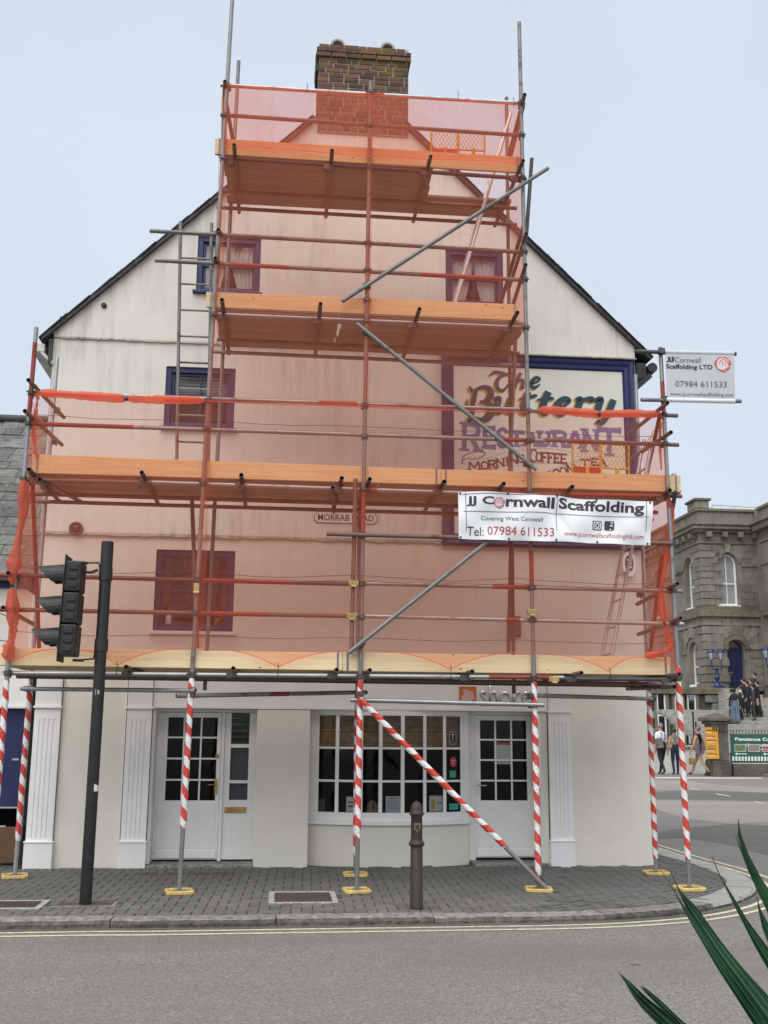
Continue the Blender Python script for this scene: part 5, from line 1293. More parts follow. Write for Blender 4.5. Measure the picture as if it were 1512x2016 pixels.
for u, v in ((.01,.97),(.25,.985),(.5,.985),(.71,.985),(.985,.97),(.01,.03),(.26,.03),(.5,.03),(.72,.03),(.985,.03)):
    p = bn(u, v, .004); MB().lathe([(.012,0),(.012,.004)], p, 10, Vector((0,-1,0))).tube([p, p+Vector((.004,.05,.06 if v > .5 else -.05))], .003, 5).build('eyelet_tie', M['black'], bt)

st_ = thing('scaffold_sign', (4.84, FY, 5.4), 'silver grey hanging sign with a red rose held between two tubes on the right upright', 'sign')
SY = FY-.055
ta, tb, ba, bb_ = W(1250, 692, SY), W(1449, 697, SY), W(1262, 787, SY), W(1459, 790, SY)
for p, q, mt in ((ta, tb, 'dark_tube'), (ba, bb_, 'galv_old')): MB().tube([p, q], .0242, 12, True, 0, False, .8).build('tube', M[mt], st_, fix=False)
sa, sb_, sc_, sd_ = W(1309, 694, SY), W(1444, 697, SY), W(1311, 787, SY), W(1446, 790, SY)
MB().tube([sa, sb_], .029, 12).build('top_sleeve', M['vinyl_sign'], st_); MB().tube([sc_, sd_], .029, 12).build('bottom_sleeve', M['vinyl'], st_)
def sg(u, v, d=0.0):
    p = sc_.lerp(sd_, u).lerp(sa.lerp(sb_, u), v); return Vector((p.x, p.y-.02+.006*math.sin(u*6)*math.sin(math.pi*v)-d, p.z))
MB().grid(lambda u, v: sg(u, v), 20, 10).build('sheet', M['vinyl_sign'], st_, fix=False)
def stext(s_, x0, y0, x1, y1, mat, bold=0.0):
    f = lambda x, y: ((x-225)/1080.0, 1-(y-210)/710.0); ua, va = f(x0, y1); ub, vb = f(x1, y0)
    return text_mesh('lettering', s_, 1, 1, mat, lambda a, b, d: sg(ua+(ub-ua)*a, va+(vb-va)*b, .004), st_, bold)
stext('JJ', 228, 283, 358, 360, M['ink'], .035); stext('Cornwall', 370, 285, 775, 365, M['ink_soft']); stext('Scaffolding LTD', 228, 392, 955, 480, M['ink'], .025)
stext('07984 611533', 370, 640, 1172, 728, M['ink_soft']); stext('www.jjcornwallscaffolding.com', 285, 808, 1272, 880, M['ink_soft'])
mb1, mb2 = MB(), MB(); sw_, sh_ = (sb_-sa).length, (sa-sc_).length; F = lambda u, v, d: sg(u/sw_, v/sh_, d)
rose(mb1, mb2, F, (1120-225)/1080*sw_, (1-(378-210)/710)*sh_, .098, .004); mb1.build('rose_print', M['rose_print'], st_, fix=False); mb2.build('rose_lines', M['vinyl'], st_, fix=False)
for p in (W(1301, 693, FY-.02), W(1306, 787, FY-.02)): MB().tube([p-Vector((0,0,.03)), p+Vector((0,0,.03))], .036, 10).box(p.x-.03, p.x+.03, p.y-.06, p.y-.02, p.z-.03, p.z+.03).build('clamp', M['coupler'], st_)

# ---------------------------------------------------------------- painted restaurant sign on the wall
rg = thing('restaurant_sign', (3.4, 0, 4.0), 'large cream restaurant signboard with painted lettering in a heavy blue moulded frame', 'sign')
gx0, gx1, gz0, gz1 = 2.08, 4.755, 4.01, 6.655; fwid = .165
fr = [(0, 0), (0, -.05), (.03, -.085), (.07, -.075), (.10, -.05), (.14, -.045), (.165, -.02), (.165, 0)]     # moulding: inwards, outwards
def mould(p, q, inward, name):
    p, q = Vector(p), Vector(q); n = len(fr); vs = []
    for base, k in ((p, 1), (q, -1)):
        for a, b in fr: vs.append(base+inward*a+(q-p).normalized()*a*k+Vector((0, b, 0)))
    MB().add(vs, [(i, i+1, n+i+1, n+i) for i in range(n-1)]).build(name, M['blue'], rg)
mould((gx0,0,gz0), (gx0,0,gz1), Vector((1,0,0)), 'frame_rail'); mould((gx1,0,gz1), (gx1,0,gz0), Vector((-1,0,0)), 'frame_rail'); mould((gx0,0,gz1), (gx1,0,gz1), Vector((0,0,-1)), 'frame_rail'); mould((gx1,0,gz0), (gx0,0,gz0), Vector((0,0,1)), 'frame_rail')
MB().box(gx0+.16, gx1-.16, -.018, -.003, gz0+.16, gz1-.16).build('board', M['sign_cream'], rg)
MB().box(gx0-.03, gx1+.02, -.10, -.0, gz1+.002, gz1+.02).build('lead_flashing', M['dirty_lip'], rg)
SU, SV_ = gx0+fwid, gz0+fwid
def spx(x, y):      # survey marks of the lettering close-up to metres on the board
    p = W(860+x/3.78, 680+y/3.78, -.018); return (p.x, p.z)
FS = lambda u, v, d: (u, -.0185-d, v)
def paint(strokes, mat, d, dx=0.0, dz=0.0, name='lettering', grow=1.0):
    mb = MB()
    for k, (pts, w_) in enumerate(strokes):
        q = [spx(*p) for p in pts]; q = [(a+dx, b+dz) for a, b in q]; sc = .00188
        ribbon(mb, q, [x*sc*grow for x in w_] if isinstance(w_, (list, tuple)) else w_*sc*grow, FS, d+.00015*k)
    return mb.build(name, mat, rg, fix=False)
the = [([(390,225),(430,200),(480,205),(530,215),(575,205)], [10,24,26,18,6]), ([(520,215),(470,235),(445,280),(455,325),(490,335),(522,310),(525,285)], [14,26,30,30,24,14,6]),
       ([(622,205),(600,260),(578,320)], [26,26,24]), ([(590,290),(615,262),(640,262),(640,290),(632,318),(655,310)], [8,18,26,26,24,6]),
       ([(705,285),(750,268),(765,248),(738,240),(710,265),(702,298),(725,315),(768,290)], [12,14,20,26,30,34,26,8])]
but = [([(240,305),(262,335),(300,345)], [8,30,26]), ([(290,330),(275,400),(262,470),(262,520),(240,565),(215,545)], [30,36,36,30,18,6]), ([(228,400),(222,455),(235,470)], [8,14,8]),
       ([(285,330),(340,312),(390,325),(400,370),(370,410),(320,425)], [16,30,44,50,36,12]), ([(320,420),(380,430),(405,475),(385,530),(330,555),(270,540),(240,560)], [14,44,58,56,36,24,10]),
       ([(420,400),(460,395),(448,450),(450,490),(480,490),(520,450)], [14,44,48,46,30,10]), ([(560,385),(535,450),(530,495),(575,480)], [50,50,40,8]),
       ([(680,345),(650,430),(640,490),(670,505),(700,480)], [46,48,46,30,8]), ([(610,400),(670,388),(745,372)], [10,26,22]),
       ([(830,345),(795,430),(782,490),(810,510),(850,480)], [52,52,48,32,8]), ([(745,408),(810,395),(870,398)], [10,28,24]),
       ([(895,470),(960,440),(985,410),(950,398),(905,430),(890,480),(915,515),(975,500)], [14,20,34,40,52,52,36,12]),
       ([(1030,400),(1070,400),(1055,450),(1040,515)], [16,46,50,50]), ([(1065,440),(1100,405),(1150,400),(1158,425)], [10,28,44,34]),
       ([(1170,405),(1220,400),(1205,450),(1195,500),(1225,515),(1275,480)], [14,46,52,48,30,10]), ([(1315,405),(1290,470),(1262,530),(1225,575),(1195,570),(1215,555)], [48,50,44,40,26,12])]
for a, b in ((0,2),(2,4),(4,5)): paint(the[a:b], M['sign_gold'], .001, -.020, -.022, 'letter_shadow', 1.1)
for a, b in ((0,5),(5,7),(7,9),(9,11),(11,12),(12,14),(14,16)): paint(but[a:b], M['sign_gold'], .001, -.028, -.026, 'letter_shadow', 1.08)
for a, b in ((0,2),(2,4),(4,5)): paint(the[a:b], M['sign_teal'], .004, name='letter')
for a, b in ((0,5),(5,7),(7,9),(9,11),(11,12),(12,14),(14,16)): paint(but[a:b], M['sign_teal'], .0075, name='letter')
k = 0
for ch_, xa, xb, yt, yb in (('R',170,335,583,775),('E',335,440,607,760),('S',440,535,620,752),('T',535,650,640,745),('A',640,760,648,742),('U',745,850,645,742),('R',850,975,640,748),('A',960,1095,638,755),('N',1080,1205,630,785),('T',1195,1365,620,808)):
    mb = MB(); (a, b), (c, d) = spx(xa, yb), spx(xb, yt); slab(mb, ch_, a, b, c-a, d-b, .058 if ch_ not in 'RT' or (xb-xa) < 150 else .07, FS, .001+.0012*(k % 3), 0, -.02); k += 1; mb.build('letter', M['sign_violet'], rg, fix=False)
for k, (ch_, xa, xb, yt, yb) in enumerate((('M',232,330,870,925),('O',330,388,868,922),('R',380,450,858,918),('N',440,510,846,905),('I',512,540,836,895),('N',540,610,826,885),('G',600,665,818,872),('C',690,748,772,866),('O',735,782,798,862),('F',775,825,796,866),('F',820,870,800,868),('E',865,920,804,872),('E',915,972,808,876),('T',1062,1140,848,900),('E',1140,1205,842,892),('A',1195,1270,845,895))):
    (a, b), (c, d) = spx(xa, yb), spx(xb, yt); mb = MB(); slab(mb, ch_, a, b, c-a, d-b, .026, FS, .001+.0011*(k % 3), 0, .08 if xa < 680 else -.03); mb.build('letter', M['sign_brown'], rg, fix=False)
for ch_, xa, xb, yt, yb in (('N',790,850,950,1010),('O',870,920,925,985),('O',920,972,912,970),('N',970,1030,895,955)):
    (a, b), (c, d) = spx(xa, yb), spx(xb, yt); mb = MB(); slab(mb, ch_, a, b, c-a, d-b, .026, FS, .001, 0, .15); mb.build('letter', M['sign_brown'], rg, fix=False)
mb = MB(); ribbon(mb, [spx(*p) for p in ((330,800),(355,795),(350,820),(290,845),(210,845),(185,880),(195,880),(225,885))], [.006,.016,.02,.016,.012,.016,.014,.004], FS, .001); ribbon(mb, [spx(*p) for p in ((185,870),(200,825),(260,797),(330,790),(355,797))], [.02,.016,.012,.012,.008], FS, .0016)
mb.build('cup_outline', M['sign_violet'], rg, fix=False)
mb = MB(); ribbon(mb, [spx(*p) for p in ((330,855),(450,815),(600,780),(760,768),(900,775),(1010,795))], .004, FS, .001); ribbon(mb, [spx(*p) for p in ((820,940),(900,910),(1020,868),(1150,835),(1290,825),(1400,830))], .004, FS, .0012); ribbon(mb, [spx(*p) for p in ((560,905),(700,880),(860,878),(980,890))], .004, FS, .0014)
mb.build('fine_lines', M['ink_soft'], rg, fix=False)
# ---------------------------------------------------------------- neighbouring building on the left
nb = thing('neighbour_building', (-5.4, 2.5, 0), 'low cream building with a lichened slate roof and blue door at the left edge', 'building')
NYF = .12; ez = W(30, 1128, NYF).z
MB().box(-8, BX0-.002, NYF, 6.5, 2.262, ez-.02).build('wall', M['wall_lower'], nb); MB().box(-8, BX0-.004, NYF-.03, NYF-.002, ez-.20, ez-.03).build('fascia_band', M['blue'], nb)
MB().box(-8, BX0-.006, NYF-.005, 6.5, 1.90, 2.26).build('lintel', M['white_dull'], nb); MB().box(-8, BX0-.004, NYF-.03, NYF+.2, 1.865, 1.898).build('lintel_moulding', M['white_dull'], nb, .004)
MB().box(-8, -3.98, NYF, NYF+.3, -.02, 1.864).build('wall', M['wall_shop'], nb); MB().box(-8, BX0-.003, 1.2, 1.3, -.02, 1.864).build('inner_partition', M['dark_room'], nb)
dz0 = W(20, 1588, .2).z
dr = MB().box(-3.95, -3.085, .20, .25, dz0, 1.86).build('door', M['blue_far'], nb, .004); MB().box(-3.95, -3.085, .19, .26, dz0-.02, dz0-.002).build('bottom_trim', M['alu'], dr)
p = W(32, 1495, .2); MB().box(p.x-.045, p.x+.03, .188, .1995, p.z-.012, p.z+.012).build('handle', M['chrome'], dr)
MB().tube([(-3.03, .05, 1.85), (-3.035, .05, .3)], .022, 8).build('downpipe', M['galv_old'], nb)
for px, w_, h_, dy, lab in ((25, .32, .44, .30, 'brown cardboard sheet leaning in the doorway under the blue door'), (2, .10, .45, .34, 'pale board leaning at the far left in the doorway under the blue door')):
    p = W(px, 1660, dy); o = MB().obox((p.x, dy, h_/2+.01), Vector((1,0,0)), Vector((0,.97,.2)), Vector((0,-.2,.97)), w_/2, .012, h_/2).build('leaning_board', M['card_box'] if px > 10 else M['white_dull'], None, .003); tag(o, lab, 'board')
# roof: slates one by one
rdg = Vector((0, 4.2, 0)); rz_ = W(30, 828, 4.2).z; slope = math.atan2(rz_-ez, 4.2-NYF+.08)
rf = MB().add([(-9, NYF-.10, ez-.03), (BX0-.01, NYF-.10, ez-.03), (BX0-.01, 4.2, rz_-.02), (-9, 4.2, rz_-.02), (-9, 7.8, ez), (BX0-.01, 7.8, ez)], [(0,1,2,3), (3,2,5,4)]).build('roof', M['slate_edge'], nb, fix=False)
SLT = unit_box('slate', M['slate_lichen'], .03); rs = random.Random(17); NR = 19
for j in range(NR):
    f = (j+.45)/NR; y = NYF-.10+(4.2-NYF+.10)*f; z = ez-.03+(rz_-.0-ez)*f; x = BX0-.02-(.13 if j % 2 else 0); first = True
    L_ = math.hypot(4.2-NYF, rz_-ez)/NR
    while x > -4.75:
        w_ = rs.uniform(.22, .34)
        if first and j % 2: piece('slate', SLT, (BX0-.02-.065, y, z+.012), (.126, L_*1.45, .011), rf, (slope-.03, 0, 0))
        first = False
        piece('slate', SLT, (x-w_/2, y+rs.uniform(-.01,.01), z+.012+rs.uniform(-.003,.006)), (w_-.008, L_*1.45, .011), rf, (slope-.03+rs.uniform(-.006,.006), rs.uniform(-.01,.01), rs.uniform(-.01,.01))); x -= w_
MB().tube([(-9, 4.2, rz_+.03), (BX0-.01, 4.2, rz_+.03)], .07, 8).build('ridge', M['slate_edge'], rf)
MB().tube([(-9, NYF-.16, ez-.07), (BX0-.10, NYF-.16, ez-.07)], .05, 10).build('gutter', M['galv_old'], nb)
for k, (a, b) in enumerate((((-5, 1205), (20, 1216)), ((-5, 1260), (18, 1263)))): MB().tube([W(*a, -1.2), W(*b, -2.0)], .006, 5).build('cable', M['black'], nb)

# ---------------------------------------------------------------- traffic signal
TB = Vector((TLB.x, TLB.y, 0)); TT = W(212, 1067, TB.y); ax = (TT-TB).normalized(); TL_len = (TT-TB).length
tl = thing('traffic_signal', TB, 'black three-lamp traffic signal facing left on a tall leaning pole', 'traffic light')
ex = Vector((-1, 0, 0)); ex = (ex-ax*ex.dot(ax)).normalized(); ey = ax.cross(ex)
MB().tube([TB, TB+ax*(TL_len-.33)], .058, 16).build('pole', M['black'], tl)
MB().tube([TB+ax*(TL_len-.335), TB+ax*TL_len], .062, 16).build('pole_cap', M['black_soft'], tl)
def hp(px, py): return W(px, py, TB.y)
hb, ht = hp(134, 1293), hp(150, 1107); hc = (hb+ht)/2; up_ = (ht-hb).normalized(); hx = (ex-up_*ex.dot(up_)).normalized(); hy = up_.cross(hx); HH = (ht-hb).length
mod = HH/3
for k in range(3):
    c = hb+up_*mod*(k+.5)
    hd = MB().obox(c, hx, hy, up_, .085, .15, mod/2-.004).build('signal_head', M['black_soft'], tl, .018)
    mb = MB()
    for j in range(3):      # ribs along the casing side
        for sgn in (-1, 1): MB().obox(c+up_*(j-1)*mod*.28-hx*.01+hy*.155*sgn, hx, hy, up_, .045, .010, mod*.085).build('casing_rib', M['black_soft'], hd, .006)
    lc = c+hx*.088
    MB().lathe([(.10,0),(.10,.012),(.09,.022),(.05,.03)], lc, 20, hx).build('lens', plain('lens_'+'gar'[k], ((.01,.08,.03),(.12,.05,.01),(.12,.01,.01))[k], .2, var=.05), hd)
    # hood: open below, drawn in at the tip
    mb = MB(); n = 14; vs = []
    for i in range(n+1):
        a = R(-28+236*i/n); ca, sa = math.cos(a), math.sin(a)
        for f, r_ in ((0, .118), (.5, .112), (1.0, .105)):
            ln = .285*f*(max(0.0, .5+.5*sa)**.8*.92+.08); vs.append(c+hx*(.088+ln)+hy*ca*r_*1.05+up_*(sa*r_+.012-.02*f))
    mb.add(vs, [(i*3+j, i*3+j+1, (i+1)*3+j+1, (i+1)*3+j) for i in range(n) for j in range(2)])
    o = mb.build('visor', M['black_soft'], hd, fix=False); sm = o.modifiers.new('thick', 'SOLIDIFY'); sm.thickness = .005
bp_c = hc+hx*.075; MB().obox(bp_c, hx, hy, up_, .004, .17, HH/2+.055).build('backing_board', M['black_soft'], tl, .002)
for px0, py0, px1, py1, pm in ((158, 1108, 194, 1108, 1131), (150, 1300, 184, 1297, 1270)):
    a, b, c2 = hp(px0, py0), hp(px1, py1), hp(px1+6, pm)
    MB().tube([a, b, c2], .010, 8).build('bracket_arm', M['black'], tl); q = TB+ax*((c2-TB).dot(ax)); MB().tube([q-ax*.06, q+ax*.06], .068, 16).build('pole_band', M['black_soft'], tl)
    MB().obox(a-hx*.02, hx, hy, up_, .05, .04, .012).build('bracket_plate', M['black'], tl, .004)
MB().tube([hp(165, 1126), hp(178, 1127), hp(193, 1122)], .014, 8).build('cable', M['black_soft'], tl)
p = TB+ax*((hp(196, 1363)-TB).dot(ax)); PF = lambda u, v, d: p+Vector((1,0,0))*(u+.005)+ax*v+Vector((0,-1,0))*(math.sqrt(max(0, .058**2-(u+.005)**2))+d)
MB().grid(lambda u, v: PF(-.028+.056*u, -.028+.056*v, .001), 8, 2).build('number_plate', M['ink'], tl, fix=False)
text_mesh('number', '2', .018, .034, M['paper'], lambda u, v, d: PF(-.006+u, -.017+v, .0025), tl, .02); MB().grid(lambda u, v: PF(-.027+.003*u, -.028+.056*v, .0025), 2, 2).build('number_rule', M['paper'], tl, fix=False)
p = TB+ax*((hp(187, 1549)-TB).dot(ax)); MB().grid(lambda u, v: PF(.018+.034*u, -.04+.07*v*(1-.25*u), .0012), 6, 3).build('torn_sticker', M['paper'], tl, fix=False)

# ---------------------------------------------------------------- cast iron bollard
bb = G(820, 1789); t = thing('bollard', bb, 'dark brown cast iron bollard with a domed cap on the pavement', 'bollard')
zt = W(820, 1577, bb.y).z
MB().lathe([(.066,0),(.066,.02),(.062,.03),(.058,.56),(.0575,.561)], bb, 20).build('shaft', M['bollard'], t)
MB().lathe([(.060,.562),(.072,.57),(.076,.585),(.072,.60),(.062,.61),(.060,.625)], bb, 24).build('collar', M['bollard'], t)
MB().lathe([(.056,.626),(.054,zt-.14),(.058,zt-.135)], bb, 20).build('neck', M['bollard'], t)
MB().lathe([(.060,zt-.134),(.070,zt-.125),(.070,zt-.105),(.058,zt-.095),(.056,zt-.08),(.050,zt-.04),(.032,zt-.012),(.008,zt)], bb, 22).build('cap', M['bollard'], t)
sh = [(-.025,.035),(.025,.035),(.025,-.005),(.0,-.04),(-.025,-.005)]; cz = zt-.24
MB().prism([(u*1.2, v*1.2) for u, v in sh], .052, .058, lambda u, v, d: (bb.x+u, bb.y-d, bb.z+cz+v)).build('crest', M['rust_tube'], t); MB().prism([(u*.7, v*.7) for u, v in sh], .058, .062, lambda u, v, d: (bb.x+u, bb.y-d, bb.z+cz+v)).build('crest_shield', M['bollard'], t)

# ---------------------------------------------------------------- palm in the foreground
PY = CAM_LOC.y+2.5
pt = thing('palm_plant', (W(1800, 2400, PY).x, PY, ROAD_Z), 'dark green stiff-leaved palm in the right foreground', 'plant')
root = W(1790, 2420, PY)
MB().tube([(root.x, PY, ROAD_Z), (root.x+.01, PY+.01, root.z*.5), root], [.07, .055, .04], 10).build('trunk', M['trunk'], pt)
def blade(tip, left, right, dy0, dy1, seg=16, split=.0, folds=5):
    """pleated blade: survey marks of its two edges from tip to beyond the frame"""
    P = [tip]+left; Q = [tip]+right
    def along(L, f):
        s_ = f*(len(L)-1); i = min(int(s_), len(L)-2); a, b = L[i], L[i+1]; t_ = s_-i; return (a[0]+(b[0]-a[0])*t_, a[1]+(b[1]-a[1])*t_)
    vs = []; uv = []; nu = folds*2
    for i in range(seg+1):
        f = i/seg; y = PY+dy0+(dy1-dy0)*f; a = W(*along(P, f), y); b = W(*along(Q, f), y)
        for k in range(nu+1):
            u = k/nu; p = a.lerp(b, u); d = (a-b).length
            vs.append((p.x, p.y+(.16*d*(1 if k % 2 else -1)*(1/folds)*1.6)+.35*d*(u-.5)+.25*d*abs(u-.5), p.z))
    mb = MB(); fs = []; uvs = []
    for i in range(seg):
        for k in range(nu):
            fs.append((i*(nu+1)+k, i*(nu+1)+k+1, (i+1)*(nu+1)+k+1, (i+1)*(nu+1)+k)); uvs.append([(k/nu, 1-i/seg), ((k+1)/nu, 1-i/seg), ((k+1)/nu, 1-(i+1)/seg), (k/nu, 1-(i+1)/seg)])
    mb.add(vs, fs, 0, uvs, False); o = mb.build('leaf', M['leaf'], pt, fix=False); sm = o.modifiers.new('thick', 'SOLIDIFY'); sm.thickness = .0012
blade((1297, 1707), [(1327, 1755), (1347, 1795), (1410, 1905), (1482, 2018), (1600, 2200)], [(1322, 1745), (1355, 1795), (1412, 1880), (1470, 1960), (1640, 2170)], -.05, .02, 24, 0, 3)
blade((1319, 1714), [(1337, 1757), (1350, 1790), (1412, 1885), (1500, 2010), (1620, 2190)], [(1340, 1754), (1374, 1787), (1428, 1862), (1520, 1972), (1660, 2150)], -.04, .04, 24, 0, 3)
blade((1378, 1793), [(1386, 1820), (1420, 1872), (1500, 1970)], [(1394, 1820), (1432, 1872), (1520, 1968)], -.02, .04, 10, 0, 1)
blade((1400, 1684), [(1420, 1732), (1441, 1776), (1482, 1860), (1530, 1945), (1640, 2150)], [(1414, 1716), (1440, 1757), (1474, 1810), (1530, 1885), (1690, 2120)], -.02, .08, 20, 0, 3)
blade((1453, 1611), [(1452, 1645), (1465, 1685), (1482, 1733), (1530, 1835), (1660, 2120)], [(1459, 1640), (1474, 1680), (1500, 1728), (1550, 1800), (1710, 2100)], .0, .1, 20, 0, 4)
blade((1447, 1640), [(1456, 1672), (1470, 1710), (1490, 1755), (1530, 1840)], [(1461, 1672), (1478, 1712), (1500, 1755), (1545, 1835)], .01, .09, 12, 0, 1)
blade((1490, 1763), [(1492, 1790), (1500, 1830), (1520, 1880), (1660, 2140)], [(1497, 1788), (1512, 1815), (1545, 1870), (1690, 2130)], .0, .1, 14, 0, 2)
blade((1217, 1913), [(1237, 1945), (1252, 1965), (1300, 2018), (1420, 2150)], [(1240, 1932), (1275, 1965), (1320, 2000), (1480, 2140)], -.12, .02, 18, 0, 2)
blade((1234, 1942), [(1246, 1962), (1262, 1984), (1296, 2020), (1410, 2160)], [(1248, 1958), (1270, 1982), (1318, 2024), (1440, 2160)], -.13, .0, 14, 0, 1)
blade((1259, 1941), [(1268, 1952), (1290, 1975), (1330, 2012), (1450, 2140)], [(1272, 1945), (1300, 1968), (1348, 2014), (1490, 2130)], -.11, .03, 14, 0, 2)
# ---------------------------------------------------------------- granite hall across the side street
HY = 46.0; HXc = W(1381, 1150, HY).x
hall = thing('town_hall', (HXc+14, HY+10, 0), 'grey granite public hall with cornice, arched windows and blue door across the street', 'building')
def hz(py): return W(1381, py, HY).z
HZ = dict(base=hz(1360), led0=hz(1357), band2=hz(1231), band1=hz(1226), flo=hz(1212), flo1=hz(1201), imp=hz(1114), imp1=hz(1109), arch=hz(1070), arch1=hz(1066), corn=hz(1048), corn1=hz(1036), par=hz(1001), pier=hz(982))
def frontF(u, v, d): return Vector((HXc+u, HY-d, v))
def leftF(u, v, d): return Vector((HXc-d, HY+u, v))
def ux(px): return W(px, 1150, HY).x-HXc
def uy(px):                         # depth along the left side wall for a survey column
    d = ray(px, 1150); t = (HXc-CAM_LOC.x)/d.x; return (CAM_LOC+d*t).y-HY
def arch_pts(u0, u1, zs, n=12): c = (u0+u1)/2; r_ = (u1-u0)/2; return [(c-r_*math.cos(math.pi*k/n), zs+r_*math.sin(math.pi*k/n)) for k in range(n+1)]
def stone_face(F, u0, u1, z0, z1, openings, mat, depth=.45):
    xs = sorted({u0, u1, *[o[0] for o in openings], *[o[1] for o in openings]}); zs = sorted({z0, z1, *[o[2] for o in openings], *[o[3]+(o[1]-o[0])/2 for o in openings]}); mb = MB()
    for i in range(len(xs)-1):
        for j in range(len(zs)-1):
            cx, cz = (xs[i]+xs[i+1])/2, (zs[j]+zs[j+1])/2
            if any(o[0] < cx < o[1] and o[2] < cz < o[3]+(o[1]-o[0])/2 for o in openings): continue
            mb.add([F(xs[i], zs[j], 0), F(xs[i+1], zs[j], 0), F(xs[i+1], zs[j+1], 0), F(xs[i], zs[j+1], 0)], [(0,1,2,3)])
    for a, b, c, s_ in openings:
        A = arch_pts(a, b, s_); top = s_+(b-a)/2; h = len(A)//2
        for k in range(len(A)-1):
            cor = (a, top) if k < h else (b, top); mb.add([F(*A[k], 0), F(*A[k+1], 0), F(*cor, 0)], [(0,1,2)])
        ring = [(a, c)]+A+[(b, c)]
        for k in range(len(ring)-1): mb.add([F(*ring[k], 0), F(*ring[k+1], 0), F(*ring[k+1], -depth), F(*ring[k], -depth)], [(0,1,2,3)])
    return mb.build('wall', mat, hall, fix=False)
def arched_window(F, a, b, c, s_, d=-.30, sill=True):
    A = [(a, c)]+arch_pts(a, b, s_)+[(b, c)]; fw = .11; cx = (a+b)/2
    inn = [(a+fw, c+fw)]+[(cx+(x-cx)*(1-2*fw/(b-a)), s_+(z-s_)*(1-2*fw/(b-a))) for x, z in arch_pts(a, b, s_)]+[(b-fw, c+fw)]
    mb = MB(); n = len(A)
    mb.add([F(x, z, d) for x, z in A]+[F(x, z, d) for x, z in inn]+[F(x, z, d-.08) for x, z in inn], [(k, (k+1) % n, n+(k+1) % n, n+k) for k in range(n)]+[(n+k, n+(k+1) % n, 2*n+(k+1) % n, 2*n+k) for k in range(n)])
    w_ = mb.build('window', M['white'], hall, fix=False)
    MB().add([F(x, z, d-.05) for x, z in inn], [tuple(range(n))]).build('pane', M['glass_far'], w_, fix=False); MB().add([F(x, z, d-.12) for x, z in A], [tuple(range(n))]).build('curtain', M['curtain'], w_, fix=False)
    zm = c+(s_+(b-a)/2-c)*.42; q = .035
    MB().prism([(a+fw, zm-q), (b-fw, zm-q), (b-fw, zm+q), (a+fw, zm+q)], d-.04, d+.01, F).build('glazing_bar', M['white'], w_); MB().prism([(cx-q*.7, c+fw), (cx+q*.7, c+fw), (cx+q*.7, s_+(b-a)/2-fw), (cx-q*.7, s_+(b-a)/2-fw)], d-.045, d+.005, F).build('glazing_bar', M['white'], w_)
    MB().prism([(a-.05, c-.14), (b+.05, c-.14), (b+.05, c), (a-.05, c)], d, .02, F).build('sill', M['granite_grey'] if not sill else M['white'], w_)
fu1 = ux(1492)
wu = (ux(1415), ux(1454), hz(1190), hz(1108)); du = (ux(1424), ux(1457), HZ['base'], hz(1277))
stone_face(frontF, 0, fu1, HZ['base'], HZ['par'], [wu, du], M['granite'])
lw = [(uy(1366.5), uy(1349)), (uy(1304), uy(1290))]
lwu = [(a, b, hz(1190), hz(1112)) for a, b in lw]; lwd = [(a, b, hz(1345)+.0, hz(1283)) for a, b in lw]
stone_face(leftF, 0, 60, HZ['base']-3, HZ['par'], lwu+lwd, M['granite'])
for o in (wu,): arched_window(frontF, *o)
for o in lwu+lwd: arched_window(leftF, *o)
# blue door with arched fanlight
A = arch_pts(du[0], du[1], du[3]); MB().prism([(du[0], du[2]), (du[0], du[3]-.02), (du[1], du[3]-.02), (du[1], du[2])], -.40, -.34, frontF).build('door', M['blue_far'], hall)
MB().add([frontF(x, z, -.36) for x, z in A], [tuple(range(len(A)))]).build('fanlight', M['glass_far'], hall, fix=False); MB().prism([(du[0], du[3]-.019), (du[1], du[3]-.019), (du[1], du[3]+.1), (du[0], du[3]+.1)], -.40, -.30, frontF).build('transom_bar', M['blue_far'], hall)
cxd = (du[0]+du[1])/2; MB().prism([(cxd-.02, du[2]), (cxd+.02, du[2]), (cxd+.02, du[3]-.02), (cxd-.02, du[3]-.02)], -.338, -.33, frontF).build('door_seam', M['ink'], hall)
MB().prism([(du[0]+.15, hz(1325)), (du[0]+.42, hz(1325)), (du[0]+.42, hz(1322)), (du[0]+.15, hz(1322))], -.338, -.32, frontF).build('door_plate', M['brass'], hall)
# voussoirs and arch rings, stone by stone
def voussoirs(F, a, b, s_, n, r1, proud, name='voussoir', mat='granite'):
    c = (a+b)/2; r0 = (b-a)/2+.03
    for k in range(n):
        a0, a1 = math.pi*(k+.02)/n, math.pi*(k+.98)/n; rr_ = r1 if k % 2 == 0 or r1 < .5 else r1*.72; rr_ = r0+rr_
        MB().prism([(c-r0*math.cos(a0), s_+r0*math.sin(a0)), (c-rr_*math.cos(a0), s_+rr_*math.sin(a0)), (c-rr_*math.cos(a1), s_+rr_*math.sin(a1)), (c-r0*math.cos(a1), s_+r0*math.sin(a1))], -.05, proud, F).build(name, M[mat], hall)
voussoirs(frontF, du[0]-.30, du[1]+.30, du[3], 11, .95, .085); voussoirs(frontF, du[0]-.02, du[1]+.02, du[3], 14, .24, .14, 'arch_stone', 'granite_lichen')
voussoirs(frontF, wu[0], wu[1], wu[3], 12, .26, .06, 'arch_stone')
for o in lwd[:1]: voussoirs(leftF, o[0]-.25, o[1]+.25, o[3], 9, .8, .085)
for o in lwu: voussoirs(leftF, o[0], o[1], o[3], 10, .26, .06, 'arch_stone')
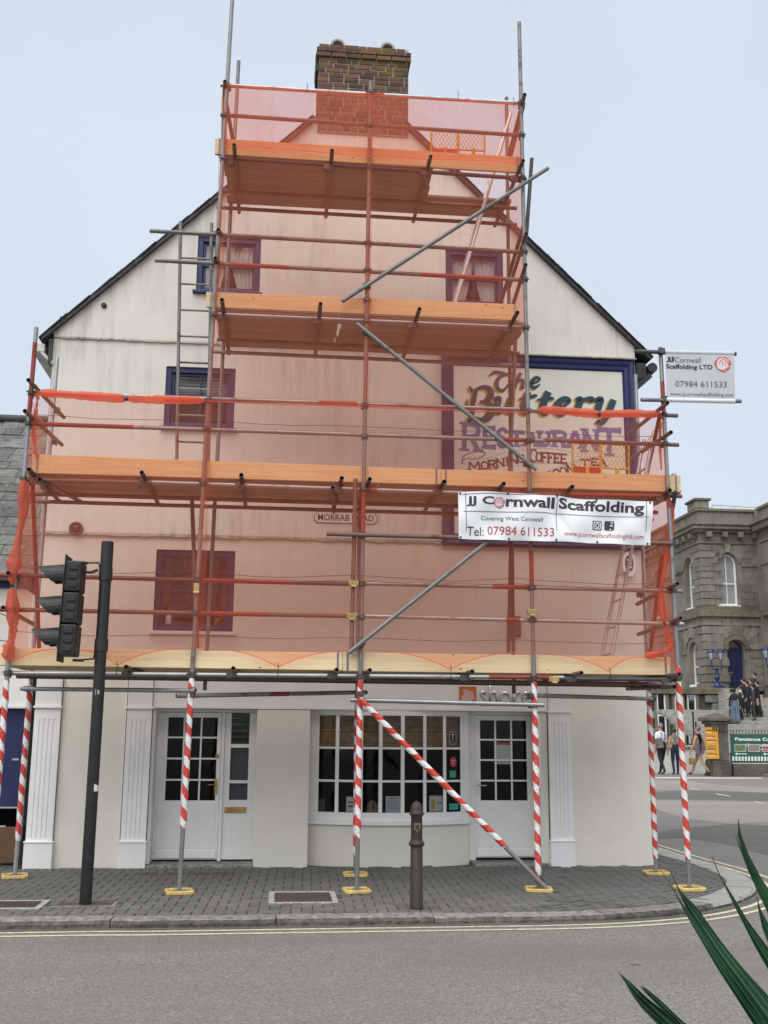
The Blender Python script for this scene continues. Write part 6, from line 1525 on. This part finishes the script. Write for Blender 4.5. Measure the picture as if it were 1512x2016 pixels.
MB().prism([((wu[0]+wu[1])/2-.13, wu[3]+.55+.1), ((wu[0]+wu[1])/2+.13, wu[3]+.55+.1), ((wu[0]+wu[1])/2+.2, HZ['arch']), ((wu[0]+wu[1])/2-.2, HZ['arch'])], .0, .14, frontF).build('keystone', M['granite'], hall)
# bands and cornices run round the corner
def band(z0, z1, pr, mat='granite', name='string_course'):
    MB().box(HXc-pr, HXc+fu1, HY-pr, HY-.002, z0, z1).box(HXc-pr, HXc-.002, HY-.001, HY+60, z0, z1).build(name, M[mat], hall, .02)
band(HZ['band2'], HZ['band1'], .10); band(HZ['flo']-.05, HZ['flo1'], .20, 'granite_lichen'); band(HZ['flo1'], HZ['flo1']+.25, .06, 'granite_lichen'); band(HZ['arch'], HZ['arch1'], .10); band(HZ['corn'], HZ['corn']+.15, .25); band(HZ['corn']+.151, HZ['corn1'], .48); band(HZ['corn1']+.001, HZ['corn1']+.12, .60, 'granite_lichen', 'cornice'); band(HZ['par']-.16, HZ['par'], .14, 'granite_lichen', 'coping')
for a, b in ((0, wu[0]-.25), (wu[1]+.25, fu1)): MB().prism([(a, HZ['imp']), (b, HZ['imp']), (b, HZ['imp1']), (a, HZ['imp1'])], .002, .09, frontF).build('impost_band', M['granite'], hall)
for a, b in ((0, lwu[0][0]-.25), (lwu[0][1]+.25, lwu[1][0]-.25), (lwu[1][1]+.25, 60)): MB().prism([(a, HZ['imp']), (b, HZ['imp']), (b, HZ['imp1']), (a, HZ['imp1'])], .002, .09, leftF).build('impost_band', M['granite'], hall)
k = 0
while k*.95+.5 < fu1:
    MB().box(HXc+.35+k*.95, HXc+.65+k*.95, HY-.44, HY-.01, HZ['corn']-.32, HZ['corn']-.002).build('modillion', M['granite'], hall, .02); k += 1
for k in range(18): MB().box(HXc-.44, HXc-.01, HY+.35+k*.95, HY+.65+k*.95, HZ['corn']-.32, HZ['corn']-.002).build('modillion', M['granite'], hall, .02)
pw = ux(1402); MB().box(HXc-.16, HXc+pw, HY-.16, HY+1.2, HZ['par']+.002, HZ['pier']-.14).build('parapet_pier', M['granite'], hall, .03); MB().box(HXc-.28, HXc+pw+.12, HY-.28, HY+1.3, HZ['pier']-.138, HZ['pier']).build('pier_cap', M['granite_lichen'], hall, .03)
# corner quoins, block by block, alternately long and short
QN = unit_box('quoin', M['granite'], .035); z = HZ['flo1']+.27; k = 0
while z < HZ['arch']-.3:
    l1, l2 = (1.35, .85) if k % 2 else (.85, 1.35); h_ = .40
    if abs(z-HZ['imp']) > .2: piece('quoin', QN, (HXc+l1/2-.06, HY+l2/2-.06, z+h_/2), (l1, l2, h_-.03), hall)
    z += h_; k += 1
z = HZ['base']+.02; k = 0
while z < HZ['band2']-.3:
    l1, l2 = (1.5, .9) if k % 2 else (1.0, 1.4); h_ = .46
    piece('quoin', QN, (HXc+l1/2-.09, HY+l2/2-.09, z+h_/2), (l1, l2, h_-.04), hall); z += h_; k += 1
# rusticated blocks beside the door and in the ground storey
for j in range(8):
    z = HZ['base']+.02+j*.46
    if z > du[3]+.3: break
    for u0, u1 in ((du[1]+.35+(.25 if j % 2 else 0), fu1-.02), (1.55+(.0 if j % 2 else -.4), du[0]-.33-(.2 if j % 2 else 0))):
        if u1-u0 > .3: piece('quoin', QN, (HXc+(u0+u1)/2, HY-.0, z+.23), (u1-u0-.04, .12, .42), hall)
# ashlar courses of the upper storey (each block set just proud)
AB = unit_box('ashlar_block', M['granite'], .02); ra = random.Random(9)
z = HZ['flo1']+.27; j = 0
while z < HZ['arch']-.35:
    for a, b in ((1.35, wu[0]-.08), (wu[1]+.08, fu1-.02)):
        u = a
        while u < b-.15:
            w_ = min(ra.uniform(.7, 1.1), b-u)
            if not (z+.4 > wu[3] and False) and abs(z+.2-HZ['imp']) > .25:
                cz_ = z+.2; skip = cz_ > wu[3]-.1 and (wu[0]-.45 < u+w_/2 < wu[1]+.45)
                if not skip: piece('ashlar_block', AB, (HXc+u+w_/2, HY+.02, cz_), (w_-.025, .08, .378), hall)
            u += w_
    z += .40; j += 1
# projecting centre block at the right
MB().box(HXc+fu1, HXc+fu1+14, HY-7.5, HY+30, -.1, HZ['par']).build('centre_block', M['granite'], hall)
for z0, z1, pr, m in ((HZ['flo']-.05, HZ['flo1'], .2, 'granite_lichen'), (HZ['corn'], HZ['corn1'], .45, 'granite'), (HZ['corn1']+.001, HZ['corn1']+.14, .6, 'granite_lichen'), (HZ['arch'], HZ['arch1'], .1, 'granite'), (HZ['imp'], HZ['imp1'], .09, 'granite'), (HZ['par']-.16, HZ['par']+.01, .14, 'granite_lichen')):
    MB().box(HXc+fu1-pr, HXc+fu1+14.2, HY-7.5-pr, HY-.62, z0, z1).build('string_course', M[m], hall, .02)
MB().box(HXc+.9, HXc+fu1+13, HY+.6, HY+59, HZ['base'], HZ['par']-.3).build('hall_body', M['granite'], hall)
MB().tube([W(1402, 994, HY+1), W(1495, 1000, HY+1)], .03, 5).tube([W(1402, 994, HY+1), W(1402, 1002, HY+1)], .03, 5).tube([W(1445, 997, HY+1), W(1445, 1003, HY+1)], .03, 5).build('roof_rail', M['alu'], hall)

# terrace with rock-faced basement
TY = 44.2; tz = HZ['led0']
ter = thing('terrace_wall', (W(1330, 1400, TY).x, TY, 0), 'rock-faced granite terrace wall with basement windows below the hall', 'wall')
tx0, tx1 = W(1225, 1400, TY).x, W(1440, 1400, TY).x
MB().box(tx0, tx1, TY+.12, HY-.6, -.1, tz-.36).build('wall_core', M['granite_joint'], ter); MB().box(tx0, tx1+.1, TY-.14, HY-.01, tz-.34, tz-.02).build('coping', M['granite_lichen'], ter, .02)
bw_ = [W(q, 1400, TY).x for q in (1303, 1338, 1363)]; RF = unit_box('rock_faced_block', M['granite_grey'], .10); rr2 = random.Random(4)
for j in range(9):
    z = tz-.36-(j+1)*.46; x = tx0+(.4 if j % 2 else 0)
    if z < -.2: break
    while x < tx1:
        w_ = rr2.uniform(.8, 1.15); c = x+w_/2
        if not any(abs(c-b) < .62 for b in bw_) and x+w_ < tx1+.2: piece('rock_faced_block', RF, (c, TY+.06+rr2.uniform(-.02,.02), z+.23), (w_-.05, .28, .42), ter)
        x += w_
for b in bw_:
    MB().box(b-.42, b-.26, TY-.02, TY+.12, .4, tz-.36).box(b+.26, b+.42, TY-.02, TY+.12, .4, tz-.36).build('jamb_stone', M['granite_lichen'], ter, .02)
    fr_ = MB().box(b-.25, b-.17, TY+.05, TY+.11, 1.0, tz-.37).box(b+.17, b+.25, TY+.05, TY+.11, 1.0, tz-.37).box(b-.17, b+.17, TY+.05, TY+.11, (1.0+tz)/2-.04, (1.0+tz)/2+.04).build('window_frame', M['white'], ter); MB().box(b-.17, b+.17, TY+.08, TY+.09, 1.0, tz-.37).build('pane', M['glass_far'], fr_)
# lamp standards
def lamp(px, y, label):
    b = W(px, 1357, y); k_ = 33.0; t = thing('lamp_standard', (b.x, y, tz), label, 'lamp', 'blue twin lamps on the terrace')
    z0 = tz+.02; K = .70
    MB().box(b.x-.80, b.x+.80, y-.5, y+.5, tz-.02, z0).build('plinth', M['granite_lichen'], t, .02)
    sc = lambda L_: [(r_*K, h_*K) for r_, h_ in L_]
    MB().box(b.x-.42*K, b.x+.42*K, y-.42*K, y+.42*K, z0, z0+.16*K).lathe(sc([(.34,.16),(.30,.26),(.13,.42),(.11,.62),(.2,.72),(.22,.86),(.12,.98),(.09,1.5),(.13,1.55),(.09,1.62)]), (b.x, y, z0), 12).build('column', M['blue_lamp'], t)
    for s_ in (-1, 1):
        MB().tube([(b.x, y, z0+1.5*K), (b.x+s_*.32*K, y, z0+1.5*K), (b.x+s_*.42*K, y, z0+1.85*K), (b.x+s_*.40*K, y, z0+2.2*K)], .05*K, 8).build('arm', M['blue_lamp'], t)
        c = (b.x+s_*.40*K, y, z0+2.2*K); lan = MB().lathe(sc([(.12,0),(.14,.05)]), c, 6, smooth=False).build('lantern', M['blue_lamp'], t); MB().lathe(sc([(.34,.62),(.36,.68),(.22,.82),(.10,.90),(.05,.98),(.02,1.02)]), c, 6, smooth=False).build('lantern_roof', M['blue_lamp'], lan)
        MB().lathe(sc([(.13,.051),(.31,.619)]), c, 6, smooth=False).build('lantern_glass', M['lamp_glass'], lan)
        for k in range(6):
            a_ = math.pi*2*k/6; MB().tube([(c[0]+.14*K*math.sin(a_), c[1]-.14*K*math.cos(a_), c[2]+.05*K), (c[0]+.325*K*math.sin(a_), c[1]-.325*K*math.cos(a_), c[2]+.62*K)], .02*K, 5).build('lantern_bar', M['blue_lamp'], lan)
lamp(1413, 44.8, 'blue twin-lantern lamp standard on the terrace beside the blue door')
lamp(1522, 42.5, 'blue lamp standard mostly cut off by the right edge of the photo')

# steps up to the door
sx0, sx1 = W(1335, 1440, 37).x, W(1600, 1440, 37).x
stp = thing('front_steps', ((sx0+sx1)/2, 38, 0), 'broad granite steps rising to the hall entrance', 'steps')
NS = 18; ys0, ys1, zs0, zs1 = 32.6, 44.1, .75, tz-.05
def step_z(y): return zs0+(zs1-zs0)*(y-ys0)/(ys1-ys0)
for k in range(NS):
    y = ys0+(ys1-ys0)*k/NS; z = zs0+(zs1-zs0)*(k+1)/NS; x0 = sx0 if y < 39 else W(1432, 1440, y).x
    if y >= 43.9: x0 = tx1+.2
    MB().box(x0, sx1, y, ys1+.0 if k == NS-1 else y+(ys1-ys0)/NS*1.5, z-(zs1-zs0)/NS, z).build('step', M['step'], stp, .02)
wl = thing('low_wall', (W(1350, 1500, 30.5).x, 30.5, 0), 'pale rendered low wall below the steps behind the walking women', 'wall')
MB().box(W(1296, 1500, 30.5).x, W(1402, 1500, 30.5).x, 30.4, 32.5, -.1, W(1350, 1472, 30.5).z).build('wall_face', M['white_wall'], wl); MB().box(W(1290, 1500, 30.5).x, W(1402, 1500, 30.5).x, 30.3, 32.6, W(1350, 1472, 30.5).z, W(1350, 1468, 30.5).z).build('coping', M['step'], wl)
MB().box(W(1200, 1500, 33).x, sx0, 33, 44, -.1, 1.0).build('side_bank', M['step'], wl)
for k, px in enumerate((1316, 1367, 1372)):
    p = W(px, 1465, 33.5); t = tag(MB().tube([(p.x, 33.5, .8), (p.x, 33.5, W(px, (1415, 1401, 1420)[k], 33.5).z)], .04, 6).lathe([(.08,0),(.08,.08)], (p.x, 33.5, .8), 8).build('rail_post', M['rail_iron'], None), ('left', 'middle', 'right')[k]+' thin iron rail post by the steps behind the walking women', 'post', 'iron posts by the steps')

# gate pier, railings, banner, amber sign
GY = 28.0; g0, g1 = W(1391, 1480, GY).x, W(1434, 1480, GY).x; gcx = (g0+g1)/2; gzt = W(1410, 1405, GY).z; gz1_ = W(1410, 1426, GY).z
gp = thing('gate_pier', (gcx, GY, 0), 'dark weathered granite gate pier with a carved overhanging cap', 'pier')
hw = (g1-g0)/2*.78
MB().box(gcx-hw-.03, gcx+hw+.03, GY-hw-.03, GY+hw+.03, -.06, W(1400, 1497, GY).z).build('pier_base', M['granite_pier'], gp, .02); MB().box(gcx-hw, gcx+hw, GY-hw, GY+hw, W(1400, 1497, GY).z, gz1_).build('shaft', M['granite_pier'], gp, .03)
MB().box(gcx-hw-.08, gcx+hw+.08, GY-hw-.08, GY+hw+.08, gz1_+.001, gz1_+.12).box(gcx-hw-.20, gcx+hw+.18, GY-hw-.19, GY+hw+.19, gz1_+.121, gz1_+.26).build('cap_moulding', M['granite_pier'], gp, .03)
mb = MB(); rg_ = random.Random(6)
top = [(gcx-hw-.2, GY-hw-.2), (gcx+hw+.2, GY-hw-.2), (gcx+hw+.2, GY+hw+.2), (gcx-hw-.2, GY+hw+.2)]
mb.grid(lambda u, v: (gcx+(u-.5)*(2*hw+.32), GY+(v-.5)*(2*hw+.3), gz1_+.262+(gzt-gz1_-.24)*max(0, 1-max(abs(2*u-1), abs(2*v-1)))**.8+.03*math.sin(u*30)*math.sin(v*27)*max(0, 1-max(abs(2*u-1), abs(2*v-1)))), 16, 16); mb.build('carved_top', M['granite_pier'], gp, fix=False)
for k in range(9): MB().box(gcx-hw+.02+k*(2*hw-.06)/8.5, gcx-hw+.07+k*(2*hw-.06)/8.5, GY-hw-.05, GY-hw-.001, gz1_-.28, gz1_-.0).build('flute', M['granite_pier'], gp)
og = thing('amber_sign', (g0+.1, GY-hw-.03, .7), 'tall amber information sign fixed to the gate pier', 'sign')
oa, ob = W(1391, 1494, GY-hw-.05), W(1413, 1432, GY-hw-.05); OY = GY-hw-.05
MB().box(oa.x, ob.x, OY, OY+.03, oa.z, ob.z).build('panel', M['orange_sign'], og, .005)
ow, oh = ob.x-oa.x, ob.z-oa.z; ro = random.Random(8)
for k, (v, h_, m) in enumerate(((.88,.035,'ink'),(.82,.03,'paper'),(.71,.025,'ink'),(.66,.025,'paper'),(.57,.025,'ink'),(.52,.022,'paper'),(.42,.012,'ink_soft'),(.38,.012,'ink_soft'),(.34,.012,'ink_soft'),(.29,.025,'ink'),(.24,.02,'paper'),(.14,.025,'ink'),(.09,.02,'paper'))):
    u = .08; e_ = ro.uniform(.45, .85)
    while u < e_:
        w_ = ro.uniform(.07, .16); MB().box(oa.x+ow*u, oa.x+ow*min(u+w_, .92), OY-.006, OY-.001, oa.z+oh*v, oa.z+oh*(v+h_)).build('print', M[m], og); u += w_+.03
fe = thing('railing', (g1+3, GY, 0), 'iron railing with spear tips on a low granite wall beside the gate pier', 'railing')
MB().box(g1+.07, g1+12, GY-.25, GY+.25, -.06, W(1460, 1503, GY).z).build('plinth_wall', M['granite_pier'], fe, .02); rz1 = W(1460, 1436, GY).z; rz0 = W(1460, 1503, GY).z
for z in (rz0+.12, rz1-.22): MB().box(g1+.05, g1+12, GY-.02, GY+.02, z, z+.04).build('rail', M['rail_iron'], fe)
k = 0
while k*.13 < 5.0:
    x = g1+.12+k*.13; MB().tube([(x, GY, rz0), (x, GY, rz1-.06)], .012, 5).lathe([(.022,rz1-.06),(.018,rz1-.03),(.002,rz1+.03)], (x, GY, 0), 5, smooth=False).build('bar', M['rail_iron'], fe); k += 1
gb_ = thing('market_banner', (g1+1.5, GY-.1, .4), 'green market banner with white lettering and food pictures tied to the railing', 'banner')
BY = GY-.06; ba_, bt_ = W(1440, 1499, BY), W(1440, 1445, BY); bx1 = ba_.x+3.4
BF = lambda u, v, d: Vector((ba_.x+u, BY-d+.02*math.sin(u*3), ba_.z+v)); bh = bt_.z-ba_.z
MB().grid(lambda u, v: BF(u*3.4, v*bh, 0), 30, 4).build('sheet', M['green_banner'], gb_, fix=False); MB().grid(lambda u, v: BF(u*3.4, v*.06*bh-.12, .004), 30, 2).build('white_edge', M['vinyl'], gb_, fix=False)
MB().grid(lambda u, v: BF(-.10+.05*u, -.1+v*(bh+.2), .003), 2, 4).build('white_edge', M['vinyl'], gb_, fix=False)
text_mesh('lettering', 'Penzance Country Market', 2.95, .17, M['vinyl'], lambda u, v, d: BF(.20+u, bh-.30+v, .01), gb_, .03); text_mesh('lettering', 'Open today 8:30 - 1:30', 1.9, .13, M['vinyl'], lambda u, v, d: BF(.62+u, bh-.50+v, .01), gb_, .02)
text_mesh('lettering', 'Foods, local farmed produce, plants and crafts', 2.7, .055, M['vinyl'], lambda u, v, d: BF(.30+u, bh-.62+v, .01), gb_, .01)
PH = [plain('food_picture_a', (.14, .17, .07), .6, var=.9, scale=22), plain('food_picture_b', (.26, .19, .17), .6, var=.9, scale=25), plain('food_picture_c', (.30, .10, .07), .6, var=.8, scale=25)]
for k in range(5):
    u0 = .16+k*.56; MB().prism([(u0, .38), (u0+.47, .38), (u0+.47, .66), (u0, .66)], .004, .008, BF).build('picture_border', M['vinyl'], gb_); MB().prism([(u0+.015, .395), (u0+.455, .395), (u0+.455, .645), (u0+.015, .645)], .0085, .010, BF).build('picture', PH[k % 3], gb_)
for u0 in (.16, 1.3, 2.4): MB().prism([(u0, .29), (u0+.10, .235), (u0+.10, .275), (u0+.5, .275), (u0+.5, .305), (u0+.10, .305), (u0+.10, .345)], .006, .010, BF).build('arrow', M['vinyl'], gb_)
for k in range(26):
    u0 = .04+k*.13; MB().prism([(u0, .02), (u0+.08, .02), (u0+.08, .19), (u0, .19)], .005, .008, BF).build('white_block', M['vinyl'], gb_)
# far pavement
q = [G(*p, .02) for p in ((1404, 1517), (1420, 1516), (1470, 1521), (1512, 1526), (1580, 1534), (1580, 1500), (1404, 1503))]
tag(MB().add([(p.x, p.y, .03) for p in q]+[(p.x, p.y, -.1) for p in q], [tuple(range(7)), *[(i, (i+1) % 7, 7+(i+1) % 7, 7+i) for i in range(7)]]).build('far_pavement', M['asphalt_pale'], None, fix=True), kind='structure')
p = G(1322, 1512, ROAD_Z); t = thing('post_bollard', p, 'black post bollard with yellow bands behind the woman with the grey bag', 'bollard')
hgt = W(1322, 1463, p.y).z-ROAD_Z; MB().lathe([(.10,0),(.10,hgt*.95),(.06,hgt)], p, 12).build('post', M['black_soft'], t)
for f in (.1, .62, .88): MB().lathe([(.104,hgt*f),(.104,hgt*(f+.05))], p, 12).build('yellow_band', M['yellow'], t)

# ---------------------------------------------------------------- people
def person(p, face, height, label, bones, hair, group=None, extra=None, cat='person'):
    """one continuous skin-modifier body; bones: list of (jointA, jointB, material); joints dict in metres for 1.7 m height"""
    J, E = bones; k = height/1.7
    t = thing('person', p, label, cat, group); names = list(J)
    me = bpy.data.meshes.new('body'); me.from_pydata([Vector(J[n_][0])*k for n_ in names], [(names.index(a), names.index(b)) for a, b, _ in E], [])
    o = bpy.data.objects.new('body', me); COL.objects.link(o)
    sk = o.modifiers.new('skin', 'SKIN'); sk.use_smooth_shade = True
    for i, n_ in enumerate(names):
        r_ = J[n_][1]; rx, ry = (r_ if isinstance(r_, tuple) else (r_, r_)); sv = me.skin_vertices[0].data[i]; sv.radius = (rx*k, ry*k); sv.use_root = (n_ == 'pelvis')
    ss = o.modifiers.new('sub', 'SUBSURF'); ss.levels = 1; ss.render_levels = 1
    dg = bpy.context.evaluated_depsgraph_get(); m2 = bpy.data.meshes.new_from_object(o.evaluated_get(dg)); bpy.data.objects.remove(o)
    mats = []
    for _, _, m in E:
        if m not in mats: mats.append(m)
    m2.materials.clear()
    for m in mats: m2.materials.append(M[m])
    segs = [(Vector(J[a][0])*k, Vector(J[b][0])*k, mats.index(m)) for a, b, m in E]
    for f in m2.polygons:
        c = f.center; best = min(segs, key=lambda s_: (c-(s_[0]+(s_[1]-s_[0])*max(0, min(1, (c-s_[0]).dot(s_[1]-s_[0])/max(1e-9, (s_[1]-s_[0]).length_squared))))).length); f.material_index = best[2]; f.use_smooth = True
    rotm = Matrix.Translation(p) @ Matrix.Rotation(face, 4, 'Z'); m2.transform(rotm); link('body', m2, t)
    hx_ = Vector(J['head'][0])*k
    if hair:
        hm, bun = hair; mb = MB(); mb.lathe([(.02,-.10),(.07,-.075),(.095,-.02),(.095,.03),(.07,.075),(.02,.095)], hx_+Vector((0,-.045,.045))*k, 12)
        if bun: mb.lathe([(.01,-.05),(.045,-.03),(.05,.0),(.04,.035),(.01,.05)], hx_+Vector(bun)*k, 10)
        mb.v = [tuple(rotm @ Vector(v)) for v in mb.v]; mb.build('hair', M[hm], t)
    mf = MB(); mf.lathe([(.012,0),(.012,.03),(.004,.035)], hx_+Vector((0,.10,0))*k, 6, Vector((0,1,-.2))); mf.v = [tuple(rotm @ Vector(v)) for v in mf.v]; mf.build('nose', M['skin'], t)
    if extra:
        for nm, mb, mt in extra(k): mb.v = [tuple(rotm @ Vector(v)) for v in mb.v]; mb.build(nm, M[mt], t)
    return t
def figure(top, bottom, arms='skin', feet='shoe', stride=.0, armL=0.0, armR=0.0, shin=None, thigh=None, dress=None, raiseR=None, hipw=.085, torso=.13):
    J = {'pelvis': ((0,0,.93), (.15,.11)), 'waist': ((0,0,1.08), (torso,.10)), 'chest': ((0,0,1.28), (.155,.11)), 'neck': ((0,-.01,1.45), .052), 'head': ((0,.02,1.58), (.072,.088)), 'crown': ((0,.01,1.66), (.06,.07))}
    E = [('pelvis','waist',bottom if dress is None else dress), ('waist','chest',top), ('chest','neck',top), ('neck','head','skin'), ('head','crown','skin')]
    for s_, nm in ((-1,'L'), (1,'R')):
        st = stride*s_
        J['hip'+nm] = ((s_*hipw,0,.86), .095); J['knee'+nm] = ((s_*(hipw+.01), st*.5+.03, .48), .062); J['ank'+nm] = ((s_*(hipw+.005), st-(.06 if st < 0 else 0), .09+(.05 if st < -.1 else 0)), .042); J['toe'+nm] = ((s_*(hipw+.01), st+.14, .035), .036)
        J['mid'+nm] = (tuple((Vector(J['hip'+nm][0])*.42+Vector(J['knee'+nm][0])*.58)), .082)
        E += [('pelvis','hip'+nm,bottom), ('hip'+nm,'mid'+nm,bottom), ('mid'+nm,'knee'+nm,thigh or bottom), ('knee'+nm,'ank'+nm,shin or bottom), ('ank'+nm,'toe'+nm,feet)]
        sw = armL if s_ < 0 else armR
        J['sho'+nm] = ((s_*.165,0,1.37), .062); J['elb'+nm] = ((s_*.23, sw*.5-.02, 1.10), .045); J['wri'+nm] = ((s_*.25, sw+.05, .87), .032); J['hand'+nm] = ((s_*.25, sw+.08, .78), .030)
        if raiseR and s_ > 0: J['elbR'] = ((.27,.10,1.22), .045); J['wriR'] = ((.36,.32,1.20), .032); J['handR'] = ((.38,.40,1.21), .03)
        E += [('chest','sho'+nm,top), ('sho'+nm,'elb'+nm,arms), ('elb'+nm,'wri'+nm,arms if arms.startswith('skin') or arms in ('cl_navy','cl_grey','cl_black') else 'skin'), ('wri'+nm,'hand'+nm,'skin')]
        hd = Vector(J['hand'+nm][0])
        for q, (dx, dy, dz) in enumerate(((-.012,.02,-.07), (0,.025,-.085), (.012,.02,-.075), (-.03*s_,.05,-.03))): J['f%d%s' % (q, nm)] = (tuple(hd+Vector((dx, dy, dz))), .009); E.append(('hand'+nm, 'f%d%s' % (q, nm), 'skin'))
    if dress:
        for nm in 'LR': J['hip'+nm] = (J['hip'+nm][0], .12); J['mid'+nm] = (J['mid'+nm][0], .13); J['knee'+nm] = (J['knee'+nm][0], .14); J['ank'+nm] = (J['ank'+nm][0], .16)
    return J, E
WALK = 'women walking away across the street'
def bag_extra(k):
    mb = MB(); mb.obox(Vector((-.17,-.16,1.06))*k, Vector((1,0,.15)).normalized(), Vector((0,1,0)), Vector((-.15,0,1)).normalized(), .12*k, .06*k, .16*k)
    s1 = MB().tube([Vector(q)*k for q in ((-.09,-.14,1.20),(-.03,-.13,1.36),(-.05,.0,1.45))], .012, 6); s2 = MB().tube([Vector(q)*k for q in ((.13,-.05,1.42),(.09,-.14,1.25),(.02,-.135,1.10))], .018, 6)
    return [('shoulder_bag', mb, 'bag_grey'), ('bag_strap', s1, 'cl_black'), ('dungaree_strap', s2, 'cl_black')]
ph = lambda px, head, foot: W(px, head, G(px, foot, ROAD_Z).y).z-ROAD_Z
p = G(1304, 1526, ROAD_Z); person(p, R(12), ph(1304, 1425, 1526), 'person in white top and black dungarees carrying a grey shoulder bag', figure('cl_white', 'cl_black', 'cl_white', 'shoe', .28, -.1, .1, hipw=.10, torso=.15), ('hair_grey', (0,-.06,.12)), WALK, bag_extra)
p = G(1331, 1526, ROAD_Z); person(p, R(-5), ph(1331, 1434, 1526), 'person in sleeveless top and dark leggings half hidden by the striped upright', figure('bag_grey', 'cl_navy', 'skin', 'shoe', .04, 0, 0, shin='cl_navy'), ('hair_brown', None), WALK)
p = G(1378, 1527, ROAD_Z); person(p, R(42), ph(1378, 1430, 1527), 'person in black vest and patterned shorts walking towards the gate pier', figure('cl_black', 'cl_print', 'skin', 'shoe', .34, .12, -.12, shin='skin', thigh='skin'), ('hair_grey', (0,-.05,.13)), WALK)
tx = Vector((math.cos(R(42)), math.sin(R(42)), 0)); hp_ = Vector(p)+tx*-.25+Vector((-math.sin(R(42)), math.cos(R(42)), 0))*.2; t = thing('paper_bag', hp_+Vector((0,-.05,.35)), 'brown paper carrier bag in the left hand of the person in the black vest', 'bag')
hz_ = ROAD_Z+.52; MB().box(hp_.x-.10, hp_.x+.09, hp_.y-.05, hp_.y+.05, hz_-.10, hz_+.16).build('bag_body', M['paper_bag'], t, .01); MB().tube([(hp_.x-.05, hp_.y, hz_+.16), (hp_.x, hp_.y, hz_+.27), (hp_.x+.05, hp_.y, hz_+.16)], .008, 6).build('bag_handle', M['paper_bag'], t)
def on_steps(px, py):
    d = ray(px, py); t_ = 30.0
    for _ in range(4000):
        q = CAM_LOC+d*t_
        if q.z <= step_z(q.y) and q.y > ys0: break
        t_ += .02
    k_ = math.ceil((q.y-ys0)/(ys1-ys0)*NS); return Vector((q.x, q.y, zs0+(zs1-zs0)*max(1, k_)/NS))
GRP = 'wedding group on the hall steps'
def suit(px, foot, h_, mat, label, face, hair='hair_black', shirt=None, **kw):
    p = on_steps(px, foot); return person(p, face, h_, label, figure(mat, mat, mat, 'shoe', .03, **kw), (hair, None), GRP)
p = on_steps(1449, 1431); person(p, R(-20), 1.7, 'person in long blue-grey dress and dark shawl on the lowest step of the group', figure('cl_black', 'cl_blue', 'cl_black', 'shoe', 0, dress='cl_blue', raiseR=None), ('hair_black', (0,-.07,-.08)), GRP)
p = on_steps(1442, 1427); person(p, R(80), 1.68, 'person in white shirt and dark trousers reaching out at the left of the steps group', figure('cl_white', 'cl_navy', 'skin_tan', 'shoe', .05, raiseR=True), ('hair_black', None), GRP)
p = on_steps(1461, 1422); person(p, R(60), 1.70, 'person with white front and black sleeves in the middle of the steps group', figure('cl_white', 'cl_black', 'cl_black', 'shoe', .03), ('hair_brown', None), GRP)
suit(1474, 1419, 1.78, 'cl_navy', 'person in navy suit left of the charcoal suit on the steps', R(70))
suit(1485, 1420, 1.80, 'cl_grey', 'person in charcoal grey suit near the front of the steps group', R(65))
suit(1494, 1413, 1.80, 'cl_black', 'person in long black gown at the right of the steps group', R(80), 'hair_black', dress='cl_black')
suit(1467, 1411, 1.75, 'cl_black', 'person in black jacket standing behind the navy suit on the steps', R(75), 'hair_black')
suit(1480, 1406, 1.78, 'cl_navy', 'person in navy with brown hair just behind the charcoal grey suit on the steps', R(85), 'hair_brown')
suit(1489, 1399, 1.74, 'cl_navy', 'person in navy standing highest on the steps, behind the black gown', R(90), 'hair_black')
